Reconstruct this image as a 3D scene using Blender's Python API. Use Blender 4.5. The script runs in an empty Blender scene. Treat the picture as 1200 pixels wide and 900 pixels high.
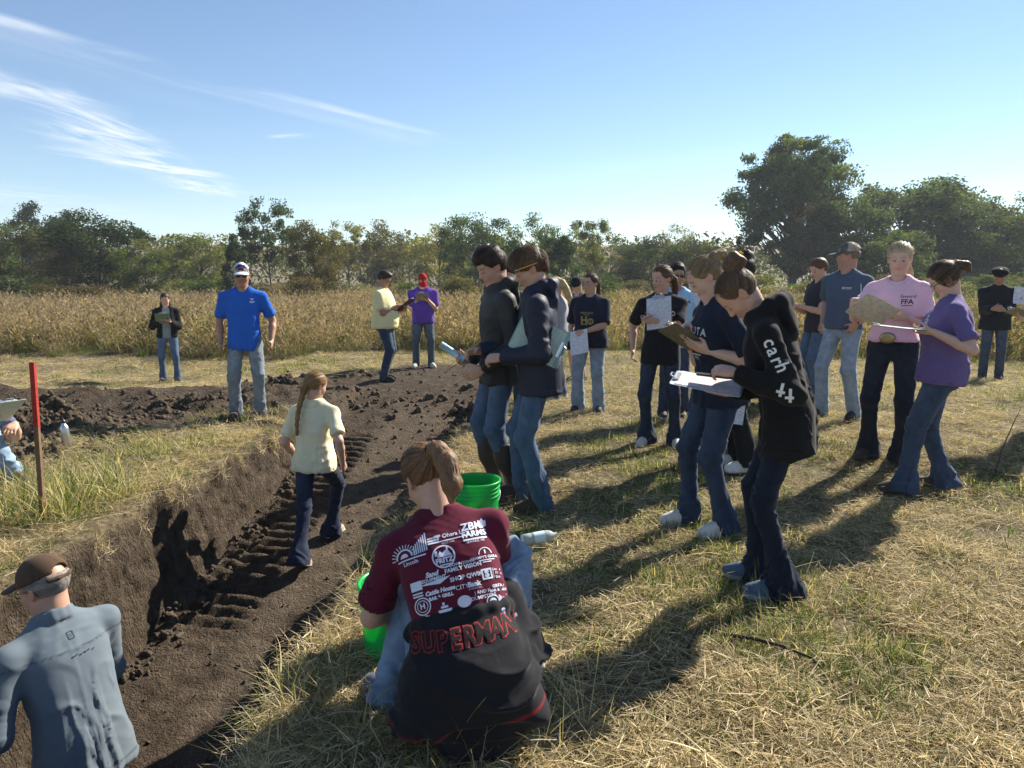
import bpy, math, random
import numpy as np
from mathutils import Vector, Matrix
from mathutils.bvhtree import BVHTree

random.seed(11)
RNG = np.random.default_rng(11)
scene = bpy.context.scene
COLL = scene.collection
R = math.radians

# ---------------------------------------------------------------- camera
CAM_H = 1.55
PITCH = math.atan(122 / 850)
FPX = 850.0                                    # focal length in photo pixels (1200 wide)
cam_data = bpy.data.cameras.new('camera')
cam = bpy.data.objects.new('camera', cam_data)
COLL.objects.link(cam)
cam.location = (0, 0, CAM_H)
cam.rotation_euler = (math.pi / 2 - PITCH, 0, 0)
cam_data.sensor_width = 36
cam_data.lens = FPX / 1200 * 36
cam_data.clip_start = 0.05
cam_data.clip_end = 3000
scene.camera = cam

# ---------------------------------------------------------------- sun, sky, exposure
SUN_EL = R(37)
SUN_DIR = Vector((0.735 * math.cos(SUN_EL), 0.678 * math.cos(SUN_EL), math.sin(SUN_EL))).normalized()
sun_data = bpy.data.lights.new('sun', 'SUN')
sun_data.energy = 5.0
sun_data.angle = R(0.5)
sun_data.color = (1.0, 0.93, 0.80)
sun = bpy.data.objects.new('sun', sun_data)
COLL.objects.link(sun)
sun.rotation_euler = SUN_DIR.to_track_quat('Z', 'Y').to_euler()
sun.location = (20, 20, 30)

world = bpy.data.worlds.new('World')
scene.world = world
world.use_nodes = True
wn, wl = world.node_tree.nodes, world.node_tree.links
wn.clear()
w_out = wn.new('ShaderNodeOutputWorld')
w_bg = wn.new('ShaderNodeBackground')
w_sky = wn.new('ShaderNodeTexSky')
w_sky.sky_type = 'NISHITA'
w_sky.sun_disc = False
w_sky.sun_elevation = SUN_EL
w_sky.sun_rotation = math.atan2(SUN_DIR.x, SUN_DIR.y)
w_sky.altitude = 300
w_sky.air_density = 1.0
w_sky.dust_density = 0.0
w_sky.ozone_density = 2.5
w_bg.inputs['Strength'].default_value = 0.070
wl.new(w_bg.outputs[0], w_out.inputs[0])


def wmath(op, a, b=None, c=None, clamp=False):
    n = wn.new('ShaderNodeMath'); n.operation = op; n.use_clamp = clamp
    for i, v in enumerate((a, b, c)):
        if v is None: continue
        if isinstance(v, (int, float)): n.inputs[i].default_value = v
        else: wl.new(v, n.inputs[i])
    return n.outputs[0]


def wsmooth(v, e0, e1):
    n = wn.new('ShaderNodeMapRange'); n.interpolation_type = 'SMOOTHSTEP'
    n.inputs['From Min'].default_value = e0; n.inputs['From Max'].default_value = e1
    wl.new(v, n.inputs['Value'])
    return n.outputs['Result']


def sky_clouds():
    """thin cirrus on a plane far above: direction / height gives plane coordinates"""
    tc = wn.new('ShaderNodeTexCoord')
    sep = wn.new('ShaderNodeSeparateXYZ'); wl.new(tc.outputs['Generated'], sep.inputs[0])
    x, y, z = sep.outputs
    up = wmath('MAXIMUM', z, 0.02)
    cx = wmath('DIVIDE', x, up); cy = wmath('DIVIDE', y, up)          # cloud-sheet coordinates, heights apart
    comb = wn.new('ShaderNodeCombineXYZ'); wl.new(cx, comb.inputs[0]); wl.new(cy, comb.inputs[1])

    def noise(scale, detail, rot, stretch, dist=0.0, seed=0.0):
        m0 = wn.new('ShaderNodeMapping')               # turn first, then stretch along the fibres
        m0.inputs['Rotation'].default_value = (0, 0, rot)
        wl.new(comb.outputs[0], m0.inputs[0])
        mp = wn.new('ShaderNodeMapping')
        mp.inputs['Scale'].default_value = (stretch, 1, 1)
        mp.inputs['Location'].default_value = (seed, seed * .7, 0)
        wl.new(m0.outputs[0], mp.inputs[0])
        n = wn.new('ShaderNodeTexNoise')
        n.inputs['Scale'].default_value = scale; n.inputs['Detail'].default_value = detail
        n.inputs['Roughness'].default_value = 0.62; n.inputs['Distortion'].default_value = dist
        wl.new(mp.outputs[0], n.inputs['Vector'])
        return n.outputs['Fac']
    wob = noise(0.5, 3, 0, 1, 0, 3.1)
    wobc = wmath('SUBTRACT', wob, 0.5)
    # the long streak from upper left to the middle: a line a*cx + b*cy = c in sheet coordinates
    (ax, ay), (bx, by) = STREAK
    L = math.hypot(bx - ax, by - ay); tx, ty = (bx - ax) / L, (by - ay) / L
    dx = wmath('SUBTRACT', cx, ax); dy = wmath('SUBTRACT', cy, ay)
    along = wmath('ADD', wmath('MULTIPLY', dx, tx), wmath('MULTIPLY', dy, ty))
    side = wmath('ADD', wmath('MULTIPLY', dx, -ty), wmath('MULTIPLY', dy, tx))
    side = wmath('ADD', side, wmath('MULTIPLY', wobc, 0.35))
    fib = noise(2.2, 6, -math.atan2(ty, tx), 0.22, 0.6, 5.0)
    band = wmath('SUBTRACT', 1.0, wsmooth(wmath('ABSOLUTE', side), 0.0, 0.10), clamp=True)
    soft = wmath('SUBTRACT', 1.0, wsmooth(side, -0.05, 0.8), clamp=True)
    soft = wmath('MULTIPLY', soft, wsmooth(side, -0.1, 0.05))
    ends = wmath('MULTIPLY', wsmooth(along, -4.0, -0.5), wmath('SUBTRACT', 1.0, wsmooth(along, L * .75, L * 1.05), clamp=True))
    band = wmath('ADD', wmath('MULTIPLY', band, 0.75), wmath('MULTIPLY', soft, 0.30))
    band = wmath('MULTIPLY', wmath('MULTIPLY', band, ends), wsmooth(fib, 0.34, 0.70))
    # feathery cirrus patch lower left
    tot = band
    for (px_, py_), (qx_, qy_), wd, amp, sd in PATCHES:
        L2 = math.hypot(qx_ - px_, qy_ - py_); ux, uy = (qx_ - px_) / L2, (qy_ - py_) / L2
        ddx = wmath('SUBTRACT', cx, px_); ddy = wmath('SUBTRACT', cy, py_)
        al = wmath('ADD', wmath('MULTIPLY', ddx, ux), wmath('MULTIPLY', ddy, uy))
        si = wmath('ADD', wmath('MULTIPLY', ddx, -uy), wmath('MULTIPLY', ddy, ux))
        si = wmath('ADD', si, wmath('MULTIPLY', wobc, wd * 1.6))
        m = wmath('SUBTRACT', 1.0, wsmooth(wmath('ABSOLUTE', si), wd * .1, wd), clamp=True)
        m = wmath('MULTIPLY', m, wmath('MULTIPLY', wsmooth(al, -wd * .8, wd * .5), wmath('SUBTRACT', 1.0, wsmooth(al, L2 - wd * .5, L2 + wd), clamp=True)))
        f2 = noise(2.6, 9, -math.atan2(uy, ux) + 0.30, 0.34, 1.6, sd)
        m = wmath('MULTIPLY', m, wsmooth(f2, 0.36, 0.68))
        tot = wmath('ADD', tot, wmath('MULTIPLY', m, amp))
    # faint high veil everywhere, a little stronger low down
    veil = wmath('MULTIPLY', wsmooth(noise(0.22, 5, 0.4, 0.35, 0.8, 9.0), 0.5, 0.8), 0.16)
    tot = wmath('ADD', tot, veil)
    return wmath('MULTIPLY', wmath('MINIMUM', tot, 1.0), wsmooth(z, 0.03, 0.10))


def sheet(px, py):
    """photo pixel -> coordinates on the cloud sheet"""
    u = (px - 600) / FPX; t = (py - 450) / FPX
    d = (u, math.cos(PITCH) - t * math.sin(PITCH), -(math.sin(PITCH) + t * math.cos(PITCH)))
    return d[0] / d[2], d[1] / d[2]


STREAK = (sheet(0, 22), sheet(545, 170))
PATCHES = [(sheet(85, 150), sheet(262, 228), 0.50, 1.0, 2.0), (sheet(50, 105), sheet(150, 160), 0.34, 0.9, 4.0), (sheet(70, 175), sheet(240, 205), 0.30, 0.8, 5.5),
           (sheet(-60, 85), sheet(10, 108), 0.4, 0.7, 6.0), (sheet(318, 160), sheet(352, 158), 0.12, 0.6, 7.0),
           (sheet(-80, 215), sheet(200, 262), 1.2, 0.45, 8.0), (sheet(1120, 225), sheet(1300, 200), 1.0, 0.5, 12.0)]
w_mix = wn.new('ShaderNodeMixRGB')
w_mix.inputs['Color2'].default_value = (7.2, 7.5, 7.9, 1)
wl.new(w_sky.outputs[0], w_mix.inputs['Color1'])
wl.new(wmath('MULTIPLY', sky_clouds(), 0.72), w_mix.inputs['Fac'])
wl.new(w_mix.outputs[0], w_bg.inputs['Color'])

scene.view_settings.view_transform = 'Standard'
scene.view_settings.look = 'None'
scene.view_settings.exposure = 1.15
scene.view_settings.gamma = 1.0
scene.render.engine = 'CYCLES'
scene.cycles.use_denoising = True
scene.cycles.max_bounces = 6
scene.cycles.diffuse_bounces = 3
scene.cycles.glossy_bounces = 2
scene.cycles.transmission_bounces = 5
scene.cycles.transparent_max_bounces = 8
scene.cycles.caustics_reflective = False
scene.cycles.caustics_refractive = False
scene.cycles.sample_clamp_indirect = 6


# ---------------------------------------------------------------- numpy noise
def _hash(ix, iy, iz):
    n = (ix.astype(np.int64) * 374761393 + iy.astype(np.int64) * 668265263 + iz.astype(np.int64) * 2147483647 % 1274126177) & 0xffffffff
    n = ((n ^ (n >> 13)) * 1274126177) & 0xffffffff
    n = (n ^ (n >> 16)) & 0xffff
    return n.astype(np.float64) / 32767.5 - 1.0


def vnoise(P):
    P = np.asarray(P, dtype=np.float64)
    i = np.floor(P); f = P - i; f = f * f * (3 - 2 * f)
    i = i.astype(np.int64)
    out = 0
    for a in (0, 1):
        wx = f[:, 0] if a else 1 - f[:, 0]
        for b in (0, 1):
            wy = f[:, 1] if b else 1 - f[:, 1]
            for c in (0, 1):
                wz = f[:, 2] if c else 1 - f[:, 2]
                out = out + wx * wy * wz * _hash(i[:, 0] + a, i[:, 1] + b, i[:, 2] + c)
    return out


def fbm(P, oct=4, gain=0.5):
    P = np.asarray(P, dtype=np.float64)
    s = 0; a = 1.0; t = 0
    for k in range(oct):
        s = s + a * vnoise(P * (2.0 ** k) + 17.3 * k); t += a; a *= gain
    return s / t


def fbm2(x, y, oct=4, gain=0.5, z=0.0):
    return fbm(np.stack([x.ravel(), y.ravel(), np.full(x.size, z)], 1), oct, gain).reshape(x.shape)


def sm(x, a, b):
    t = np.clip((np.asarray(x, dtype=float) - a) / (b - a), 0, 1)
    return t * t * (3 - 2 * t)


# ---------------------------------------------------------------- objects
def empty(name, loc=(0, 0, 0), rotz=0.0):
    o = bpy.data.objects.new(name, None)
    o.empty_display_size = 0.1
    COLL.objects.link(o)
    o.location = loc; o.rotation_euler = (0, 0, rotz)
    return o


def tag(o, label=None, cat=None, group=None, kind=None):
    if label: o['label'] = label
    if cat: o['category'] = cat
    if group: o['group'] = group
    if kind: o['kind'] = kind
    return o


def make_mesh(name, verts, faces, mat=None, col=None, smooth=True, attrs=None):
    """faces: an (M,3) or (M,4) int array, or a list of such arrays / a ragged list"""
    me = bpy.data.meshes.new(name)
    verts = np.asarray(verts, dtype=np.float32)
    if isinstance(faces, np.ndarray):
        M, k = faces.shape
        me.vertices.add(len(verts)); me.vertices.foreach_set('co', verts.ravel())
        me.loops.add(M * k); me.loops.foreach_set('vertex_index', faces.astype(np.int32).ravel())
        me.polygons.add(M)
        me.polygons.foreach_set('loop_start', np.arange(0, M * k, k, dtype=np.int32))
        me.update(calc_edges=True)
    else:
        me.from_pydata(verts.tolist(), [], [list(map(int, f)) for f in faces])
        me.update()
    if smooth:
        me.polygons.foreach_set('use_smooth', np.ones(len(me.polygons), dtype=bool))
    if col is not None:
        col = np.asarray(col, dtype=np.float32)
        if col.ndim == 1: col = np.tile(col[:3], (len(verts), 1))
        c4 = np.ones((len(verts), 4), dtype=np.float32); c4[:, :3] = col[:, :3]
        at = me.color_attributes.new('Col', 'FLOAT_COLOR', 'POINT')
        at.data.foreach_set('color', c4.ravel())
    for k_, v_ in (attrs or {}).items():
        at = me.attributes.new(k_, 'FLOAT', 'POINT')
        at.data.foreach_set('value', np.asarray(v_, dtype=np.float32))
    if mat: me.materials.append(mat)
    return me


def link(name, me, parent=None):
    o = bpy.data.objects.new(name, me)
    COLL.objects.link(o)
    if parent is not None: o.parent = parent
    return o


class MB:
    """collects shapes into one mesh"""
    def __init__(s): s.v = []; s.f = []; s.c = []
    def _add(s, v, f, c):
        n = sum(len(x) for x in s.v)
        s.v.append(np.asarray(v, float)); s.f += [[i + n for i in q] for q in f]
        s.c.append(np.tile(np.asarray(c, float)[:3], (len(v), 1)))
    def box(s, c, sx, sy, sz, M=None, col=(1, 1, 1)):
        v = np.array([(x, y, z) for z in (-.5, .5) for y in (-.5, .5) for x in (-.5, .5)]) * (sx, sy, sz)
        if M is not None: v = v @ np.array(M).T
        s._add(v + np.array(c), [(0, 2, 3, 1), (4, 5, 7, 6), (0, 1, 5, 4), (2, 6, 7, 3), (0, 4, 6, 2), (1, 3, 7, 5)], col)
    def tube(s, pts, rad, seg=8, col=(1, 1, 1), cap=True):
        pts = [np.array(p, float) for p in pts]
        if not hasattr(rad, '__len__'): rad = [rad] * len(pts)
        v = []; f = []
        up = np.array((0.13, 0.27, 0.95))
        for i, p in enumerate(pts):
            d = pts[min(i + 1, len(pts) - 1)] - pts[max(i - 1, 0)]
            d = d / (np.linalg.norm(d) + 1e-9)
            a = np.cross(d, up)
            if np.linalg.norm(a) < .1: a = np.cross(d, (1, 0, 0))
            a /= np.linalg.norm(a); b = np.cross(d, a)
            for k in range(seg):
                t = 2 * math.pi * k / seg
                v.append(p + rad[i] * (a * math.cos(t) + b * math.sin(t)))
        for i in range(len(pts) - 1):
            for k in range(seg):
                k2 = (k + 1) % seg
                f.append((i * seg + k, i * seg + k2, (i + 1) * seg + k2, (i + 1) * seg + k))
        if cap:
            f.append(tuple(range(seg))); f.append(tuple((len(pts) - 1) * seg + k for k in reversed(range(seg))))
        s._add(v, f, col)
    def lathe(s, prof, seg=32, c=(0, 0, 0), col=(1, 1, 1), closed=False):
        v = []; f = []
        for (r, z) in prof:
            for k in range(seg):
                t = 2 * math.pi * k / seg
                v.append((c[0] + r * math.cos(t), c[1] + r * math.sin(t), c[2] + z))
        n = len(prof)
        for i in range(n - 1):
            for k in range(seg):
                k2 = (k + 1) % seg
                f.append((i * seg + k, i * seg + k2, (i + 1) * seg + k2, (i + 1) * seg + k))
        s._add(v, f, col)
    def build(s, name, mat, parent=None, smooth=False):
        me = make_mesh(name, np.concatenate(s.v), s.f, mat, np.concatenate(s.c), smooth)
        return link(name, me, parent)


# ---------------------------------------------------------------- materials
MATS = {}


def node_mat(name):
    m = bpy.data.materials.new(name); m.use_nodes = True
    nt = m.node_tree
    bs = nt.nodes['Principled BSDF']
    return m, nt, bs


def col_mat(name, rough=0.85, bump=0.25, bscale=400.0, var=0.18, vscale=18.0, spec=0.3, sheen=0.0, sss=0.0, metal=0.0, coat=0.0):
    """base colour = the mesh's own colour attribute, with a slight mottling; fine relief from noise"""
    if name in MATS: return MATS[name]
    m, nt, bs = node_mat(name)
    N, Lk = nt.nodes, nt.links
    at = N.new('ShaderNodeVertexColor'); at.layer_name = 'Col'
    tc = N.new('ShaderNodeTexCoord')
    no = N.new('ShaderNodeTexNoise'); no.inputs['Scale'].default_value = vscale; no.inputs['Detail'].default_value = 6
    no.inputs['Roughness'].default_value = .65
    Lk.new(tc.outputs['Object'], no.inputs['Vector'])
    mr = N.new('ShaderNodeMapRange'); mr.inputs['From Min'].default_value = .3; mr.inputs['From Max'].default_value = .7
    mr.inputs['To Min'].default_value = 1 - var; mr.inputs['To Max'].default_value = 1 + var
    Lk.new(no.outputs['Fac'], mr.inputs['Value'])
    mx = N.new('ShaderNodeVectorMath'); mx.operation = 'SCALE'
    Lk.new(at.outputs['Color'], mx.inputs[0]); Lk.new(mr.outputs['Result'], mx.inputs['Scale'])
    Lk.new(mx.outputs[0], bs.inputs['Base Color'])
    bs.inputs['Roughness'].default_value = rough
    bs.inputs['Specular IOR Level'].default_value = spec
    bs.inputs['Metallic'].default_value = metal
    if sheen: bs.inputs['Sheen Weight'].default_value = sheen; bs.inputs['Sheen Roughness'].default_value = .4
    if coat: bs.inputs['Coat Weight'].default_value = coat
    if sss:
        bs.inputs['Subsurface Weight'].default_value = sss
        bs.inputs['Subsurface Radius'].default_value = (.012, .005, .003)
        bs.inputs['Subsurface Scale'].default_value = 1.0
    if bump:
        n2 = N.new('ShaderNodeTexNoise'); n2.inputs['Scale'].default_value = bscale; n2.inputs['Detail'].default_value = 3
        Lk.new(tc.outputs['Object'], n2.inputs['Vector'])
        bp = N.new('ShaderNodeBump'); bp.inputs['Strength'].default_value = bump; bp.inputs['Distance'].default_value = .004
        Lk.new(n2.outputs['Fac'], bp.inputs['Height']); Lk.new(bp.outputs[0], bs.inputs['Normal'])
    MATS[name] = m
    return m


M_SKIN = col_mat('skin', rough=.5, bump=.12, bscale=260, var=.07, vscale=30, spec=.35, sss=.06)
M_CLOTH = col_mat('cotton_cloth', rough=.92, bump=.12, bscale=420, var=.07, vscale=9, spec=.15, sheen=.08)
M_DENIM = col_mat('denim', rough=.9, bump=.2, bscale=300, var=.26, vscale=14, spec=.15, sheen=.1)
M_HAIR = col_mat('hair', rough=.55, bump=.3, bscale=300, var=.2, vscale=60, spec=.22)
M_SHOE = col_mat('shoe', rough=.75, bump=.3, bscale=150, var=.15, vscale=40, spec=.3)
M_PLASTIC = col_mat('plastic', rough=.35, bump=.0, var=.04, vscale=8, spec=.5)
M_METAL = col_mat('metal', rough=.3, bump=.05, var=.06, vscale=20, spec=.5, metal=.9)
M_RUBBER = col_mat('rubber', rough=.55, bump=.15, bscale=60, var=.25, vscale=12, spec=.4)
M_INK = col_mat('printed_ink', rough=.8, bump=.0, var=.05, vscale=30, spec=.2)
M_WOOD = col_mat('painted_wood', rough=.75, bump=.3, bscale=90, var=.25, vscale=25, spec=.2)
M_NYLON = col_mat('nylon_cloth', rough=.62, bump=.2, bscale=90, var=.08, vscale=10, spec=.35)


def paper_mat(name, base, ink, rows=70.0, fade=.75):
    if name in MATS: return MATS[name]
    m, nt, bs = node_mat(name)
    N, Lk = nt.nodes, nt.links
    tc = N.new('ShaderNodeTexCoord')
    sp = N.new('ShaderNodeSeparateXYZ'); Lk.new(tc.outputs['Object'], sp.inputs[0])
    wv = N.new('ShaderNodeMath'); wv.operation = 'MULTIPLY'; wv.inputs[1].default_value = rows * 2
    Lk.new(sp.outputs[1], wv.inputs[0])
    fr = N.new('ShaderNodeMath'); fr.operation = 'FRACT'; Lk.new(wv.outputs[0], fr.inputs[0])
    ln = N.new('ShaderNodeMath'); ln.operation = 'LESS_THAN'; ln.inputs[1].default_value = .34; Lk.new(fr.outputs[0], ln.inputs[0])
    fl = N.new('ShaderNodeMath'); fl.operation = 'FLOOR'; Lk.new(wv.outputs[0], fl.inputs[0])
    cb = N.new('ShaderNodeCombineXYZ'); Lk.new(sp.outputs[0], cb.inputs[0]); Lk.new(fl.outputs[0], cb.inputs[1])
    mp = N.new('ShaderNodeMapping'); mp.inputs['Scale'].default_value = (38, 3.7, 1); Lk.new(cb.outputs[0], mp.inputs[0])
    no = N.new('ShaderNodeTexNoise'); no.inputs['Scale'].default_value = 1; no.inputs['Detail'].default_value = 4
    Lk.new(mp.outputs[0], no.inputs['Vector'])
    gt = N.new('ShaderNodeMath'); gt.operation = 'GREATER_THAN'; gt.inputs[1].default_value = .47; Lk.new(no.outputs['Fac'], gt.inputs[0])
    a = N.new('ShaderNodeMath'); a.operation = 'MULTIPLY'; Lk.new(ln.outputs[0], a.inputs[0]); Lk.new(gt.outputs[0], a.inputs[1])
    b = N.new('ShaderNodeMath'); b.operation = 'MULTIPLY'; b.inputs[1].default_value = fade; Lk.new(a.outputs[0], b.inputs[0])
    mx = N.new('ShaderNodeMixRGB'); mx.inputs[1].default_value = (*base, 1); mx.inputs[2].default_value = (*ink, 1)
    Lk.new(b.outputs[0], mx.inputs[0]); Lk.new(mx.outputs[0], bs.inputs['Base Color'])
    bs.inputs['Roughness'].default_value = .8
    MATS[name] = m
    return m


M_PAPER = paper_mat('printed_paper', (.70, .70, .72), (.18, .18, .23))
M_PAPER_PINK = paper_mat('pink_form_paper', (.62, .55, .54), (.40, .14, .14), 60)
M_PAPER_BLUE = paper_mat('blue_paper', (.45, .66, .80), (.2, .28, .4), 45, .6)
M_PAPER_GREEN = paper_mat('green_paper', (.50, .62, .55), (.25, .32, .3), 45, .6)

# ---------------------------------------------------------------- terrain
WALL_A, WALL_B = -2.90, 0.064          # left pit edge: x = WALL_A + WALL_B * y
PIT_W = 1.87


def pit_floor(y):
    y = np.asarray(y, float)
    z = np.where(y > 3.0, -0.957 + 0.156 * (y - 4.56), -0.957 + 0.156 * (3.0 - 4.56))
    z = np.minimum(z, 0.0)
    return np.where(y < 0.6, z * sm(y, 0.35, 0.6), z)


DIRT = np.array([(-30, 11.0), (-9, 10.6), (-5.5, 10.6), (-3.2, 10.9), (-2.4, 12.0), (-1.9, 13.2), (-.6, 13.3), (-.1, 12.2), (-.15, 9.8), (-.42, 7.4), (-.9, 5.0),
                 (-2.4, 5.2), (-2.30, 7.55), (-3.4, 7.75), (-4.4, 7.2), (-4.25, 6.15), (-5.0, 5.9), (-7, 6.4), (-30, 7.5)])


def poly_dist(x, y, poly):
    """signed distance, negative inside"""
    shp = x.shape; x = x.ravel(); y = y.ravel()
    d = np.full(x.size, 1e9); ins = np.zeros(x.size, bool)
    n = len(poly)
    for i in range(n):
        ax, ay = poly[i]; bx, by = poly[(i + 1) % n]
        ex, ey = bx - ax, by - ay
        t = np.clip(((x - ax) * ex + (y - ay) * ey) / (ex * ex + ey * ey), 0, 1)
        d = np.minimum(d, np.hypot(x - ax - t * ex, y - ay - t * ey))
        c = ((ay > y) != (by > y)) & (x < (bx - ax) * (y - ay) / (by - ay + 1e-12) + ax)
        ins ^= c
    return np.where(ins, -d, d).reshape(shp)


def base_z(x, y):
    """broad lie of the land, without the pit"""
    x = np.asarray(x, float); y = np.asarray(y, float)
    z = .14 * sm(x, 1.4, 3.0) * sm(y, 4.7, 6.2) * (1 - sm(y, 8.5, 11.5))
    z = z - .20 * sm(y, 9.5, 12.2) * sm(-x, 3.2, 5.5) * (1 - sm(y, 14, 18))
    z = z + 17.0 * sm(y, 130, 340)
    return z


def ground_z(x, y):
    """height people and things stand on"""
    x = np.asarray(x, float); y = np.asarray(y, float)
    s = x - (WALL_A + WALL_B * y)
    b = base_z(x, y)
    inside = (s > .06) & (s < PIT_W - .03)
    return np.where(inside, np.minimum(pit_floor(y), b), b)


def ray(px, py):
    u = (px - 600) / FPX; t = (py - 450) / FPX
    return np.array((u, math.cos(PITCH) - t * math.sin(PITCH), -(math.sin(PITCH) + t * math.cos(PITCH))))


def on_ground(px, py, z=None):
    """photo pixel -> where its line of sight meets the ground"""
    r = ray(px, py)
    zz = 0.0 if z is None else z
    for _ in range(12):
        k = (zz - CAM_H) / r[2]
        x, y = r[0] * k, r[1] * k
        if z is not None: break
        zz = .5 * zz + .5 * float(ground_z(x, y))
    return np.array((x, y, zz))


def at_depth(px, py, Y):
    r = ray(px, py); k = Y / r[1]
    return np.array((r[0] * k, Y, CAM_H + r[2] * k))


def build_ground():
    # rows along y
    ys = [-60, -30, -15, -8, -4, -2, -1, -.5, 0, .3]
    y = .36
    while y < 8.6: ys.append(y); y += .023
    while y < 15: ys.append(y); y += .06
    st = .08
    while y < 900: ys.append(y); y += st; st *= 1.13
    ys = np.array(ys)
    # columns across: (s offset from the wall line, wall parameter 0..1 down/up)
    left = [-.0]
    st = .028
    while left[-1] > -1.6: left.append(left[-1] - st)
    while left[-1] > -9: left.append(left[-1] - st); st *= 1.045
    while left[-1] > -900: left.append(left[-1] - st); st *= 1.25
    left = left[::-1]
    wallp = np.linspace(0, 1, 30)[1:]
    floor = np.arange(.10, PIT_W - .10, .027)
    bank = np.linspace(0, 1, 12)
    right = [PIT_W + .03]
    st = .03
    while right[-1] < 5: right.append(right[-1] + st); st *= 1.018
    while right[-1] < 16: right.append(right[-1] + st); st *= 1.05
    while right[-1] < 900: right.append(right[-1] + st); st *= 1.25
    nL, nW, nF, nB, nR = len(left), len(wallp), len(floor), len(bank), len(right)
    ncol = nL + nW + nF + nB + nR
    Y = np.repeat(ys[:, None], ncol, 1)
    wx = WALL_A + WALL_B * np.clip(ys, -5, 40)[:, None]
    near = (1 - sm(ys, 11, 16))[:, None]
    edge = .05 * fbm2(ys[:, None] * 2.2, np.zeros((len(ys), 1)), 4, z=3.0) * near        # wavering pit edges
    edge2 = .16 * fbm2(ys[:, None] * 1.6, np.zeros((len(ys), 1)), 4, z=8.0) * near
    S = np.zeros((len(ys), ncol)); T = np.zeros((len(ys), ncol)); zone = np.zeros(ncol, int)
    c = 0
    S[:, :nL] = np.array(left)[None] + edge * np.exp(np.array(left) / .8)[None]; zone[:nL] = 0; c = nL
    S[:, c:c + nW] = (.09 * wallp)[None] + edge * (1 - wallp[None] * .6); T[:, c:c + nW] = wallp[None]; zone[c:c + nW] = 1; c += nW
    S[:, c:c + nF] = floor[None]; zone[c:c + nF] = 2; c += nF
    S[:, c:c + nB] = (PIT_W - .12 + .17 * bank ** .8)[None] + edge2 * bank[None]; T[:, c:c + nB] = bank[None]; zone[c:c + nB] = 3; c += nB
    S[:, c:] = np.array(right)[None] + edge2 * np.exp(-(np.array(right) - PIT_W) / .5)[None]; zone[c:] = 4
    X = wx + S
    zb = base_z(X, Y)
    # roughness of grassland and dirt
    dd = poly_dist(X, Y, DIRT)
    nz = fbm2(X * 1.3, Y * 1.3, 4, z=1.0)
    dirt = 1 - sm(dd + .45 * fbm2(X * 1.1, Y * 1.1, 5, .6, z=5.0), -.12, .12)
    rough = fbm2(X * 4, Y * 4, 4, .55, z=2.0)
    fine = fbm2(X * 14, Y * 14, 3, .6, z=4.0)
    lump = np.maximum(0, fbm2(X * 3.0, Y * 3.0, 3, .5, z=7.0) - .1)
    fade = np.exp(-np.maximum(Y - 10, 0) / 12)
    zt = zb + fade * ((.025 * nz + .024 * rough + .007 * fine) * (1 - dirt) + dirt * (.04 * nz + .035 * rough + .020 * fine + .15 * lump))
    # heap of clods by the left edge, ridges thrown up beside the ramp
    def hump(cx, cy, rx, ry, h):
        q = ((X - cx) / rx) ** 2 + ((Y - cy) / ry) ** 2
        return h * np.exp(-q) * (1 + .8 * rough + .45 * fine)
    zt = zt + hump(-4.75, 7.0, .45, .7, .26) + hump(-5.9, 6.9, .8, .6, .24) + hump(-4.0, 8.6, .6, .35, .12) + hump(-5.2, 9.3, .9, .3, .12)
    zt = zt + hump(-3.2, 9.6, .7, .3, .10) + hump(-.75, 9.3, .35, .5, .12) + hump(-2.0, 9.9, .35, .3, .10) + hump(-7, 9, 1.2, .5, .14)
    zt = zt + hump(-.62, 4.6, .22, .7, .10) + hump(-.60, 3.4, .2, .5, .06)
    for (px, py, h) in ((85, 440, .12), (330, 450, .10), (45, 420, .06), (860, 495, .07), (420, 440, .08)):
        g = on_ground(px, py, 0.0); zt = zt + hump(g[0], g[1], .45, .3, h)
    zf = np.minimum(pit_floor(Y), zb)
    zfl = zf + near * (.022 * rough + .014 * fine + .018 * nz)
    # crawler-track ridges pressed along the left of the ramp and up on the right
    sx = S
    band = sm(sx, .13, .2) * (1 - sm(sx, .62, .7)) * sm(Y, 4.55, 5.2) * (1 - sm(Y, 8.2, 9.3))
    ph = (Y + .15 * (sx - .4) + .018 * rough) / .142
    saw = np.abs(((ph % 1.0) - .5) * 2)
    saw = sm(saw, .25, .75)
    zfl = zfl + band * (.064 * saw - .042)
    band2 = sm(sx, 1.30, 1.38) * (1 - sm(sx, 1.74, 1.82)) * sm(Y, 6.4, 7.2) * (1 - sm(Y, 9.6, 10.4))
    zfl = zfl + band2 * (.05 * saw - .03)
    # trampled, loose soil along the wall foot
    zfl = zfl + .05 * np.exp(-((sx - .1) / .12) ** 2) * (1 + rough) * sm(-zf, .1, .4)
    Z = np.where(zone[None] == 2, zfl, zt)
    # the faces: interpolate between the edge heights and the floor
    iL = nL - 1; iF0 = nL + nW; iF1 = nL + nW + nF - 1; iR = nL + nW + nF + nB
    W = slice(nL, nL + nW)
    Z[:, W] = Z[:, iL:iL + 1] * (1 - wallp[None]) + (Z[:, iF0:iF0 + 1]) * wallp[None]
    B = slice(nL + nW + nF, iR)
    Z[:, B] = Z[:, iF1:iF1 + 1] * (1 - bank[None]) + Z[:, iR:iR + 1] * bank[None]
    # gouged relief on the cut faces, pushed along x
    dep = sm(-zf[:, W], .08, .5)
    yz = np.stack([Y[:, W].ravel() * 5 + Z[:, W].ravel() * 1.5, Z[:, W].ravel() * 2.6, np.zeros(Y[:, W].size)], 1)
    g1 = fbm(yz, 3, .5).reshape(dep.shape)
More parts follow.
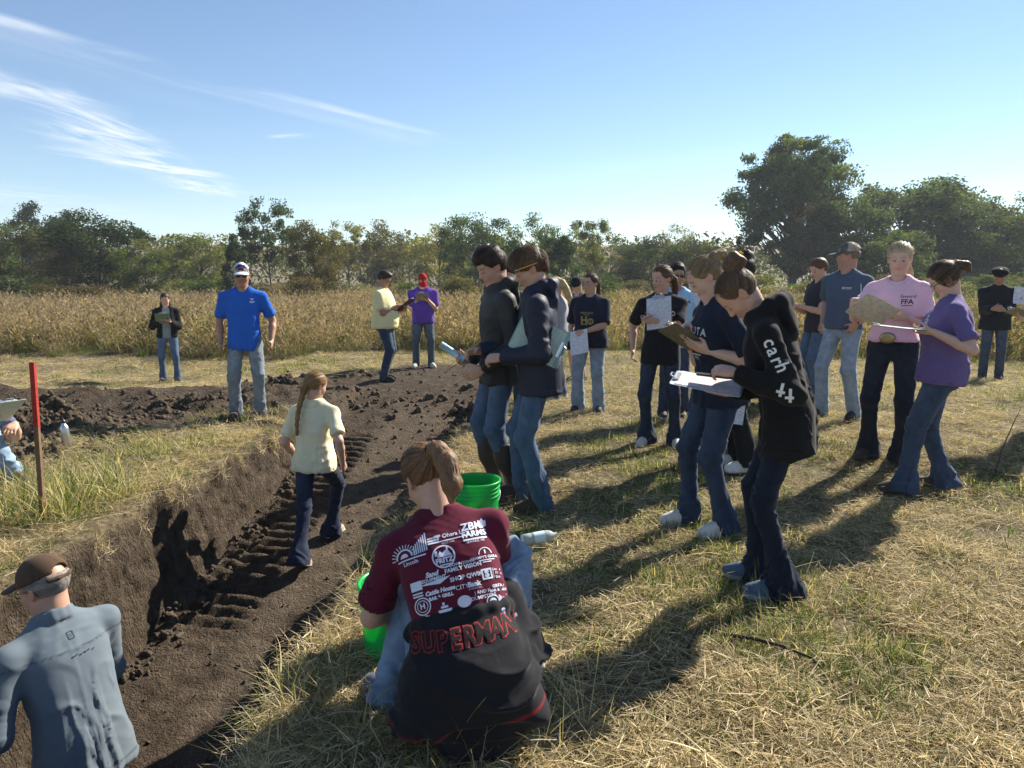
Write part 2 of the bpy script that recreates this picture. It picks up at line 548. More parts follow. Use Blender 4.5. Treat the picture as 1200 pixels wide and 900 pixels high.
    g2 = fbm(np.stack([Y[:, W].ravel() * 17, Z[:, W].ravel() * 7.5, np.ones(Y[:, W].size)], 1), 3, .7).reshape(dep.shape)
    g2 = g2 - 1.3 * np.maximum(0, g2 - .05)
    g2 = g2 + .5 * fbm(np.stack([Y[:, W].ravel() * 9, Z[:, W].ravel() * 14, np.ones(Y[:, W].size) * 4], 1), 3, .7).reshape(dep.shape)
    fadeT = np.minimum(1, wallp[None] * 6) * np.minimum(1, (1 - wallp[None]) * 6 + .3)
    X[:, W] += dep * fadeT * (.030 * g1 + .050 * g2)
    g3 = fbm(np.stack([Y[:, B].ravel() * 7, Z[:, B].ravel() * 6, np.ones(Y[:, B].size) * 3], 1), 4, .6).reshape(Y[:, B].shape)
    X[:, B] += sm(-zf[:, B], .08, .5) * .08 * g3
    soil = np.maximum(dirt, 0)
    soil[:, W] = np.maximum(sm(-zf[:, W], .03, .12) * sm(wallp[None] + .15 * g1, .02, .12), dirt[:, W])
    soil[:, zone == 2] = np.maximum(sm(-zf[:, zone == 2], .02, .1), dirt[:, zone == 2])
    soil[:, B] = np.maximum(sm(-zf[:, B], .02, .1), dirt[:, B])
    rr = np.array(right)[None]
    spill = (1 - sm(rr - PIT_W + .25 * nz[:, iR:], .05, .34)) * sm(Y[:, iR:], 2.6, 3.4) * (1 - sm(Y[:, iR:], 9, 12)) * (Y[:, iR:] < 12)
    soil[:, iR:] = np.maximum(soil[:, iR:], spill)
    packed = np.zeros_like(soil); packed[:, zone == 2] = sm(sx[:, zone == 2], .62, .8) * sm(-zf[:, zone == 2], .05, .2)
    wet = np.zeros_like(soil); wet[:, W] = sm(-zf[:, W], .05, .3)
    idx = np.arange(len(ys) * ncol).reshape(len(ys), ncol)
    q = np.stack([idx[:-1, :-1], idx[:-1, 1:], idx[1:, 1:], idx[1:, :-1]], -1).reshape(-1, 4)
    V = np.stack([X, Y, Z], -1).reshape(-1, 3)
    return V, q, soil.ravel(), packed.ravel(), (dd, soil, X, Y, Z)


def ground_material():
    m, nt, bs = node_mat('field_soil_and_stubble')
    N, Lk = nt.nodes, nt.links
    geo = N.new('ShaderNodeNewGeometry')

    def noise(scale, detail=6, rough=.6, vec=None, dist=0):
        n = N.new('ShaderNodeTexNoise'); n.inputs['Scale'].default_value = scale; n.inputs['Detail'].default_value = detail
        n.inputs['Roughness'].default_value = rough; n.inputs['Distortion'].default_value = dist
        Lk.new(vec or geo.outputs['Position'], n.inputs['Vector'])
        return n.outputs['Fac']

    def ramp(fac, stops):
        r = N.new('ShaderNodeValToRGB')
        while len(r.color_ramp.elements) < len(stops): r.color_ramp.elements.new(.5)
        for e, (p, c) in zip(r.color_ramp.elements, stops): e.position = p; e.color = (*c, 1)
        Lk.new(fac, r.inputs[0]); return r.outputs[0]

    def attr(name):
        a = N.new('ShaderNodeAttribute'); a.attribute_name = name; return a.outputs['Fac']

    def mix(f, a, b, typ='MIX'):
        n = N.new('ShaderNodeMixRGB'); n.blend_type = typ
        if isinstance(f, float): n.inputs[0].default_value = f
        else: Lk.new(f, n.inputs[0])
        Lk.new(a, n.inputs[1]); Lk.new(b, n.inputs[2]); return n.outputs[0]
    soil = ramp(noise(7, 8, .7), [(.25, (.038, .028, .020)), (.5, (.090, .067, .048)), (.78, (.185, .142, .102))])
    pack = ramp(noise(5, 8, .75), [(.25, (.075, .056, .040)), (.5, (.125, .095, .068)), (.8, (.21, .165, .12))])
    soil = mix(attr('packed'), soil, pack)
    straw = ramp(noise(16, 9, .8), [(.32, (.045, .035, .021)), (.47, (.15, .118, .07)), (.60, (.30, .245, .148)), (.78, (.46, .385, .25))])
    green = ramp(noise(22, 8, .75), [(.3, (.045, .055, .018)), (.55, (.10, .115, .04)), (.8, (.19, .19, .08))])
    gf = N.new('ShaderNodeMapRange'); gf.inputs['From Min'].default_value = .5; gf.inputs['From Max'].default_value = .66
    Lk.new(noise(.9, 5, .65), gf.inputs['Value'])
    gm = N.new('ShaderNodeMath'); gm.operation = 'MULTIPLY'; gm.inputs[1].default_value = .6; Lk.new(gf.outputs[0], gm.inputs[0])
    stub = mix(gm.outputs[0], straw, green)
    # bare earth showing through the cut grass
    sp = N.new('ShaderNodeMapRange'); sp.inputs['From Min'].default_value = .58; sp.inputs['From Max'].default_value = .72
    Lk.new(noise(3.3, 7, .7), sp.inputs['Value'])
    sm_ = N.new('ShaderNodeMath'); sm_.operation = 'MULTIPLY'; sm_.inputs[1].default_value = .55; Lk.new(sp.outputs[0], sm_.inputs[0])
    stub = mix(sm_.outputs[0], stub, soil)
    colr = mix(attr('soil'), stub, soil)
    Lk.new(colr, bs.inputs['Base Color'])
    bs.inputs['Roughness'].default_value = .95
    bs.inputs['Specular IOR Level'].default_value = .12
    ad = N.new('ShaderNodeMath'); ad.operation = 'ADD'
    m1 = N.new('ShaderNodeMath'); m1.operation = 'MULTIPLY'; m1.inputs[1].default_value = .5
    Lk.new(noise(70, 6, .7), m1.inputs[0]); Lk.new(noise(18, 7, .7), ad.inputs[0]); Lk.new(m1.outputs[0], ad.inputs[1])
    # crumbly vertical pick marks on the cut soil, added where the ground is bare
    mp = N.new('ShaderNodeMapping'); mp.inputs['Scale'].default_value = (1, 1, .42); Lk.new(geo.outputs['Position'], mp.inputs[0])
    vo = N.new('ShaderNodeTexVoronoi'); vo.inputs['Scale'].default_value = 30; vo.inputs['Randomness'].default_value = 1
    dn = N.new('ShaderNodeTexNoise'); dn.inputs['Scale'].default_value = 14; dn.inputs['Detail'].default_value = 4; Lk.new(mp.outputs[0], dn.inputs['Vector'])
    dv = N.new('ShaderNodeVectorMath'); dv.operation = 'SCALE'; dv.inputs['Scale'].default_value = .25; Lk.new(dn.outputs['Color'], dv.inputs[0])
    av = N.new('ShaderNodeVectorMath'); av.operation = 'ADD'; Lk.new(mp.outputs[0], av.inputs[0]); Lk.new(dv.outputs[0], av.inputs[1])
    Lk.new(av.outputs[0], vo.inputs['Vector'])
    vm = N.new('ShaderNodeMath'); vm.operation = 'MULTIPLY'; Lk.new(vo.outputs['Distance'], vm.inputs[0]); Lk.new(attr('soil'), vm.inputs[1])
    v2 = N.new('ShaderNodeMath'); v2.operation = 'MULTIPLY_ADD'; v2.inputs[1].default_value = .55; Lk.new(vm.outputs[0], v2.inputs[0]); Lk.new(ad.outputs[0], v2.inputs[2])
    bp = N.new('ShaderNodeBump'); bp.inputs['Strength'].default_value = 1.0; bp.inputs['Distance'].default_value = .05
    Lk.new(v2.outputs[0], bp.inputs['Height']); Lk.new(bp.outputs[0], bs.inputs['Normal'])
    return m


G_V, G_Q, G_SOIL, G_PACK, G_GRID = build_ground()
_gme = make_mesh('ground', G_V, G_Q, ground_material(), smooth=True, attrs={'soil': G_SOIL, 'packed': G_PACK})
ground = link('ground', _gme)
tag(ground, kind='structure')
_near = (G_V[:, 1] > -2) & (G_V[:, 1] < 22) & (np.abs(G_V[:, 0]) < 22)
_fm = _near[G_Q].all(1)
_remap = np.cumsum(_near) - 1
G_BVH = BVHTree.FromPolygons(G_V[_near].tolist(), _remap[G_Q[_fm]].tolist())


def stand(px, py, dz=0.0):
    """photo pixel of a foot -> the point of the modelled ground it rests on"""
    h = G_BVH.ray_cast(Vector((0, 0, CAM_H)), Vector(ray(px, py)).normalized())
    g = np.array(h[0]) if h[0] is not None else on_ground(px, py)
    g[2] += dz
    return g


def surf_z(x, y):
    """exact height of the modelled ground (relief included)"""
    h = G_BVH.ray_cast(Vector((x, y, 6)), Vector((0, 0, -1)))
    return h[0].z if h[0] is not None else float(ground_z(x, y))

# ---------------------------------------------------------------- implicit surfaces -> meshes
class Sdf:
    """smooth blend of simple solids, meshed with surface nets"""
    def __init__(s): s.ops = []

    @staticmethod
    def _dist_cone(a, b, ra, rb):
        ba = b - a; l2 = float(ba @ ba) + 1e-12
        def fn(X, Y, Z):
            px, py, pz = X - a[0], Y - a[1], Z - a[2]
            t = np.clip((px * ba[0] + py * ba[1] + pz * ba[2]) / l2, 0, 1)
            return np.sqrt((px - t * ba[0]) ** 2 + (py - t * ba[1]) ** 2 + (pz - t * ba[2]) ** 2) - (ra + (rb - ra) * t)
        return fn

    def cone(s, a, b, ra, rb=None, k=.02, mode='u'):
        a = np.asarray(a, float); b = np.asarray(b, float); rb = ra if rb is None else rb
        m = max(ra, rb)
        s.ops.append((np.minimum(a, b) - m, np.maximum(a, b) + m, s._dist_cone(a, b, ra, rb), k, mode)); return s

    def chain(s, pts, rs, k=.02, mode='u'):
        for i in range(len(pts) - 1): s.cone(pts[i], pts[i + 1], rs[i], rs[i + 1], k, mode)
        return s

    def ell(s, c, r, F=None, k=.02, mode='u'):
        """ellipsoid; F = 3x3 whose rows are its axes"""
        c = np.asarray(c, float); r = np.asarray(r, float)
        F = np.eye(3) if F is None else np.asarray(F, float)
        ext = np.sqrt(((F * r[:, None]) ** 2).sum(0))
        def fn(X, Y, Z):
            px, py, pz = X - c[0], Y - c[1], Z - c[2]
            k0 = 0; k1 = 0
            for i in range(3):
                q = (px * F[i, 0] + py * F[i, 1] + pz * F[i, 2]) / r[i]
                k0 = k0 + q * q; k1 = k1 + (q / r[i]) ** 2
            k0 = np.sqrt(k0)
            return k0 * (k0 - 1) / (np.sqrt(k1) + 1e-6)
        s.ops.append((c - ext, c + ext, fn, k, mode)); return s

    def loft(s, st, k=.02, mode='u', n=2.5):
        """st: list of (centre, right, forward, half width, half depth)"""
        C = np.array([q[0] for q in st], float); Rr = np.array([q[1] for q in st], float); Fw = np.array([q[2] for q in st], float)
        A = np.array([q[3] for q in st], float); B = np.array([q[4] for q in st], float)
        ax = C[-1] - C[0]; L = np.linalg.norm(ax); ax = ax / L
        tt = (C - C[0]) @ ax
        for i in range(1, len(tt)): tt[i] = max(tt[i], tt[i - 1] + 1e-4)
        m = np.maximum(A, B).max()
        # a resampled table makes the lookup cheap
        T = np.linspace(0, tt[-1], 96)
        from_tab = lambda arr: np.interp(T, tt, arr)
        cx, cy, cz = (from_tab(C[:, i]) for i in range(3))
        rx, ry, rz = (from_tab(Rr[:, i]) for i in range(3))
        fx, fy, fz = (from_tab(Fw[:, i]) for i in range(3))
        aa, bb = from_tab(A), from_tab(B)
        def smooth(v):
            p = np.concatenate([np.full(4, v[0]), v, np.full(4, v[-1])]); return np.convolve(p, np.ones(9) / 9, 'valid')
        aa, bb = smooth(aa), smooth(bb)
        c0 = C[0]
        def fn(X, Y, Z):
            t = (X - c0[0]) * ax[0] + (Y - c0[1]) * ax[1] + (Z - c0[2]) * ax[2]
            ti = t / tt[-1] * 95
            ii = np.clip(np.round(ti), 0, 95).astype(np.int32)
            px, py, pz = X - cx[ii], Y - cy[ii], Z - cz[ii]
            a_, b_ = aa[ii], bb[ii]
            x = np.abs(px * rx[ii] + py * ry[ii] + pz * rz[ii]) / a_
            y = np.abs(px * fx[ii] + py * fy[ii] + pz * fz[ii]) / b_
            d = ((x ** n + y ** n) ** (1 / n) - 1) * np.minimum(a_, b_)
            return np.maximum(d, np.maximum(-t, t - tt[-1]))
        s.ops.append((C.min(0) - m, C.max(0) + m, fn, k, mode)); return s

    def plane(s, p, nrm, k=0.0):
        """keep the side the normal points away from"""
        p = np.asarray(p, float); nrm = np.asarray(nrm, float); nrm = nrm / np.linalg.norm(nrm)
        fn = lambda X, Y, Z: (X - p[0]) * nrm[0] + (Y - p[1]) * nrm[1] + (Z - p[2]) * nrm[2]
        s.ops.append((None, None, fn, k, 'i')); return s

    def group(s, sub, k=.02, mode='u'):
        lo, hi = sub.bounds()
        s.ops.append((lo, hi, sub, k, mode)); return s

    def bounds(s):
        L = [o for o in s.ops if o[0] is not None and o[4] == 'u']
        return np.min([o[0] for o in L], 0), np.max([o[1] for o in L], 0)

    def _eval(s, F, ax):
        """apply all the shapes to array F on axes ax"""
        h = ax[0][1] - ax[0][0] if len(ax[0]) > 1 else .01
        for lo, hi, fn, k, mode in s.ops:
            if lo is None: sl = (slice(None),) * 3
            else:
                pad = k + 2.5 * h
                sl = tuple(slice(int(np.searchsorted(ax[i], lo[i] - pad)), int(np.searchsorted(ax[i], hi[i] + pad))) for i in range(3))
                if any(q.stop <= q.start for q in sl): continue
            a = [ax[i][sl[i]] for i in range(3)]
            if isinstance(fn, Sdf):
                d = np.full(tuple(len(q) for q in a), 1.0, np.float32); fn._eval(d, a)
            else:
                d = fn(a[0][:, None, None], a[1][None, :, None], a[2][None, None, :]).astype(np.float32)
            f = F[sl]
            if mode == 'u':
                m = np.minimum(f, d)
                if k > 0: m -= np.clip(k - np.abs(f - d), 0, None) ** 2 / (4 * k)
            else:
                if mode == 's': d = -d
                m = np.maximum(f, d)
                if k > 0: m += np.clip(k - np.abs(f - d), 0, None) ** 2 / (4 * k)
            F[sl] = m

    def mesh(s, h, smooth=1):
        lo, hi = s.bounds(); lo = lo - 3 * h; hi = hi + 3 * h
        ax = [np.arange(lo[i], hi[i] + h, h) for i in range(3)]
        F = np.full(tuple(len(a) for a in ax), 1.0, np.float32)
        s._eval(F, ax)
        return surface_nets(F, lo, h, smooth)


_CORN = [(0, 0, 0), (1, 0, 0), (0, 1, 0), (1, 1, 0), (0, 0, 1), (1, 0, 1), (0, 1, 1), (1, 1, 1)]
_EDGE = [(0, 1), (2, 3), (4, 5), (6, 7), (0, 2), (1, 3), (4, 6), (5, 7), (0, 4), (1, 5), (2, 6), (3, 7)]


def surface_nets(F, lo, h, smooth=1):
    nx, ny, nz = F.shape
    S = F < 0
    cnt = np.zeros((nx - 1, ny - 1, nz - 1), np.uint8)
    for (i, j, k) in _CORN: cnt += S[i:nx - 1 + i, j:ny - 1 + j, k:nz - 1 + k]
    act = (cnt > 0) & (cnt < 8)
    I, J, K = np.nonzero(act)
    n = len(I)
    vid = np.full(act.shape, -1, np.int32); vid[I, J, K] = np.arange(n)
    cv = np.stack([F[I + i, J + j, K + k] for (i, j, k) in _CORN], 1)
    cor = np.array(_CORN, float)
    acc = np.zeros((n, 3)); num = np.zeros(n)
    for (a, b) in _EDGE:
        va, vb = cv[:, a], cv[:, b]
        m = (va < 0) != (vb < 0)
        t = np.where(m, va / np.where(m, va - vb, 1), 0)
        acc += np.where(m[:, None], cor[a] + t[:, None] * (cor[b] - cor[a]), 0); num += m
    V = np.array(lo) + h * (np.stack([I, J, K], 1) + acc / num[:, None])
    Q = []
    for axis in range(3):
        sl0 = [slice(None)] * 3; sl1 = [slice(None)] * 3
        sl0[axis] = slice(0, -1); sl1[axis] = slice(1, None)
        s0, s1 = S[tuple(sl0)], S[tuple(sl1)]
        E = np.argwhere(s0 != s1)
        u, v = [(1, 2), (2, 0), (0, 1)][axis]
        ok = (E[:, u] > 0) & (E[:, v] > 0) & (E[:, u] < F.shape[u] - 1) & (E[:, v] < F.shape[v] - 1)
        E = E[ok]
        if not len(E): continue
        flip = ~s0[E[:, 0], E[:, 1], E[:, 2]]
        def g(du, dv):
            e = E.copy(); e[:, u] -= du; e[:, v] -= dv
            return vid[e[:, 0], e[:, 1], e[:, 2]]
        q = np.stack([g(1, 1), g(0, 1), g(0, 0), g(1, 0)], 1)
        q[flip] = q[flip][:, ::-1]
        Q.append(q)
    Q = np.concatenate(Q)
    Q = Q[(Q >= 0).all(1)]
    for _ in range(smooth):
        nb = np.zeros_like(V); c = np.zeros(n)
        for i in range(4):
            a, b = Q[:, i], Q[:, (i + 1) % 4]
            for d in range(3): nb[:, d] += np.bincount(a, V[b, d], n) + np.bincount(b, V[a, d], n)
            c += np.bincount(a, minlength=n) + np.bincount(b, minlength=n)
        V = V * .45 + .55 * nb / np.maximum(c, 1)[:, None]
    return V, Q


def vnormals(V, Q):
    nn = np.cross(V[Q[:, 2]] - V[Q[:, 0]], V[Q[:, 3]] - V[Q[:, 1]])
    N = np.zeros_like(V)
    for i in range(4):
        for d in range(3): N[:, d] += np.bincount(Q[:, i], nn[:, d], len(V))
    return N / (np.linalg.norm(N, axis=1)[:, None] + 1e-12)


# ---------------------------------------------------------------- vectors
def v3(*a): return np.array(a[0] if len(a) == 1 else a, float)
def unit(v): v = np.asarray(v, float); return v / (np.linalg.norm(v) + 1e-12)
def rz(a): c, s = math.cos(a), math.sin(a); return np.array(((c, -s, 0), (s, c, 0), (0, 0, 1)))
def rx(a): c, s = math.cos(a), math.sin(a); return np.array(((1, 0, 0), (0, c, -s), (0, s, c)))
def ry(a): c, s = math.cos(a), math.sin(a); return np.array(((c, 0, s), (0, 1, 0), (-s, 0, c)))


def ik(a, t, l1, l2, pole):
    """two-bone reach: joint position and clamped end"""
    d = t - a; L = np.linalg.norm(d); Lm = (l1 + l2) * .999
    if L > Lm: d = d / L * Lm; L = Lm
    u = d / L
    x = (l1 * l1 - l2 * l2 + L * L) / (2 * L); hgt = math.sqrt(max(l1 * l1 - x * x, 0))
    p = np.asarray(pole, float); p = p - u * (p @ u); p = unit(p)
    return a + u * x + p * hgt, a + d


SKIN_LIGHT = (.56, .33, .235)
SKIN_PALE = (.62, .39, .30)
SKIN_TAN = (.40, .215, .135)


class Person:
    """joints from a pose; every mesh below is built in the person's own frame: x right, y ahead, z up"""
    def __init__(s, loc, yaw, H=1.70, fem=False, w=1.0, skin=SKIN_LIGHT, feet=None, hip=(0, 0, None), lean=0, side=0, tyaw=0, pyaw=0, ptilt=None,
                 head=(0, 0, 0), arms=None, seed=0, dist=None, h=None, neckf=.5, bust=None):
        s.loc = v3(loc); s.yaw = R(yaw); s.H = H; s.s = H / 1.70; s.fem = fem; s.w = w; s.skin = skin; s.seed = seed
        s.Rw = rz(s.yaw)
        d = dist or float(np.hypot(s.loc[0], s.loc[1])); s.dist = d
        s.h = h or min(max(d * .0017, .0054), .016)
        k = s.s
        feet = feet or {}
        s.bust = (.022 if fem else 0) if bust is None else bust
        hipw = 1.0 if fem else .94
        s.hipw = hipw * w
        fr = feet.get('R', (.105, .0, 0)); fl = feet.get('L', (-.105, .0, 0))
        s.foot = {'R': (v3(fr[0], fr[1], fr[3] if len(fr) > 3 else 0) * k, R(fr[2]), R(fr[4]) if len(fr) > 4 else 0.0),
                  'L': (v3(fl[0], fl[1], fl[3] if len(fl) > 3 else 0) * k, R(fl[2]), R(fl[4]) if len(fl) > 4 else 0.0)}
        hz = (.522 * 1.70 if hip[2] is None else hip[2])
        s.P = v3(hip[0], hip[1], hz) * k
        s.lean = R(lean)
        tp = rz(R(pyaw)) @ rx(-(R(lean) * .35 if ptilt is None else R(ptilt)))
        s.pr, s.pf, s.pu = tp[:, 0], tp[:, 1], tp[:, 2]
        tt = rz(R(tyaw)) @ ry(R(side)) @ rx(-R(lean))
        s.tr, s.tf, s.tu = tt[:, 0], tt[:, 1], tt[:, 2]
        um = unit(s.pu + s.tu)
        s.W = s.P + um * .145 * k
        s.S = s.W + s.tu * .345 * k
        shw = (.104 if fem else .116) * 1.70 * k * (.6 + .4 * w)
        s.sh = {'R': s.S + s.tr * shw - s.tu * .055 * k, 'L': s.S - s.tr * shw - s.tu * .055 * k}
        hy, hp, hr = (R(q) for q in head)                        # yaw (left +), pitch (down +), roll
        th = rz(hy) @ rx(-hp) @ ry(hr)
        s.hr, s.hf, s.hu = th[:, 0], th[:, 1], th[:, 2]
        tn = unit(s.tu * (1 - neckf) + s.hu * neckf)
        s.N = s.S + s.tu * .04 * k
        s.Hc = s.N + tn * .135 * k
        s.HM = np.stack([s.hr, s.hf, s.hu], 1)
        # legs
        s.hip = {'R': s.P + s.pr * .088 * k * hipw, 'L': s.P - s.pr * .088 * k * hipw}
        s.knee = {}; s.ank = {}
        lt, ls = .245 * H, .245 * H
        for q in 'RL':
            g, fy, fp = s.foot[q]
            fd = rz(fy) @ v3(0, 1, 0)
            an = g + v3(0, 0, .085 * k) - fd * 0 + (v3(0, 0, 1) * math.sin(abs(fp)) * .12 * k)
            s.knee[q], s.ank[q] = ik(s.hip[q], an, lt, ls, unit(fd + s.pf * .6) + v3(0, 0, .15))
        s.elb = {}; s.wri = {}; s.fd = {}; s.pn = {}; s.curl = {}
        arms = arms or {}
        for q in 'RL':
            sg = 1 if q == 'R' else -1
            a = arms.get(q, {})
            if 'abs' in a: t = v3(a['abs']) * k
            elif 'loc' in a: t = v3(a['loc'])
            else:
                t = a.get('t')
                t = (s.sh[q] + v3(sg * .045, .05, -.525) * k) if t is None else s.S + v3(t) * k
            pole = v3(a.get('pole', (sg * .35, -1, -.25)))
            s.elb[q], s.wri[q] = ik(s.sh[q], t, .172 * H, .152 * H, pole)
            fa = unit(s.wri[q] - s.elb[q])
            f = a.get('f'); s.fd[q] = unit(fa + v3(0, .25, 0)) if f is None else unit(f)
            n = v3(a.get('n', (-sg, .15, 0))); n = n - s.fd[q] * (n @ s.fd[q]); s.pn[q] = unit(n)
            s.curl[q] = a.get('curl', 26)

    def world(s, p): return s.Rw @ np.asarray(p, float) + s.loc
    def local(s, p): return s.Rw.T @ (np.asarray(p, float) - s.loc)
    def hl(s, *p): return s.Hc + s.HM @ (v3(*p) * s.s)
    def to_head(s, V): return ((V - s.Hc) @ s.HM) / s.s
    def to_torso(s, V): return ((V - s.S) @ np.stack([s.tr, s.tf, s.tu], 1)) / s.s

    def root(s, label, group=None):
        s.o = empty('person', s.loc, s.yaw)
        tag(s.o, label, 'person', group)
        return s.o

    def head_ops(s, sd):
        k = s.s; F = np.stack([s.hr, s.hf, s.hu])
        e = lambda c, r, kk=.02, mode='u': sd.ell(s.hl(*c), v3(r) * k, F, kk * k, mode)
        c_ = lambda a, b, ra, rb, kk=.015, mode='u': sd.cone(s.hl(*a), s.hl(*b), ra * k, rb * k, kk * k, mode)
        jw = .92 if s.fem else 1.0
        e((0, -.012, .026), (.073, .093, .086))
        e((0, .030, -.030), (.060, .060, .082), .03)
        for q in (-1, 1):
            c_((q * .048 * jw, -.002, -.062), (q * .014, .062, -.104), .017, .015, .03)
            e((q * .037, .052, -.036), (.024, .026, .024), .025)
        e((0, .067, -.104), (.018, .016, .014), .02)
        c_((-.034, .076, .016), (.034, .076, .016), .011, .011, .02)
        e((0, .055, .05), (.055, .03, .045), .03)
        for q in (-1, 1): e((q * .031, .096, -.005), (.017, .014, .011), .012, 's')
        for q in (-1, 1): e((q * .031, .074, -.007), (.015, .013, .010), .004)
        c_((0, .084, .008), (0, .103, -.032), .0085, .0115, .012)
        for q in (-1, 1): e((q * .011, .094, -.036), (.009, .011, .008), .008)
        e((0, .0835, -.0625), (.023, .0105, .0058), .007)
        e((0, .0815, -.0735), (.020, .0105, .0062), .007)
        for q in (-1, 1):
            ear = Sdf()
            FE = np.stack([s.HM @ unit((1, q * .30, 0)), s.HM @ unit((-q * .3, 1, .2)), s.HM @ unit((0, -.2, 1))])
            ear.ell(s.hl(q * .078, -.010, -.012), v3(.008, .019, .031) * k, FE, .01)
            ear.ell(s.hl(q * .086, -.004, -.010), v3(.006, .010, .017) * k, FE, .006 * k, 's')
            sd.group(ear, .008 * k)

    def hand_ops(s, sd, q):
        k = s.s * (.93 if s.fem else 1.0); w = s.wri[q]; f = s.fd[q]; n = s.pn[q]
        sg = 1 if q == 'R' else -1
        side = np.cross(f, n) * sg        # towards the thumb
        F = np.stack([side, f, n])
        c = R(s.curl[q])
        H_ = Sdf()
        H_.ell(w + f * .048 * k, v3(.041, .052, .0175) * k, F, .01)
        H_.cone(w + f * .02 * k + side * .012 * k, w + f * .085 * k + side * .028 * k, .016 * k, .012 * k, .012 * k)
        H_.cone(w + f * .02 * k - side * .012 * k, w + f * .080 * k - side * .027 * k, .016 * k, .011 * k, .012 * k)
        lens = (.074, .083, .077, .060)
        for i, off in enumerate((.030, .0105, -.0095, -.029)):
            b = w + f * (.090 - .004 * abs(i - 1.2)) * k + side * off * k
            d = unit(f + side * off * 2.2); L = lens[i] * k
            cc = c * (1 + .12 * i)
            p = b; dirv = d; segs = (.45, .31, .24); r0 = (.0092, .0084, .0076, .0066)
            dirv = unit(dirv * math.cos(cc * .8) + n * math.sin(cc * .8))
            for j in range(3):
                e_ = p + dirv * L * segs[j]
                H_.cone(p, e_, r0[j] * k, r0[j + 1] * k, .004 * k)
                p = e_
                up = unit(n - dirv * (n @ dirv)) if abs(n @ dirv) < .95 else unit(-f)
                a_ = cc * (1.15 if j == 0 else .8)
                dirv = unit(dirv * math.cos(a_) + up * math.sin(a_))
        b = w + f * .028 * k + side * .030 * k + n * .006 * k
        m_ = b + unit(side * .75 + f * .75 + n * (.25 + .5 * math.sin(c))) * .040 * k
        t_ = m_ + unit(f * .9 + side * .1 + n * (.2 + .7 * math.sin(c))) * .032 * k
        H_.cone(b, m_, .0135 * k, .0105 * k, .010 * k); H_.cone(m_, t_, .0105 * k, .008 * k, .004 * k)
        sd.group(H_, .014 * k)

    def body(s, face=True, legs=False):
        k = s.s; sd = Sdf(); w = s.w
        sd.cone(s.P - s.pu * .04 * k, s.W, .082 * k * w, .078 * k * w, .03)
        sd.cone(s.W, s.S - s.tu * .09 * k, .078 * k * w, .085 * k * w, .03)
        sd.cone(s.sh['L'], s.sh['R'], .043 * k, .043 * k, .03)
        sd.cone(s.S - s.tu * .09 * k, s.S, .08 * k, .05 * k, .03)
        nr = (.050 if s.fem else .058) * (.5 + .5 * w)
        sd.cone(s.N - s.tu * .05 * k, s.hl(0, -.022, -.045), nr * 1.12 * k, nr * k, .03 * k)
        am = (.88 if s.fem else 1.0) * (.4 + .6 * w) * k
        for q in 'RL':
            sd.cone(s.hip[q], s.knee[q], .058 * k, .042 * k, .03)
            if legs:
                sd.cone(s.hip[q] * .3 + s.knee[q] * .7, s.knee[q], .062 * k, .055 * k, .02)
                mid = s.knee[q] * .7 + s.ank[q] * .3 - s.pf * .012 * k
                sd.cone(s.knee[q], mid, .053 * k, .055 * k, .02); sd.cone(mid, s.ank[q], .055 * k, .036 * k, .02)
            else: sd.cone(s.knee[q], s.ank[q], .042 * k, .034 * k, .02)
            sd.cone(s.ank[q], s.ank[q] + rz(s.foot[q][1]) @ v3(0, .07, -.03) * k, .033 * k, .026 * k, .01)
            sd.cone(s.sh[q], s.elb[q], .050 * am, .041 * am, .02)
            fm = s.elb[q] * .68 + s.wri[q] * .32
            sd.cone(s.elb[q], fm, .040 * am, .0425 * am, .015); sd.cone(fm, s.wri[q], .0425 * am, .0265 * am, .015)
            s.hand_ops(sd, q)
        s.head_ops(sd)
        V, Q = sd.mesh(s.h, 1)
        C = np.tile(np.array(s.skin), (len(V), 1))
        # natural colouring: redder cheeks, ears, knuckles; lips, brows, lashes
        hv = s.to_head(V)
        near = (np.abs(hv[:, 2]) < .16) & (np.abs(hv[:, 0]) < .12) & (np.abs(hv[:, 1]) < .16)
        if face:
            def blob(c, r): return near * np.exp(-(((hv - np.array(c)) / np.array(r)) ** 2).sum(1))
            red = sum(blob((q * .04, .065, -.035), (.022, .03, .022)) for q in (-1, 1)) * .5 + blob((0, .11, -.03), (.014, .03, .015)) * .4
            red = red + sum(blob((q * .082, -.01, -.012), (.02, .03, .04)) for q in (-1, 1)) * .7
            C = C * (1 - np.clip(red, 0, 1)[:, None] * (1 - np.array((1.06, .78, .76))))
            lip = np.clip(blob((0, .093, -.0675), (.021, .03, .0085)) * 1.6, 0, 1)[:, None]
            C = C * (1 - lip) + lip * np.array(s.skin) * (.92, .55, .55)
            for q in (-1, 1):
                t = np.clip((hv[:, 0] * q - .012) / .036, 0, 1)
                cz = .0165 + .006 * np.sin(t * 2.6) - .004 * t
                br = near * (hv[:, 1] > .055) * (hv[:, 0] * q > .010) * (hv[:, 0] * q < .050) * np.exp(-((hv[:, 2] - cz) / .0048) ** 2)
                C = C * (1 - .62 * br[:, None]) + .62 * br[:, None] * np.array(getattr(s, 'browc', (.07, .04, .025)))
                la = near * (hv[:, 1] > .06) * (np.abs(hv[:, 0] * q - .031) < .017) * np.exp(-((hv[:, 2] + .0085 + 60 * (hv[:, 0] * q - .031) ** 2 * .3) / .0034) ** 2)
                C = C * (1 - .8 * la[:, None]) + .8 * la[:, None] * np.array((.03, .018, .014))
        mott = .05 * fbm(V * 14 + s.seed, 3)
        C = C * (1 + mott[:, None])
        o = link('body', make_mesh('body', V, Q, M_SKIN, C), s.o)
        return o

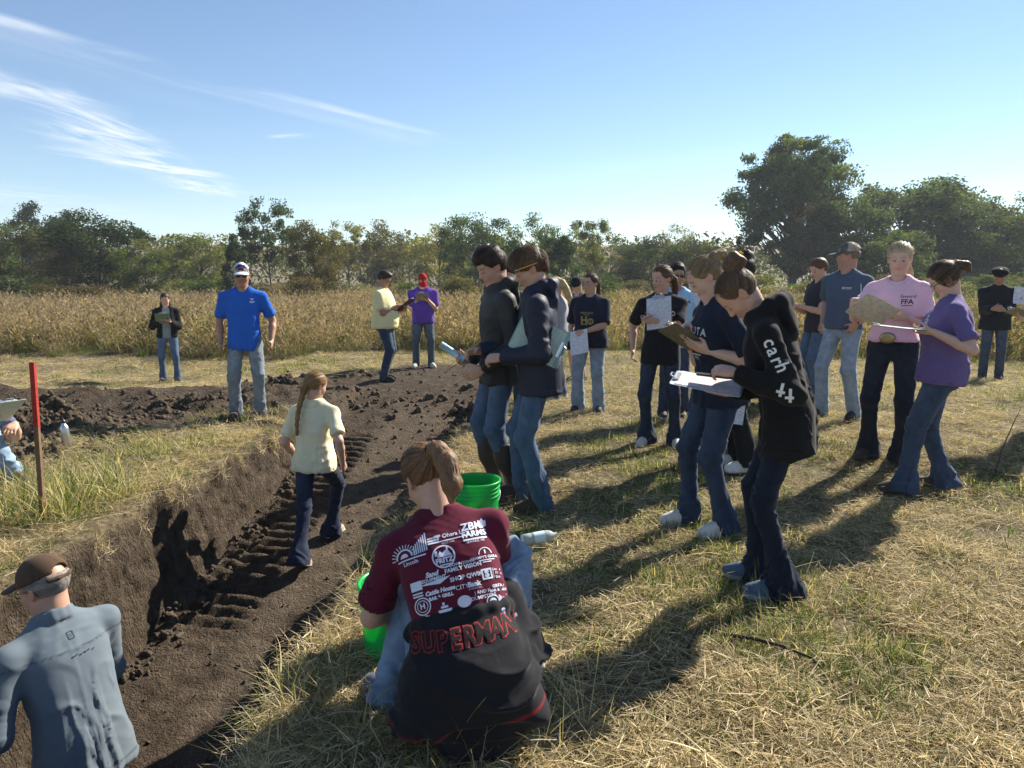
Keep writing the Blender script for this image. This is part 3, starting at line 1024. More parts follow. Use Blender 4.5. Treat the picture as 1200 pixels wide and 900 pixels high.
    def eyes(s, open_=1.0):
        for q in (-1, 1):
            mb = MB(); r = .0118
            prof = [(r * math.sin(a), -r * math.cos(a)) for a in np.linspace(.02, math.pi - .02, 9)]
            mb.lathe(prof, 14)
            V = np.concatenate(mb.v)
            ang = np.degrees(np.arctan2(np.hypot(V[:, 0], V[:, 1]), V[:, 2]))
            C = np.where((ang < 42)[:, None], np.array((.05, .035, .025)), np.array((.62, .58, .55)))
            V = V[:, [0, 2, 1]] * s.s
            V = V @ s.HM.T + s.hl(q * .031, .0765, -.0075)
            link('eye', make_mesh('eye', V, mb.f, M_PLASTIC, C), s.o)

    # ------------------------------------------------------------ hair
    def hair(s, col, style='short', gather=(0, -.10, .03), extra=None, part=0.0, vol=.012, line=.030, nape=-.075, streak=.35, name='hair', capped=False):
        k = s.s; F = np.stack([s.hr, s.hf, s.hu]); sd = Sdf()
        base = Sdf()
        base.ell(s.hl(0, -.008, .027), v3(.074 + vol, .096 + vol, .087 + vol) * k, F, .01)
        if capped: base.plane(s.hl(0, 0, .045), s.hu, .006 * k)
        if style in ('floppy',):
            base.ell(s.hl(.01, .055, .085), v3(.062, .048, .034) * k, F, .03 * k)
            base.ell(s.hl(0, -.03, .085), v3(.07, .08, .045) * k, F, .03 * k)
            base.ell(s.hl(0, -.075, .0), v3(.062, .04, .06) * k, F, .03 * k)
        nl = s.HM @ unit((0, 1.05, -1.0))
        base.plane(s.hl(0, 0, -line), nl, .012 * k)
        base.plane(s.hl(0, 0, nape), -s.hu, .012 * k)
        # sideburn line: clear the ears
        for q in (-1, 1): base.ell(s.hl(q * .085, .004, -.028), v3(.03, .03, .036) * k, F, .012 * k, 's')
        sd.group(base, .012 * k)
        for op in (extra or []):
            if op[0] == 'ell': sd.ell(s.hl(*op[1]), v3(op[2]) * k, F, .014 * k)
            elif op[0] == 'chain': sd.chain([s.hl(*p) for p in op[1]], [r * k for r in op[2]], (op[3] if len(op) > 3 else .012) * k)
            elif op[0] == 'wchain': sd.chain([v3(p) for p in op[1]], [r * k for r in op[2]], .010 * k)
        h = max(s.h * 1.15, .005)
        V, Q = sd.mesh(h, 1)
        Nn = vnormals(V, Q); hv = s.to_head(V)
        g = np.array(gather); d = hv - g
        # strands run towards the gathering point: vary across that direction only
        az = np.arctan2(d[:, 0], d[:, 2] + 1e-6); el = np.arctan2(np.hypot(d[:, 0], d[:, 2]), d[:, 1])
        st = fbm(np.stack([az * 9, el * 1.2, np.full(len(V), s.seed * 1.7)], 1), 3, .7)
        st2 = fbm(np.stack([hv[:, 0] * 90, hv[:, 1] * 90, hv[:, 2] * 14], 1) + s.seed, 3, .6)
        tail = sm(np.linalg.norm(hv - (0, -.01, .02), axis=1), .115, .15)
        stn = st * (1 - tail) + st2 * tail
        V = V + Nn * (stn * (.0045 + .004 * tail) * k)[:, None]
        C = np.array(col)[None] * (1 + streak * stn * 1.6 + .15 * fbm(hv * 20, 2))[:, None]
        tip = sm(-hv[:, 2], .05, .35)[:, None] * .25
        C = np.clip(C * (1 + tip), .004, 1)
        ho = link(name, make_mesh(name, V, Q, M_HAIR, C), s.o)
        if s.dist < 8.6 and not capped: s.strands(ho, V, C, g, style, extra)
        return ho

    def strands(s, ho, V, C, g, style, extra):
        """fine loose strands over the hair, running to where it is gathered (or along the tail)"""
        k = s.s; rng = np.random.default_rng(int(s.seed) + 5)
        hv = s.to_head(V)
        on = np.nonzero(np.linalg.norm(hv - (0, -.01, .02), axis=1) < .145)[0]
        n = 900 if s.dist < 6 else 450
        pick = rng.choice(on, n)
        c0 = np.array((0, -.010, .024)); gg = g - c0
        if style in ('short', 'floppy'): gg = np.array((.01, -.05, .105))
        W = []; F = []; CC = []; nv = 0
        wd = .0011 + .0003 * s.dist / 5
        for i in pick:
            d = hv[i] - c0; r0 = np.linalg.norm(d); u0 = d / r0; r1 = np.linalg.norm(gg); u1 = gg / r1
            dot = np.clip(u0 @ u1, -1, 1); om = math.acos(dot)
            if om < .12 or om > 2.9: continue
            frac = min(1, (rng.uniform(.35, .8) if style in ('short', 'floppy') else rng.uniform(.4, 1.0)))
            pts = []
            fly = rng.random() < .12
            for t in np.linspace(0, 1, 5):
                q = t * frac
                u = (math.sin((1 - q) * om) * u0 + math.sin(q * om) * u1) / math.sin(om)
                r = r0 + (max(r1, r0 * .96) - r0) * q + .0025 + (.006 * math.sin(t * 3.14) * rng.random() if fly else 0)
                if style in ('short', 'floppy'): r = r0 + .002 + (.007 * (1 - t)) * rng.random()
                pts.append(c0 + u * r)
            sd = np.cross(pts[-1] - pts[0], u0); sd /= (np.linalg.norm(sd) + 1e-9)
            cc = C[i] * rng.uniform(.55, 1.75)
            for j, p in enumerate(pts):
                w_ = wd * (1 if 0 < j < 4 else .5)
                W += [p - sd * w_, p + sd * w_]; CC += [cc, cc]
            F += [(nv + 2 * j, nv + 2 * j + 1, nv + 2 * j + 3, nv + 2 * j + 2) for j in range(4)]; nv += 10
        for op in (extra or []):
            if op[0] not in ('chain', 'wchain') or len(op[1]) < 4: continue
            P = [s.to_head(v3(p)) if op[0] == 'wchain' else v3(p) for p in op[1]]
            R_ = op[2]
            for _ in range(260):
                a_ = rng.uniform(0, 6.28); rr = rng.uniform(.8, 1.12)
                e0 = v3(math.cos(a_), math.sin(a_), math.cos(a_ * 1.7) * .5); cc = C[rng.integers(len(C))] * rng.uniform(.5, 1.9)
                st = rng.integers(0, max(1, len(P) - 3)); L_ = min(len(P), st + 4)
                for j in range(st, L_):
                    d = P[min(j + 1, len(P) - 1)] - P[max(j - 1, 0)]; d = d / (np.linalg.norm(d) + 1e-9)
                    e = e0 - d * (e0 @ d); e = e / (np.linalg.norm(e) + 1e-9); sd = np.cross(e, d)
                    p = P[j] + e * R_[j] * rr
                    W += [p - sd * wd, p + sd * wd]; CC += [cc, cc]
                m = L_ - st
                F += [(nv + 2 * j, nv + 2 * j + 1, nv + 2 * j + 3, nv + 2 * j + 2) for j in range(m - 1)]; nv += 2 * m
        if not F: return
        W = np.array(W) * k @ s.HM.T + s.Hc
        so = link('strands', make_mesh('strands', W, np.array(F), M_HAIR, np.clip(np.array(CC), .004, 1)), ho)
        so['kind'] = 'stuff'

    def cap(s, col, brimc=None, tilt=0.0, back=None, front=None, h=None, logo=None, backwards=False, hole=False):
        k = s.s; F = np.stack([s.hr, s.hf, s.hu]); sd = Sdf()
        sgn = -1 if backwards else 1
        sd.ell(s.hl(0, -.010, .036), v3(.088, .107, .097) * k, F, .01)
        sd.plane(s.hl(0, 0, .028), s.HM @ unit((0, -.22 * sgn, -1)), .006 * k)
        inner = Sdf(); inner.ell(s.hl(0, -.010, .03), v3(.079, .098, .088) * k, F, .01); sd.group(inner, .004, 's')
        if hole: sd.ell(s.hl(0, -.112 * sgn, .056), v3(.036, .05, .022) * k, F, .004, 's')
        if hole: sd.chain([s.hl(-.055, -.088 * sgn, .028), s.hl(-.025, -.106 * sgn, .026), s.hl(.025, -.106 * sgn, .026), s.hl(.055, -.088 * sgn, .028)], [.011 * k] * 4, .004)
        hh = h or max(s.h * 1.1, .0055)
        V, Q = sd.mesh(hh, 1); hv = s.to_head(V)
        C = np.tile(np.array(col, float), (len(V), 1))
        if back is not None: C[hv[:, 1] * sgn < .01] = back
        if front is not None: C[(hv[:, 1] * sgn > .05) & (hv[:, 2] > .05)] = front
        az = np.arctan2(hv[:, 0], hv[:, 1])
        seam = np.exp(-((((az / (math.pi / 3)) + .5) % 1 - .5) / .035) ** 2) * (hv[:, 2] > .045)
        C = C * (1 - .3 * seam[:, None])
        C[np.linalg.norm(hv[:, :2] - (0, -.01), axis=1) < .012] *= .7
        o = link('cap', make_mesh('cap', V, Q, M_CLOTH, C), s.o)
        b = Sdf()
        b.ell(s.hl(0, .100 * sgn, .030 - tilt), v3(.078, .085, .010) * k, np.stack([s.hr, s.HM @ unit((0, 1, -.18 * sgn)), s.HM @ unit((0, .18 * sgn, 1))]), .01)
        b.plane(s.hl(0, .055 * sgn, 0), s.HM @ v3(0, -sgn, 0), 0)
        for q in (-1, 1): pass
        V, Q = b.mesh(min(hh, .0055), 1)
        hv = s.to_head(V); V = V - s.hu * ((hv[:, 0] ** 2) * 3.0 * k)[:, None]
        link('brim', make_mesh('brim', V, Q, M_CLOTH, np.array(brimc or col)), o)
        return o

    def beanie(s, col, kind='beanie'):
        k = s.s; F = np.stack([s.hr, s.hf, s.hu]); sd = Sdf()
        if kind == 'beret':
            sd.ell(s.hl(0, .0, .072), v3(.115, .125, .045) * k, np.stack([s.hr, s.HM @ unit((0, 1, -.15)), s.HM @ unit((0, .15, 1))]), .02)
            sd.ell(s.hl(0, -.01, .035), v3(.088, .106, .05) * k, F, .02)
        else:
            sd.ell(s.hl(0, -.012, .034), v3(.089, .108, .102) * k, F, .01)
            sd.plane(s.hl(0, 0, .018), s.HM @ unit((0, -.25, -1)), .006)
        V, Q = sd.mesh(max(s.h * 1.1, .006), 1)
        hv = s.to_head(V)
        C = np.array(col)[None] * (1 + .2 * fbm(hv * 40, 2))[:, None]
        return link('hat', make_mesh('hat', V, Q, M_CLOTH, C), s.o)

    def glasses(s, dark=True, col=(.01, .01, .012)):
        mb = MB(); k = s.s
        for q in (-1, 1):
            if dark:
                mb.box(s.hl(q * .032, .095, -.006), .050 * k, .006 * k, .033 * k, s.HM, col)
            else:
                c = (q * .032, .097, -.008)
                mb.tube([s.hl(c[0] + .024 * math.cos(a), c[1] - .004 * abs(math.cos(a)), c[2] + .017 * math.sin(a)) for a in np.linspace(0, 2 * math.pi, 15)], .0018 * k, 5, col)
            mb.tube([s.hl(q * .056, .090, 0), s.hl(q * .075, .04, .002), s.hl(q * .080, -.005, .0), s.hl(q * .078, -.02, -.02)], .0022 * k, 5, col)
        mb.tube([s.hl(-.010, .100, .0), s.hl(.010, .100, .0)], .002 * k, 5, col)
        return mb.build('sunglasses' if dark else 'glasses', M_PLASTIC, s.o)

    # ------------------------------------------------------------ clothes
    def torso_stations(s, hem, gl=1.0, belly=0.0, flare=0.0, up=None, grow=0.0):
        k = s.s; w = s.w; g = grow
        fem = s.fem
        um = unit(s.pu + s.tu)
        mixr = unit(s.pr + s.tr); mixf = unit(s.pf + s.tf)
        st = [(s.P - s.pu * hem * k, s.pr, s.pf, (.172 * s.hipw * gl + flare + g) * k, (.124 * w * gl + flare + g + belly * .6) * k),
              (s.P + s.pu * max(.03, -hem + .02) * k + s.pf * belly * .35 * k, s.pr, s.pf, (.168 * s.hipw * gl + flare * .5 + g) * k, (.124 * w * gl + g + belly * .8) * k),
              (s.W + mixf * belly * .45 * k, mixr, mixf, ((.140 if fem else .155) * w * gl + g) * k, (.108 * w * gl + g + belly) * k),
              (s.W + s.tu * .13 * k + s.tf * (belly * .3 + s.bust * .5) * k, s.tr, s.tf, ((.150 if fem else .168) * w * gl + g) * k, ((.112 + s.bust) * w * gl + g + belly * .35) * k),
              (s.S - s.tu * .10 * k + s.tf * s.bust * .3 * k, s.tr, s.tf, ((.150 if fem else .172) * w * gl + g) * k, ((.108 + s.bust * .6) * w * gl + g) * k),
              (s.S - s.tu * .02 * k, s.tr, s.tf, ((.128 if fem else .148) * w * gl + g) * k, (.080 * w * gl + g) * k),
              (s.S + s.tu * .03 * k, s.tr, s.tf, (.088 + g) * k, (.064 + g) * k),
              (s.S + s.tu * .052 * k, s.tr, s.tf, (.066 + g) * k, (.058 + g) * k)]
        return st

    def top(s, col, name='shirt', sleeve='short', hem=.075, gl=1.0, belly=0.0, flare=0.0, sl=1.0, frac=.66, hood=False, collar=False, open_=False,
            fold=.006, mat=None, paint=None, grow=0.0, cut=None, wave=0.0, neckhole=True, h=None, stiff=1.0):
        k = s.s; sd = Sdf()
        sd.loft(s.torso_stations(hem, gl, belly, flare, grow=grow), .03)
        am = (.9 if s.fem else 1.0) * (.45 + .55 * s.w) * sl
        for q in 'RL':
            sg = 1 if q == 'R' else -1
            a, e, wr = s.sh[q], s.elb[q], s.wri[q]
            sd.cone(s.S + s.tr * sg * .05 * k + s.tu * .008 * k, a, (.042 + grow) * k, (.048 + grow) * k, .035 * k)
            arm = Sdf()
            if sleeve == 'short':
                end = a + (e - a) * frac
                arm.cone(a, end, (.050 * am ** .5 + grow) * k, (.061 * am + grow) * k, .02)
                arm.plane(end, unit(e - a), 0)
                if s.h < .0085:
                    inn = Sdf(); inn.cone(a + (end - a) * .7, end + (end - a) * .2, (.048 * am) * k, (.051 * am) * k, 0); arm.group(inn, 0, 's')
            elif sleeve == 'long':
                arm.cone(a, e, (.051 * am ** .5 + grow) * k, (.050 * am + grow) * k, .02)
                d = unit(wr - e); end = wr - d * .002 * k
                arm.cone(e, end, (.051 * am + grow) * k, (.039 * am + grow) * k, .025 * k)
                arm.plane(end, d, 0)
            sd.group(arm, .035 * k)
        if hood:
            ring = []; rr = []
            for t in np.linspace(-2.55, 2.55, 11):
                b_ = abs(t) < 1.2
                rad = .082 + .02 * math.cos(t)
                p = s.S + s.tr * (math.sin(t) * rad * k) - s.tf * (math.cos(t) * (rad * 1.1) * k) + s.tu * ((.045 + .030 * math.cos(t)) if not b_ else .066) * k
                ring.append(p); rr.append((.026 + .019 * max(0, math.cos(t))) * k)
            sd.chain(ring, rr, .02 * k)
            sd.ell(s.S - s.tf * .115 * k - s.tu * .03 * k, v3(.105, .032, .090) * k, np.stack([s.tr, s.tf, s.tu]), .03 * k)
        if collar:
            ring = [s.S + s.tr * (math.sin(t) * .068 * k) - s.tf * (math.cos(t) * .070 - .004) * k + s.tu * (.052 + .016 * math.cos(t)) * k for t in np.linspace(-2.7, 2.7, 13)]
            for p_ in range(4):
                ring2 = [p - s.tu * .013 * k * p_ + (p - s.S) * (.06 * p_ / 3) for p in ring]; sd.chain(ring2, [.0125 * k] * 13, .006 * k)
        if neckhole:
            # scoop for the neckline
            sd.cone(s.N + s.tu * .06 * k + s.tf * .02 * k, s.S + s.tu * .055 * k + s.tf * .035 * k, .075 * k, .058 * k, .006 * k, 's') if not (hood or collar) else None
        if open_:
            sd.loft([(s.P - s.pu * .2 * k + s.pf * .13 * k, s.pr, s.pf, open_ * k, .11 * k), (s.S + s.tu * .1 * k + s.tf * .12 * k, s.tr, s.tf, open_ * .8 * k, .1 * k)], .008, 's')
        if cut: cut(sd)
        hh = h or max(s.h * 1.35, .0084)
        V, Q = sd.mesh(hh, 1)
        Nn = vnormals(V, Q)
        tv = s.to_torso(V)
        # creases: broad drapes, tension from armpits and waist, tighter ones at bent sleeves
        P0 = V / k + s.seed * 3.1
        warp = .05 * np.stack([fbm(P0 * 6 + 5, 2), fbm(P0 * 6 + 9, 2), fbm(P0 * 6 + 14, 2)], 1)
        big = fbm((P0 + warp) * (8, 8, 3.6), 2)
        side_ = np.sign(tv[:, 0]) * sm(np.abs(tv[:, 0]), 0, .05)
        dia = np.stack([tv[:, 0] * 4 + tv[:, 2] * 8 * side_, tv[:, 1] * 5, tv[:, 2] * 9 - np.abs(tv[:, 0]) * 9], 1) + s.seed
        rid = np.clip(1 - np.abs(vnoise(dia * .95 + warp * 9)) * 2.6, 0, 1) ** 1.5
        ver = np.clip(1 - np.abs(fbm(np.stack([np.arctan2(tv[:, 0], tv[:, 1]) * 3.2, tv[:, 2] * 1.7, np.full(len(V), s.seed * 1.3)], 1) + warp * 8, 1)) * 2.6, 0, 1) ** 1.5
        low = sm(-tv[:, 2], .15, .42)
        A = fold * stiff * 1.25
        disp = A * (.9 * big + 1.0 * (rid - .3) * (.45 + .55 * low) + .9 * (ver - .3) * low)
        for q in 'RL':
            de = np.linalg.norm(V - s.elb[q], axis=1) / k
            if sleeve == 'long':
                ax_ = unit(s.wri[q] - s.sh[q]); t_ = ((V - s.elb[q]) @ ax_) / k
                wgt = np.exp(-(de / .16) ** 2)
                disp = disp + wgt * A * 1.2 * fbm(np.stack([t_ * 34, fbm(P0 * 9, 2) * 2.2, np.full(len(V), s.seed)], 1), 2)
        disp = np.where(tv[:, 2] < -.3, np.maximum(disp, -.0015), disp)
        edge = np.zeros(len(V))
        if sleeve == 'short':
            for q in 'RL':
                a, e = s.sh[q], s.elb[q]; d_ = unit(e - a); end = a + (e - a) * frac
                t_ = (V - end) @ d_ / k; rr_ = np.linalg.norm((V - end) - np.outer((V - end) @ d_, d_), axis=1) / k
                nr_ = (t_ > -.05) & (t_ < .03) & (rr_ < .10)
                disp = np.where(nr_, disp * .3, disp)
                edge = np.maximum(edge, np.exp(-((t_ + .021) / .0028) ** 2) * (rr_ < .10))
            hz_ = (V - (s.P - s.pu * hem * k)) @ s.pu / k
            edge = np.maximum(edge, np.exp(-((hz_ - .022) / .0028) ** 2) * (np.abs((V - s.P) @ s.pr) < .24 * k))
            nk = np.linalg.norm((V - s.S) - np.outer((V - s.S) @ s.tu, s.tu), axis=1) / k
            edge = np.maximum(edge, .6 * np.exp(-((nk - .088) / .004) ** 2) * (tv[:, 2] > -.02))
        V = V + Nn * (disp * k)[:, None]
        C = np.tile(np.array(col, float), (len(V), 1))
        if sleeve == 'long':
            for q in 'RL':
                d_ = unit(s.wri[q] - s.elb[q]); t_ = (V - s.wri[q]) @ d_ / k
                rr_ = np.linalg.norm((V - s.wri[q]) - np.outer((V - s.wri[q]) @ d_, d_), axis=1) / k
                edge = np.maximum(edge, 1.4 * np.exp(-((t_ + .055) / .0035) ** 2) * (rr_ < .08))
            hz_ = (V - (s.P - s.pu * hem * k)) @ s.pu / k
            edge = np.maximum(edge, 1.4 * np.exp(-((hz_ - .055) / .0035) ** 2) * (np.abs((V - s.P) @ s.pr) < .25 * k))
        C = C * (1 - .35 * edge[:, None])
        if paint is not None: C = paint(C, V, tv, Nn)
        o = link(name, make_mesh(name, V, Q, mat or M_CLOTH, C), s.o)
        o_bvh = BVHTree.FromPolygons(V.tolist(), Q.tolist()) if s.dist < 14 else None
        s.bvh = o_bvh; s.top_obj = o; s.tops = getattr(s, 'tops', {}); s.tops[name] = (o, o_bvh)
        return o

    def trousers(s, col, cut='straight', wear=.5, fit=1.0, hem_z=.015, name='jeans', mat=None, short=False, tuck=None, waistup=.10, hemc=None, wearc=(.25, .33, .44), fold=.005, h=None):
        k = s.s; sd = Sdf(); hw = s.hipw * fit
        st = [(s.P - s.pu * .10 * k, s.pr, s.pf, .150 * hw * k, .105 * s.w * fit * k), (s.P, s.pr, s.pf, .160 * hw * k, .114 * s.w * fit * k),
              (s.P + s.pu * waistup * k, s.pr, s.pf, .130 * hw * k, .098 * s.w * fit * k)]
        sd.loft(st, .03)
        rad = {'straight': (.060, .062), 'boot': (.052, .082), 'flare': (.052, .105), 'slim': (.048, .046), 'wide': (.074, .082)}[cut]
        for q in 'RL':
            leg = Sdf()
            sg = 1 if q == 'R' else -1
            a, kn, an = s.hip[q], s.knee[q], s.ank[q]
            leg.cone(a + s.pu * .01 * k, kn, .090 * hw * k, .064 * fit * s.w ** .5 * k, .03)
            sd.ell(a - s.pf * .045 * k - s.pu * .025 * k, v3(.074, .052, .078) * k * hw, np.stack([s.pr, s.pf, s.pu]), .035 * k)
            d = unit(an - kn)
            if short:
                leg.plane(kn - unit(kn - a) * .02 * k, unit(kn - a), 0)
            else:
                low = an + d * (.085 - hem_z) * k if tuck is None else kn + (an - kn) * tuck
                if tuck is None:
                    fdv = rz(s.foot[q][1]) @ v3(0, 1, 0)
                    mid = kn * .45 + low * .55
                    r_ = rad if hasattr(rad, '__len__') else (rad, rad)
                    leg.cone(kn, mid, .064 * fit * s.w ** .5 * k, r_[0] * fit ** .5 * k, .02)
                    leg.cone(mid, low + fdv * .012 * k, r_[0] * fit ** .5 * k, r_[1] * fit ** .5 * k, .02)
                    leg.plane(low, unit(d + v3(0, 0, -.6)), 0)
                else:
                    leg.cone(kn, low, .064 * k, .056 * k, .02); leg.plane(low + d * .01, d, 0)
            sd.group(leg, .022 * k)
        hh = h or max(s.h * 1.35, .0084)
        V, Q = sd.mesh(hh, 1)
        Nn = vnormals(V, Q)
        P0 = V / k + s.seed * 2.3
        warp = .06 * np.stack([fbm(P0 * 5 + 5, 2), fbm(P0 * 5 + 9, 2), fbm(P0 * 5 + 14, 2)], 1)
        disp = fold * .9 * fbm((P0 + warp) * (9, 9, 3.2), 2)
        sgx = np.sign(P0[:, 0] - np.round(P0[:, 0]))
        ang = np.zeros(len(V))
        for q in 'RL':
            near_ = np.linalg.norm((V - (s.hip[q] + s.ank[q]) * .5)[:, :2], axis=1)
            ang = np.where((V[:, 0] > s.P[0]) == (q == 'R'), np.arctan2(V[:, 0] - (s.hip[q][0] + s.ank[q][0]) * .5, V[:, 1] - (s.hip[q][1] + s.ank[q][1]) * .5), ang)
        rid = np.clip(1 - np.abs(fbm(np.stack([np.sin(ang) * 1.6, np.cos(ang) * 1.6, P0[:, 2] * 13 + np.sin(ang + s.seed) * 1.6], 1) + warp * 22, 2)) * 3.8, 0, 1) ** 1.4 - .25
        wk = np.zeros(len(V))
        for q in 'RL':
            wk = np.maximum(wk, np.exp(-(np.linalg.norm(V - s.knee[q], axis=1) / (.15 * k)) ** 2) * .9)
            wk = np.maximum(wk, np.exp(-(np.linalg.norm(V - (s.ank[q] + v3(0, 0, .02)), axis=1) / (.17 * k)) ** 2) * 1.25)
            wk = np.maximum(wk, np.exp(-(np.linalg.norm(V - (s.hip[q] + s.pf * .08 * k), axis=1) / (.13 * k)) ** 2) * .8)
        disp = disp + fold * 1.7 * rid * (.18 + wk)
        V = V + Nn * (disp * k)[:, None]
        C = np.tile(np.array(col, float), (len(V), 1))
        if wear:
            fr = np.clip(Nn @ s.pf, 0, 1) * .8 + np.clip(-(Nn @ s.pf), 0, 1) * .45
            tz = np.zeros(len(V))
            for q in 'RL':
                c_ = (s.hip[q] * .45 + s.knee[q] * .55)
                tz = np.maximum(tz, np.exp(-(np.linalg.norm((V - c_) * (1, 1, .55), axis=1) / (.15 * k)) ** 2))
                tz = np.maximum(tz, .55 * np.exp(-(np.linalg.norm((V - s.knee[q] * .6 - s.ank[q] * .4) * (1, 1, .6), axis=1) / (.13 * k)) ** 2))
            wv = np.clip(.55 * wear * (fr * tz * 1.2 + .35 * wk * np.clip(rid, 0, 1) + .15 * fbm(P0 * 12, 3)), 0, 1)[:, None]
            C = C * (1 - wv) + np.array(wearc) * wv
        # seams down the sides, hem stitching
        for q in 'RL':
            sg = 1 if q == 'R' else -1
            a, b = s.hip[q], s.ank[q]
            ax_ = unit(b - a); rel = V - a; rel = rel - np.outer(rel @ ax_, ax_)
            sidev = s.pr * sg - ax_ * (s.pr @ ax_) * sg
            out = rel @ unit(sidev); fwd_ = rel @ unit(np.cross(ax_, sidev))
            m_ = (out > .03 * k) * np.exp(-(fwd_ / (.006 * k)) ** 2)
            C = C * (1 - .25 * m_[:, None])
        return link(name, make_mesh(name, V, Q, mat or M_DENIM, C), s.o)

    def shoes(s, col, sole=(.6, .58, .55), kind='sneaker', lace=None, only='RL'):
        k = s.s
        for q in only:
            V, Q, part_ = shoe_shape(kind, max(round(s.h * 1.2, 3), .006))
            C = np.where((part_ == 1)[:, None], np.array(sole), np.array(col))
            if lace is not None: C = np.where((part_ == 2)[:, None], np.array(lace), C)
            if kind == 'boot': C = np.where((part_ == 3)[:, None], np.array((.035, .028, .024)), C)
            g, fy, fp = s.foot[q]
            W = V * (1, 1, 1) * k
            if q == 'L': W = W * (-1, 1, 1)
            piv = v3(0, .13, .01) * k
            W = (W - piv) @ rx(-fp).T + piv
            W = W @ rz(fy).T
            if kind == 'boot':
                up = sm(V[:, 2], .08, .30)[:, None]; W = W + up * (s.knee[q] - s.ank[q] - v3(0, 0, np.linalg.norm(s.knee[q] - s.ank[q]))) * .6
            an = v3(s.ank[q][0], s.ank[q][1], 0) if abs(fp) < .01 else g
            W = W + v3(an[0], an[1], s.foot[q][0][2])
            Qq = Q if q == 'R' else Q[:, ::-1]
            link('shoe' if kind != 'boot' else 'boot', make_mesh('shoe', W, Qq, M_RUBBER if kind == 'boot' else M_SHOE, C), s.o)

    def decal(s, V2, faces, origin, right, up, name='lettering', col=(.85, .85, .85), garment=None, off=.0022, reach=.35):
        """flat print (x, y in metres) laid on the garment: each point dropped onto the cloth"""
        o, bvh = s.tops[garment] if garment else (s.top_obj, s.bvh)
        V2, faces = refine2d(V2, faces)
        n = unit(np.cross(right, up))
        W = []; keep = []
        for (x, y) in V2:
            p = origin + right * x + up * y + n * reach
            hit = bvh.ray_cast(Vector(p), Vector(-n), reach * 2)
            if hit[0] is None or abs(float(np.array(hit[1]) @ n)) < .28: W.append(p - n * reach); keep.append(False)
            else: W.append(np.array(hit[0]) + n * off); keep.append(True)
        W = np.array(W); V2 = np.array(V2)
        def fine_(f): return all(np.linalg.norm(W[f[i]] - W[f[i - 1]]) < 2.5 * np.linalg.norm(V2[f[i]] - V2[f[i - 1]]) + .002 for i in range(3))
        F = [f for f in faces if all(keep[i] for i in f) and fine_(f)]
        if not F: return None
        cc = np.array(col, float)
        return link(name, make_mesh(name, np.array(W), F, M_INK, cc, smooth=False), o)


_SHOES = {}


def shoe_shape(kind, h):
    if (kind, h) in _SHOES: return _SHOES[(kind, h)]
    sd = Sdf()
    if kind == 'boot':
        sd.cone((0, -.03, .035), (0, .15, .03), .048, .047, .02); sd.ell((0, .12, .04), (.052, .085, .045), None, .03)
        sd.cone((0, -.012, .06), (0, -.012, .22), .052, .060, .04); sd.cone((0, -.012, .22), (0, -.012, .40), .060, .072, .03)
        sd.plane((0, 0, 0), (0, 0, -1), 0); sd.plane((0, 0, .395), (0, 0, 1), 0)
    else:
        sd.ell((0, .105, .034), (.043, .095, .046), None, .02); sd.ell((0, -.018, .045), (.036, .050, .052), None, .03)
        sd.cone((0, -.02, .05), (0, -.018, .090), .036, .036, .02); sd.cone((0, .0, .075), (0, .10, .055), .030, .030, .03)
        sole = Sdf(); sole.cone((0, -.028, .012), (0.004, .145, .012), .043, .047, .01); sole.plane((0, 0, .028), (0, 0, 1), 0); sd.group(sole, .004)
        sd.plane((0, 0, 0), (0, 0, -1), 0)
    V, Q = sd.mesh(h, 1)
    part_ = np.zeros(len(V), int); part_[V[:, 2] < .027] = 1
    lac = (V[:, 1] > .02) & (V[:, 1] < .10) & (np.abs(V[:, 0]) < .022) & (V[:, 2] > .05) & ((V[:, 1] * 62 % 1) < .5)
    part_[lac] = 2
    if kind == 'boot':
        part_[V[:, 2] > .17] = 3; part_[(V[:, 2] < .022)] = 1
    _SHOES[(kind, h)] = (V, Q, part_)
    return _SHOES[(kind, h)]


# ---------------------------------------------------------------- lettering outlines
_TXT = {}


def refine2d(V, F, L=.011):
    """split flat print into small triangles so that it follows the cloth"""
    V = [tuple(p) for p in np.asarray(V, float)]
    st = []
    for f in F:
        for i in range(1, len(f) - 1): st.append((f[0], f[i], f[i + 1]))
    out = []; mid = {}
    def mp(a, b):
        key = (min(a, b), max(a, b))
        if key not in mid: mid[key] = len(V); V.append(((V[a][0] + V[b][0]) / 2, (V[a][1] + V[b][1]) / 2))
        return mid[key]
    while st:
        t = st.pop()
        e = [math.hypot(V[t[i]][0] - V[t[(i + 1) % 3]][0], V[t[i]][1] - V[t[(i + 1) % 3]][1]) for i in range(3)]
        m = max(range(3), key=lambda i: e[i])
        if e[m] < L: out.append(t); continue
        a, b, c = t[m], t[(m + 1) % 3], t[(m + 2) % 3]
        q = mp(a, b); st += [(a, q, c), (q, b, c)]
    return V, out




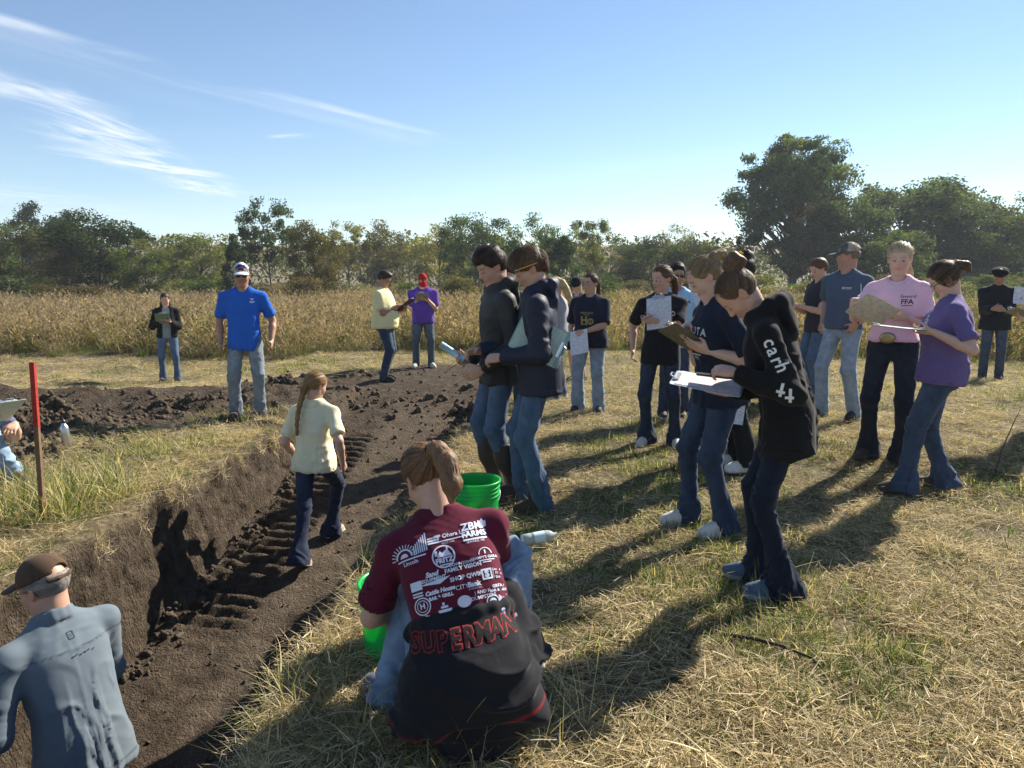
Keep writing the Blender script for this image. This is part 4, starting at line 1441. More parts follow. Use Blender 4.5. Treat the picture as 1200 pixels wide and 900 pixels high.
def text2d(txt, size=.1, align='CENTER', bold=0.0, shear=0.0, spacing=1.0):
    """letters as flat polygons: (n,2) points and faces"""
    key = (txt, bold, shear, spacing, align)
    if key not in _TXT:
        cu = bpy.data.curves.new('letters', 'FONT'); cu.body = txt; cu.align_x = align; cu.align_y = 'CENTER'
        cu.size = 1.0; cu.offset = bold; cu.shear = shear; cu.space_character = spacing; cu.resolution_u = 2
        ob = bpy.data.objects.new('letters', cu); COLL.objects.link(ob)
        dg = bpy.context.evaluated_depsgraph_get()
        me = bpy.data.meshes.new_from_object(ob.evaluated_get(dg))
        V = np.array([v.co[:2] for v in me.vertices]) if len(me.vertices) else np.zeros((0, 2)); F = [tuple(p.vertices) for p in me.polygons]
        bpy.data.objects.remove(ob); bpy.data.curves.remove(cu); bpy.data.meshes.remove(me)
        F = [f for f in F if all(abs(V[i][1]) < .95 for i in f)]
        _TXT[key] = (V, F)
    V, F = _TXT[key]
    return V * size, F


class Print2D:
    """a sheet of flat print: text, bars, rings and polygons in centimetres, y up"""
    def __init__(s): s.v = []; s.f = []; s.n = 0
    def add(s, V, F, x=0, y=0, rot=0.0, sc=1.0):
        c, q = math.cos(R(rot)), math.sin(R(rot))
        V = np.asarray(V, float) * sc
        V = V @ np.array(((c, q), (-q, c))) + (x, y)
        s.v.append(V); s.f += [tuple(i + s.n for i in f) for f in F]; s.n += len(V); return s
    def text(s, t, x, y, size, rot=0, **kw):
        V, F = text2d(t, size, **kw); return s.add(V, F, x, y, rot)
    def bar(s, x, y, w, h, rot=0, n=4):
        xs = np.linspace(-w / 2, w / 2, n + 1)
        V = [(a, -h / 2) for a in xs] + [(a, h / 2) for a in xs]
        return s.add(V, [(i, i + 1, i + n + 2, i + n + 1) for i in range(n)], x, y, rot)
    def ring(s, x, y, r0, r1, a0=0, a1=360, n=28, sx=1.0, rot=0):
        t = np.radians(np.linspace(a0, a1, n + 1))
        V = [(r0 * math.cos(a) * sx, r0 * math.sin(a)) for a in t] + [(r1 * math.cos(a) * sx, r1 * math.sin(a)) for a in t]
        return s.add(V, [(i, n + 1 + i, n + 2 + i, i + 1) for i in range(n)], x, y, rot)
    def disc(s, x, y, r, n=20, sx=1.0, rot=0, a0=0, a1=360):
        t = np.radians(np.linspace(a0, a1, n + 1))
        V = [(0, 0)] + [(r * math.cos(a) * sx, r * math.sin(a)) for a in t]
        return s.add(V, [(0, i + 1, i + 2) for i in range(n)], x, y, rot)
    def poly(s, pts, x=0, y=0, rot=0):
        return s.add(pts, [tuple(range(len(pts)))], x, y, rot)
    def get(s): return np.concatenate(s.v) * .01, s.f

# ---------------------------------------------------------------- hand-held things
def frame_obj(name, c, right, up, n, label, cat, group=None):
    o = empty(name, (0, 0, 0))
    M = Matrix(((right[0], up[0], n[0], c[0]), (right[1], up[1], n[1], c[1]), (right[2], up[2], n[2], c[2]), (0, 0, 0, 1)))
    o.matrix_world = M
    o.location = c; o.rotation_euler = M.to_euler()
    tag(o, label, cat, group)
    return o


def grid_sheet(w, h, nx, ny, fn):
    V = []; F = []
    for j in range(ny + 1):
        for i in range(nx + 1):
            V.append(fn((i / nx - .5) * w, (j / ny - .5) * h))
    for j in range(ny):
        for i in range(nx):
            a = j * (nx + 1) + i; F.append((a, a + 1, a + nx + 2, a + nx + 1))
    return V, F


def clipboard(c, n, u, label, board=(.17, .10, .05), paper=None, w=.228, h=.318, clip=True, lift=0.0, group='clipboards and score sheets in hand', curl=.01, mat=None):
    n = unit(n); u = unit(v3(u) - n * (v3(u) @ n)); r = np.cross(u, n)
    o = frame_obj('clipboard', v3(c), r, u, n, label, 'clipboard', group)
    # board with rounded corners
    rad = .016; pts = []
    for (cx, cy, a0) in ((w / 2 - rad, h / 2 - rad, 0), (-w / 2 + rad, h / 2 - rad, 90), (-w / 2 + rad, -h / 2 + rad, 180), (w / 2 - rad, -h / 2 + rad, 270)):
        for t in (0, 30, 60, 90): pts.append((cx + rad * math.cos(R(a0 + t)), cy + rad * math.sin(R(a0 + t))))
    k = len(pts); V = [(x, y, -.0022) for x, y in pts] + [(x, y, .0) for x, y in pts]
    F = [tuple(reversed(range(k))), tuple(range(k, 2 * k))] + [(i, (i + 1) % k, k + (i + 1) % k, k + i) for i in range(k)]
    link('board', make_mesh('board', V, F, mat or M_WOOD, board, smooth=False), o)
    pw, ph = w * .94, h * .9
    for j in range(2):
        def fn(x, y, j=j):
            e = max(0, -y / ph * 2) ** 2
            return (x + .004 * j, y - .006 - .002 * j, .0016 + .0015 * j + (curl + lift) * e * (.6 + .5 * math.sin(x * 20 + j)) * (.4 + .6 * j))
        V, F = grid_sheet(pw, ph, 6, 8, fn)
        link('paper', make_mesh('paper', V, F, paper or M_PAPER), o)
    if clip:
        mb = MB()
        mb.box((0, h / 2 - .022, .008), .105, .024, .007, None, (.55, .55, .56))
        mb.tube([(-.05, h / 2 - .012, .010), (.05, h / 2 - .012, .010)], .005, 8, (.5, .5, .5))
        mb.tube([(-.03, h / 2 - .004, .010), (-.022, h / 2 + .012, .014), (.022, h / 2 + .012, .014), (.03, h / 2 - .004, .010)], .0035, 6, (.6, .6, .6))
        mb.build('clip', M_METAL, o)
    return o


def sheet_of_paper(c, n, u, label, w=.216, h=.279, mat=None, bend=.03, name='paper_sheet', cat='paper', group='loose papers in hand'):
    n = unit(n); u = unit(v3(u) - n * (v3(u) @ n)); r = np.cross(u, n)
    o = frame_obj(name, v3(c), r, u, n, label, cat, group)
    for j in range(2):
        V, F = grid_sheet(w, h, 8, 10, lambda x, y: (x, y - .004 * j, .002 * j + bend * ((x / w * 2) ** 2) * .5 + bend * max(0, -y / h * 2) ** 2 * .6 * (1 + .3 * j)))
        link('page', make_mesh('page', V, F, mat or M_PAPER), o)
    return o


def pencil(a, d, label, col=(.72, .42, .03), L=.17):
    a = v3(a); d = unit(d)
    mb = MB()
    mb.tube([a - d * .02, a - d * .0], [.0006, .0034], 6, (.55, .40, .24))
    mb.tube([a, a + d * (L - .03)], .0036, 6, col)
    mb.tube([a + d * (L - .03), a + d * (L - .018)], .0038, 6, (.5, .5, .48))
    mb.tube([a + d * (L - .018), a + d * (L - .008)], .0035, 6, (.6, .25, .25))
    o = mb.build('pencil', M_PLASTIC)
    tag(o, label, 'pencil', 'pencils in hand')
    return o


def board_arms(c, n, u, rh=True, under=True, which='L'):
    """hands for a board at local centre c: one carries it from below, the other writes"""
    c = v3(c); n = unit(n); u = unit(v3(u) - n * (v3(u) @ n)); r = np.cross(u, n)
    A = {}
    sg = 1 if which == 'L' else -1
    lo = 'L' if which == 'L' else 'R'; hi = 'R' if which == 'L' else 'L'
    A[lo] = dict(loc=c - r * .11 * sg - u * .075 - n * .026, f=r * .75 * sg + u * .65, n=n, curl=14, pole=(-.5 * sg, -.8, -.7))
    if rh: A[hi] = dict(loc=c + r * .075 * sg - u * .085 + n * .042, f=u * .62 - r * .6 * sg - n * .22, n=-n * .8 - r * .5 * sg, curl=44, pole=(.55 * sg, -.7, -.6))
    return A


def lp(loc, yaw, px, py, Y):
    """local position, in the frame of a person at loc/yaw, of photo pixel (px, py) at depth Y"""
    return rz(R(yaw)).T @ (at_depth(px, py, Y) - v3(loc))


def writer(P, c, n, u, label, plabel=None, pcol=(.72, .42, .03), **kw):
    """clipboard at local c in P's hands, with a pencil if plabel"""
    o = clipboard(P.world(c), P.Rw @ unit(n), P.Rw @ unit(u), label, **kw)
    if plabel:
        h_ = 'R'
        tip = P.wri[h_] + P.fd[h_] * .10 * P.s + P.pn[h_] * .035 * P.s
        d = unit(-P.fd[h_] * .45 + unit(n) * .85)
        pencil(P.world(tip), P.Rw @ d, plabel, pcol)
    return o


JEAN_DARK = (.022, .033, .066)
JEAN_MID = (.062, .098, .165)
JEAN_LIGHT = (.15, .205, .28)
HAIR_DK = (.022, .014, .010)
HAIR_BR = (.075, .042, .022)
HAIR_DB = (.17, .105, .055)
HAIR_BL = (.36, .25, .125)


def people():
    # ---- far woman, dark jacket
    l = stand(200, 447)
    c = v3(.03, .26, 1.10); n = v3(0, -.55, .8); u = v3(0, .8, .55)
    p = Person(l, 200, 1.55, True, .98, SKIN_LIGHT, head=(0, 22, 0), arms=board_arms(c, n, u), feet={'R': (.12, -.02, -12), 'L': (-.13, .04, 14)}, seed=1)
    p.root('far woman in an open black jacket over a grey shirt, reading a green board')
    p.body(); p.hair((.05, .022, .014), 'pony', extra=[('chain', [(.055, -.03, -.03), (.075, .0, -.10), (.085, .03, -.19)], [.026, .024, .012]), ('chain', [(-.055, -.03, -.03), (-.07, -.02, -.11), (-.085, .0, -.17)], [.026, .022, .01])])
    p.top((.26, .29, .30), 'shirt', 'short', .07, .94)
    p.top((.012, .011, .012), 'jacket', 'long', .05, 1.08, sl=1.2, open_=.075, collar=True, grow=.006)
    p.trousers(JEAN_MID, 'boot', .6)
    p.shoes((.05, .05, .06), (.5, .5, .5))
    writer(p, c, n, u, 'green-backed clipboard held by the woman in the black open jacket', board=(.16, .26, .19), paper=M_PAPER_GREEN)

    # ---- man in the blue T-shirt
    l = stand(292, 489)
    p = Person(l, 196, 1.76, False, .98, SKIN_TAN, head=(2, 6, 0), feet={'R': (.13, 0, -16), 'L': (-.12, .02, 20)}, lean=2, seed=2,
               arms={'R': dict(t=(.245, .04, -.56), curl=32), 'L': dict(t=(-.275, .10, -.54), curl=20, pole=(-.5, -1, 0))})
    p.root('older man in a bright blue T-shirt, sunglasses and white cap by the pit')
    p.body(); p.hair((.30, .28, .26), 'short', vol=.007, capped=True)
    p.cap((.62, .63, .66), (.55, .58, .65), front=(.03, .04, .13), back=(.60, .61, .64)); p.glasses(True)
    p.top((.022, .12, .52), 'shirt', 'short', .135, 1.04, belly=.02, flare=.008, sl=1.12, frac=.82, fold=.009)
    q = Print2D().text('W', 0, 1.2, 3.4, bold=.03).bar(0, -1.2, 5.4, .7).bar(0, -2.2, 4, .5)
    V, F = q.get(); p.decal(V, F, p.S + p.tf * .1 - p.tr * .10 - p.tu * .10, -p.tr, p.tu, col=(.75, .8, .85))
    p.trousers((.17, .205, .235), 'straight', .55, 1.1, fold=.010, wearc=(.42, .46, .48))
    p.shoes((.05, .04, .035), (.12, .1, .09))

    # ---- young man in yellow, turned right
    l = stand(452, 446)
    c = v3(-.02, .33, 1.17); n = v3(-.1, -.6, .8); u = v3(0, .8, .6)
    p = Person(l, -98, 1.72, False, 1.2, (.36, .195, .12), head=(-4, 30, 0), arms=board_arms(c, n, u), lean=-2, seed=3, feet={'R': (.10, .0, -10), 'L': (-.10, -.06, 8)})
    p.root('stout young man in a pale yellow T-shirt standing side-on on the churned soil')
    p.browc = (.02, .012, .01); p.body(); p.hair((.03, .018, .012), 'short', vol=.018, extra=[('ell', (0, .03, .10), (.07, .07, .03))]); p.glasses(False)
    p.top((.76, .68, .36), 'shirt', 'short', .09, 1.07, belly=.055, sl=1.1, frac=.8)
    p.trousers((.028, .045, .075), 'straight', .3, 1.05)
    p.shoes((.02, .016, .014), (.03, .025, .02))
    writer(p, c, n, u, 'dark clipboard held by the stout young man in yellow', 'pencil in the hand of the stout young man in yellow', board=(.05, .04, .035))

    # ---- purple T-shirt, red cap
    l = stand(497, 430)
    c = v3(.0, .28, 1.25); n = v3(0, -.5, .85); u = v3(0, .85, .5)
    p = Person(l, 184, 1.71, False, 1.14, SKIN_LIGHT, head=(6, 48, 0), arms=board_arms(c, n, u), lean=4, seed=4, feet={'R': (.13, 0, -20), 'L': (-.13, .02, 20)})
    p.root('young man in a purple T-shirt with a red cap bowed over his clipboard')
    p.body(); p.hair((.06, .03, .018), 'short', vol=.009, capped=True); p.cap((.42, .012, .018), (.46, .015, .02))
    p.top((.125, .055, .36), 'shirt', 'short', .10, 1.08, belly=.045, sl=1.12, frac=.82)
    V, F = Print2D().text('K', 0, 0, 5, bold=.03).get(); p.decal(V, F, p.S + p.tf * .1 - p.tr * .09 - p.tu * .12, -p.tr, p.tu, col=(.6, .6, .75))
    p.trousers((.06, .078, .095), 'straight', .5, 1.08)
    p.shoes((.55, .5, .42), (.6, .55, .48))
    writer(p, c, n, u, 'grey clipboard held by the young man in the red cap', 'pencil of the young man in the red cap', board=(.30, .29, .30))

    # ---- girl walking down the ramp
    fl = stand(351, 672); fr = stand(392, 626)
    mid = (fl + fr) / 2; yaw = -14
    l = v3(mid[0], mid[1], fl[2] + .01)
    Lf = rz(R(yaw)).T @ (fl - l); Rf = rz(R(yaw)).T @ (fr - l)
    s_ = 1.63 / 1.7
    p = Person(l, yaw, 1.63, True, .98, SKIN_LIGHT, head=(-24, 16, 0), lean=5, hip=(-.01, .02, .875), tyaw=4, seed=5, h=.0085,
               feet={'L': (Lf[0] / s_, Lf[1] / s_, 3, .0, 24), 'R': (Rf[0] / s_, Rf[1] / s_ - .06, -6, Rf[2] / s_, 0)},
               arms={'R': dict(t=(.27, -.03, -.50), curl=34, pole=(.6, -1, 0)), 'L': dict(t=(-.235, .10, -.51), curl=30)})
    p.root('girl with a long braid and pale yellow T-shirt walking away along the pit ramp')
    p.body(face=True)
    bp = [p.hl(0, -.095, .0), p.hl(-.01, -.105, -.06)]; br = [.036, .031]
    A0 = p.hl(-.02, -.10, -.11); A1 = p.S - p.tf * .135 - p.tr * .085 - p.tu * .24
    for i in range(13):
        t = i / 12; bp.append(A0 * (1 - t) + A1 * t - p.tf * .035 * math.sin(t * 3.1)); br.append((.027 if i % 2 else .020) * (1 - .45 * t))
    p.hair((.22, .125, .048), 'pony', gather=(0, -.10, -.02), extra=[('wchain', bp, br)], vol=.010)
    p.top((.76, .69, .46), 'shirt', 'short', .085, 1.06, sl=1.2, frac=.80, fold=.009, flare=.01)
    pr = Print2D()
    for i, (w_, y_) in enumerate(((17, 7), (19, 5), (16, 3), (18, 1), (12, -1))): pr.bar(0, y_, w_, .8, n=8)
    pr.bar(3, -6, 11, 3.5, n=6); pr.bar(3, -9.5, 9, .8)
    V, F = pr.get(); p.decal(V, F, p.S - p.tf * .1 - p.tu * .14 + p.tr * .02, p.tr, p.tu, col=(.74, .70, .55))
    p.trousers((.018, .024, .05), 'flare', .25, .98, fold=.007)
    p.shoes((.35, .30, .22), (.62, .55, .42))
    hd = p.wri['L'] + p.fd['L'] * .09
    sheet_of_paper(p.world(hd + v3(-.02, .02, -.03)), p.Rw @ unit((-.75, -.45, .1)), p.Rw @ unit((0, .15, 1)), 'white papers hanging from the left hand of the girl with the braid', w=.17, h=.25, bend=.01)
    hd = p.wri['R'] + p.fd['R'] * .09 + p.pn['R'] * .03
    pencil(p.world(hd - v3(0, 0, .03)), p.Rw @ unit((.2, .2, 1)), 'yellow pencil in the right hand of the girl with the braid', (.78, .46, .02))

    # ---- man in the pit, lower left
    l = v3(-1.80, 2.80, -1.24)
    p = Person(l, 62, 1.70, False, 1.02, (.50, .28, .20), head=(18, 14, 0), lean=16, neckf=.8, seed=6, h=.0060,
               arms={'L': dict(t=(-.27, .16, -.50), curl=30), 'R': dict(t=(.20, .30, -.42), curl=30)}, feet={'R': (.13, 0, -10), 'L': (-.13, .1, 10)})
    p.root('grey-haired man in a blue-grey work shirt and brown cap down in the pit')
    p.browc = (.3, .28, .26); p.body(); p.hair((.20, .175, .155), 'short', vol=.010, nape=-.088, streak=.5, capped=True); p.cap((.085, .052, .034), (.07, .043, .03), hole=True); p.glasses(False, (.12, .10, .08))

    def shirt_paint(C, V, tv, Nn):
        yoke = np.exp(-((tv[:, 2] + .105 - .06 * np.abs(tv[:, 0])) / .0022) ** 2) * (tv[:, 1] < -.02)
        yoke2 = .5 * np.exp(-((tv[:, 2] + .112 - .06 * np.abs(tv[:, 0])) / .0016) ** 2) * (tv[:, 1] < -.02)
        return C * (1 - .55 * np.clip(yoke + yoke2, 0, 1))[:, None]
    p.top((.130, .160, .190), 'shirt', 'long', .15, 1.0, flare=.024, belly=.02, sl=1.18, collar=True, fold=.0075, paint=shirt_paint, mat=M_CLOTH)
    pr = Print2D().bar(0, 1.4, 2.2, .3).bar(0, -1.4, 2.2, .3).bar(-1.1, 0, .3, 2.9).bar(1.1, 0, .3, 2.9).bar(0, .3, .9, .25).bar(0, -.4, .9, .25)
    V, F = pr.get(); p.decal(V, F, p.S - p.tf * .1 - p.tu * .045, p.tr, p.tu, name='logo', col=(.03, .05, .07))
    pr = Print2D()
    for i, x in enumerate((-4.2, -2.8, -1.0, .8, 2.4, 4.4)): pr.bar(x, .25 * math.sin(i * 2.1), 1.1, .45, rot=20 * math.sin(i * 1.7), n=2)
    V, F = pr.get(); p.decal(V, F, p.S - p.tf * .1 - p.tu * .13 + p.tr * .02, p.tr, p.tu, name='stitching', col=(.02, .025, .03))
    p.trousers((.07, .12, .24), 'straight', .4, .94)
    b = Sdf(); b.loft([(p.P + p.pu * .075, p.pr, p.pf, .136, .108), (p.P + p.pu * .105, p.pr, p.pf, .134, .106)], .01)
    V, Q = b.mesh(.006, 1); link('belt', make_mesh('belt', V, Q, M_SHOE, (.06, .035, .02)), p.o)
    p.shoes((.05, .035, .025), (.03, .025, .02))

    # ---- person sitting on the spoil at the left edge
    l = v3(-4.20, 5.5, float(surf_z(-4.20, 5.5)))
    kn = {}
    p = Person(l, -118, 1.74, False, 1.0, SKIN_LIGHT, head=(0, 25, 0), lean=22, hip=(0, -.12, .14), ptilt=-8, seed=7, h=.009,
               feet={'R': (.13, .22, -4), 'L': (-.13, .27, 4)},
               arms={'R': dict(abs=(.16, .44, .44), f=(-.4, .7, -.2), n=(0, -.3, -1), curl=35), 'L': dict(abs=(-.12, .40, .46), f=(.6, .6, -.2), n=(0, -.3, -1), curl=30)})
    p.root('person in light blue jeans sitting on the spoil heap at the left edge')
    p.body(); p.hair(HAIR_BR, 'short', vol=.015)
    p.top((.10, .13, .2), 'shirt', 'short', .02, 1.05, sl=1.1)
    p.trousers((.24, .34, .45), 'straight', .4, 1.1, fold=.009)
    p.shoes((.16, .11, .08), (.2, .18, .16))
    c = v3(.02, .53, .60)
    clipboard(p.world(c), p.Rw @ unit((0, -.55, .8)), p.Rw @ unit((0, .85, .5)), 'clipboard with a printed form on the knees of the person sitting on the spoil', board=(.5, .6, .62))
    pencil(p.world(p.wri['R'] + p.fd['R'] * .1), p.Rw @ unit((.2, -.3, .9)), 'pencil of the person sitting on the spoil heap')

    # ---- squatting girl in maroon
    l = v3(-.205, 2.46, 0); l[2] = surf_z(-.205, 2.46)
    p = Person(l, 8, 1.70, True, 1.12, SKIN_LIGHT, head=(22, 40, -4), lean=29, side=-12, hip=(.03, -.17, .255), ptilt=10, neckf=.6, seed=8, h=.0056,
               feet={'L': (-.23, .02, 34, 0, 0), 'R': (.24, .10, -34, 0, 0)},
               arms={'L': dict(t=(-.15, .26, -.44), f=(.3, .8, -.5), n=(.5, 0, -.8), pole=(-.8, -1, -.4)), 'R': dict(t=(.12, .30, -.42), f=(-.4, .8, -.4), n=(-.5, 0, -.8), pole=(1.0, -.7, -.4))})
    p.root('squatting girl in a maroon T-shirt full of sponsor logos, black jacket round her waist')
    p.body()
    tail = [(0.0, -.105, .045), (.005, -.150, .035), (.008, -.172, -.03), (.0, -.165, -.11), (-.02, -.15, -.17)]
    p.hair((.155, .085, .042), 'pony', gather=(0, -.115, .045), extra=[('ell', (.0, -.125, .045), (.026, .022, .026)), ('chain', tail, [.022, .030, .036, .032, .008], .02)], vol=.008, nape=-.052, streak=.55)
    mb = MB(); mb.tube([p.hl(.027 * math.cos(a), -.128 + .004 * math.sin(a), .045 + .027 * math.sin(a)) for a in np.linspace(0, 2 * math.pi, 17)], .006, 7, (.02, .015, .02)); mb.build('hair_tie', M_CLOTH, p.o)
    p.top((.105, .012, .030), 'shirt', 'short', .07, 1.03, sl=1.22, frac=.78, fold=.008, flare=.012)
    maroon_print(p)
    p.trousers((.17, .235, .33), 'straight', .45, 1.12, fold=.009, wearc=(.40, .46, .53))
    p.shoes((.10, .12, .16), (.5, .5, .5))
    # jacket tied by its sleeves, hanging over her hips to the ground
    j = Sdf()
    P_, u_, f_, r_ = p.P, p.pu, p.pf, p.pr
    dn = v3(0, 0, -1)
    j.loft([(P_ + v3(.0, -.105, -.150), r_, v3(0, 1, 0), .246, .145), (P_ + v3(.0, -.085, -.08), r_, v3(0, 1, 0), .242, .160), (P_ + v3(0, -.05, .02), r_, unit(f_ + v3(0, .4, 0)), .214, .165),
            (P_ + u_ * .11 - f_ * .01, r_, f_, .170, .142), (p.W + p.tu * .02, p.tr, p.tf, .154, .126)], .02)
    under = Sdf(); under.loft([(P_ + v3(.0, -.10, -.21), r_, v3(0, 1, 0), .222, .115), (P_ + v3(.0, -.09, -.10), r_, v3(0, 1, 0), .20, .115)], .01); j.group(under, .012, 's')
    j.loft([(P_ + v3(.03, -.13, -.275), r_, v3(0, 1, 0), .075, .030), (P_ + v3(.025, -.16, -.20), r_, v3(0, 1, 0), .125, .034), (P_ + v3(.02, -.15, -.10), r_, v3(0, 1, 0), .16, .06)], .03)
    k0 = p.hip['R'] * .55 + p.knee['R'] * .45 + v3(0, 0, .05)
    j.chain([P_ + v3(.13, .0, .04), P_ + v3(.20, .05, .02), k0, k0 + v3(.03, .02, -.12)], [.07, .075, .07, .05], .04)
    ring = [p.W + p.tu * .012 + p.tr * (math.sin(t) * .155) - p.tf * (math.cos(t) * .125) for t in np.linspace(-1.9, 1.9, 11)]
    j.chain(ring, [.026] * 11, .015)
    V, Q = j.mesh(.0065, 2); Nn = vnormals(V, Q)
    P0 = V * 1.0
    wv = .03 * fbm(P0 * 9, 2)[:, None]
    rid = np.clip(1 - np.abs(fbm((P0 + wv) * (7, 4, 11), 2)) * 2.8, -.4, 1)
    x_ = V[:, 0] - P_[0]
    swag = np.clip(1 - np.abs(vnoise(np.stack([x_ * 3.0, np.full(len(V), 2.0), (V[:, 2] - 1.2 * x_ * x_) * 13 + x_ * 4], 1) + wv * 14)) * 2.4, 0, 1) ** 1.5
    vert = np.clip(1 - np.abs(vnoise(np.stack([x_ * 13, V[:, 1] * 6, V[:, 2] * 2.2], 1) + wv * 10)) * 2.4, 0, 1) ** 1.5
    lowj = sm(P_[2] + .02 - V[:, 2], 0, .16)
    V = V + Nn * (.006 * rid + .022 * (swag - .3) * (1 - .5 * lowj) + .024 * (vert - .3) * lowj + .006 * fbm(P0 * 6, 2))[:, None] * (1 - .8 * sm(V[:, 2], P_[2] + .10, P_[2] + .16))[:, None]
    C = np.tile(np.array((.014, .014, .017)), (len(V), 1))
    hemz = P_[2] - .085 + .14 * (V[:, 0] - P_[0])
    piping = np.exp(-((V[:, 2] - hemz) / .0045) ** 2) * (V[:, 1] < P_[1] + .15)
    C = C * (1 - piping[:, None]) + piping[:, None] * np.array((.22, .012, .02))
    jo = link('tied_jacket', make_mesh('tied_jacket', V, Q, M_CLOTH, C), p.o)
    p.tops['tied_jacket'] = (jo, BVHTree.FromPolygons(V.tolist(), Q.tolist()))
    o0 = p.W - p.tf * .16 - p.tu * .055 - p.tr * .01
    upv = unit(p.tu + p.pu * .4); rt = unit(p.tr - upv * (p.tr @ upv))
    for (bold, colr, off) in ((.070, (.27, .025, .025), .0030), (.018, (.010, .008, .009), .0050)):
        tx = Print2D()
        for i, ch in enumerate('SUPERMAN'):
            x = (i - 3.5) * 4.45 + .8
            V2, F2 = text2d(ch, 8.2, bold=bold); V2 = V2 * (.80, 1.0)
            tx.add(V2, F2, x, .035 * x * x * .12 - .3)
        V, F = tx.get(); p.decal(V, F, o0, rt, upv, name='lettering', col=colr, garment='tied_jacket', off=off)

    # ---- two boys by the bucket
    l = stand(587, 578)
    yaw = 108
    rh = lp(l, yaw, 549, 424, l[1] + .12)
    p = Person(l, yaw, 1.80, False, 1.0, SKIN_LIGHT, head=(2, 24, 0), lean=3, seed=9, feet={'R': (.13, .02, -10), 'L': (-.10, -.06, 8)},
               arms={'R': dict(loc=rh, f=(-.2, .9, .2), n=(-.6, 0, .6), curl=48), 'L': dict(t=(-.20, .16, -.48), curl=30)})
    p.root('dark-haired boy in a black and grey hooded jacket and tall rubber boots')
    p.browc = (.02, .012, .008); p.body(); p.hair((.035, .020, .013), 'short', vol=.016, nape=-.085, extra=[('ell', (.0, .060, .085), (.066, .046, .036)), ('ell', (0, -.01, .106), (.064, .085, .028)), ('ell', (.0, .086, .066), (.056, .022, .024)), ('ell', (.0, .045, .115), (.04, .04, .022))])

    def jk(C, V, tv, Nn):
        edge = -.165 - .25 * np.abs(tv[:, 0]) * 0 + .10 * np.clip(tv[:, 1], -.1, .2)
        up_ = sm(tv[:, 2] - edge, -.004, .004)[:, None]
        low_ = sm(-(tv[:, 2] + .46), -.004, .004)[:, None] * (tv[:, 1] < .0)[:, None]
        C = np.array((.012, .013, .016)) * (1 - up_) + np.array((.030, .031, .031)) * up_
        C = C * (1 - low_) + np.array((.05, .05, .05)) * low_
        zip_ = (np.abs(tv[:, 0]) < .004) & (tv[:, 1] > 0)
        C[zip_] = (.02, .02, .02)
        return C
    p.top((.01, .01, .01), 'jacket', 'long', .115, 1.05, sl=1.12, hood=True, fold=.008, paint=jk, mat=M_NYLON, grow=.004)
    p.trousers((.055, .088, .15), 'straight', .45, 1.0, tuck=.34, fold=.006)
    p.shoes((.05, .037, .03), (.04, .032, .028), 'boot')
    hc = p.wri['R'] + p.fd['R'] * .085 + p.pn['R'] * .03
    a = p.world(hc); d = unit(at_depth(522, 403, l[1] + .10) - at_depth(553, 424, l[1] + .12))
    ro = empty('paper_roll', a); tag(ro, 'pale blue papers rolled in the hand of the boy in rubber boots', 'paper roll')
    mb = MB()
    mb.tube([-d * .03, d * .17], .026, 16, (.48, .68, .82)); mb.tube([d * .17, d * .1705], .020, 16, (.3, .42, .5))
    mb.build('roll', M_PLASTIC, ro, True)
    V, F = grid_sheet(.16, .20, 6, 6, lambda x, y: tuple(d * (-.05 - (y + .1) * .75) + v3(0, .0, -1) * (.012 + .06 * (x + .08)) + v3(.3, -.5, .1) * x))
    link('loose_page', make_mesh('loose_page', V, F, M_PAPER_BLUE), ro)
    pencil(a + v3(-.02, -.02, -.045), unit(v3(-.8, -.1, -.5)), 'pencil poking from the hand with the blue roll', (.30, .2, .08), .12)

    l = stand(632, 594)
    yaw = 90
    lh = lp(l, yaw, 588, 419, l[1] - .14)
    p = Person(l, yaw, 1.79, False, 1.04, SKIN_LIGHT, head=(6, 27, 0), lean=4, seed=10, feet={'R': (.11, .10, -6), 'L': (-.11, -.02, 10)},
               arms={'L': dict(loc=lh, f=(.35, .9, -.1), n=(.5, -.2, -.7), curl=42, pole=(-.5, -1, -.3)), 'R': dict(t=(.12, .36, -.36), f=(-.5, .8, 0), n=(-.5, 0, -.6), curl=40)})
    p.root('brown-haired boy in a navy windbreaker with a pencil behind his ear')
    p.browc = (.06, .035, .02); p.body()
    p.hair((.105, .058, .028), 'floppy', vol=.014, nape=-.07, extra=[('ell', (.03, .090, .052), (.05, .028, .028)), ('ell', (-.035, .086, .046), (.044, .028, .028)), ('ell', (-.074, .03, .038), (.020, .055, .038)), ('ell', (0, -.09, -.01), (.062, .03, .06))], streak=.45)
    p.top((.011, .014, .034), 'windbreaker', 'long', .13, 1.05, sl=1.2, hood=True, fold=.010, mat=M_NYLON, grow=.004, flare=.004)
    p.trousers((.055, .092, .16), 'straight', .5, .95, fold=.008)
    p.shoes((.055, .035, .022), (.04, .03, .02))
    pencil(p.world(p.hl(-.101, -.03, .016)), p.Rw @ (p.HM @ unit((.0, 1, .12))), 'yellow pencil tucked behind the ear of the boy in navy', (.70, .36, .03), .15)
    c = lp(l, yaw, 632, 398, l[1] - .15); c[0] = -.165
    clipboard(p.world(c), p.Rw @ unit((-1, .05, .12)), p.Rw @ unit((.0, -.86, -.42)), 'teal clipboard tucked under the arm of the boy in the navy windbreaker', board=(.24, .42, .44), paper=M_PAPER_GREEN, w=.25, h=.34)

    # ---- those standing behind
    l = stand(656, 468)
    p = Person(l, 60, 1.62, True, 1.0, SKIN_LIGHT, head=(10, 18, 0), seed=11, lean=6, arms={'L': dict(t=(-.12, .26, -.34), curl=30), 'R': dict(t=(.12, .26, -.34), curl=30)})
    p.root('girl with long blond hair in a grey top behind the boy in the navy windbreaker')
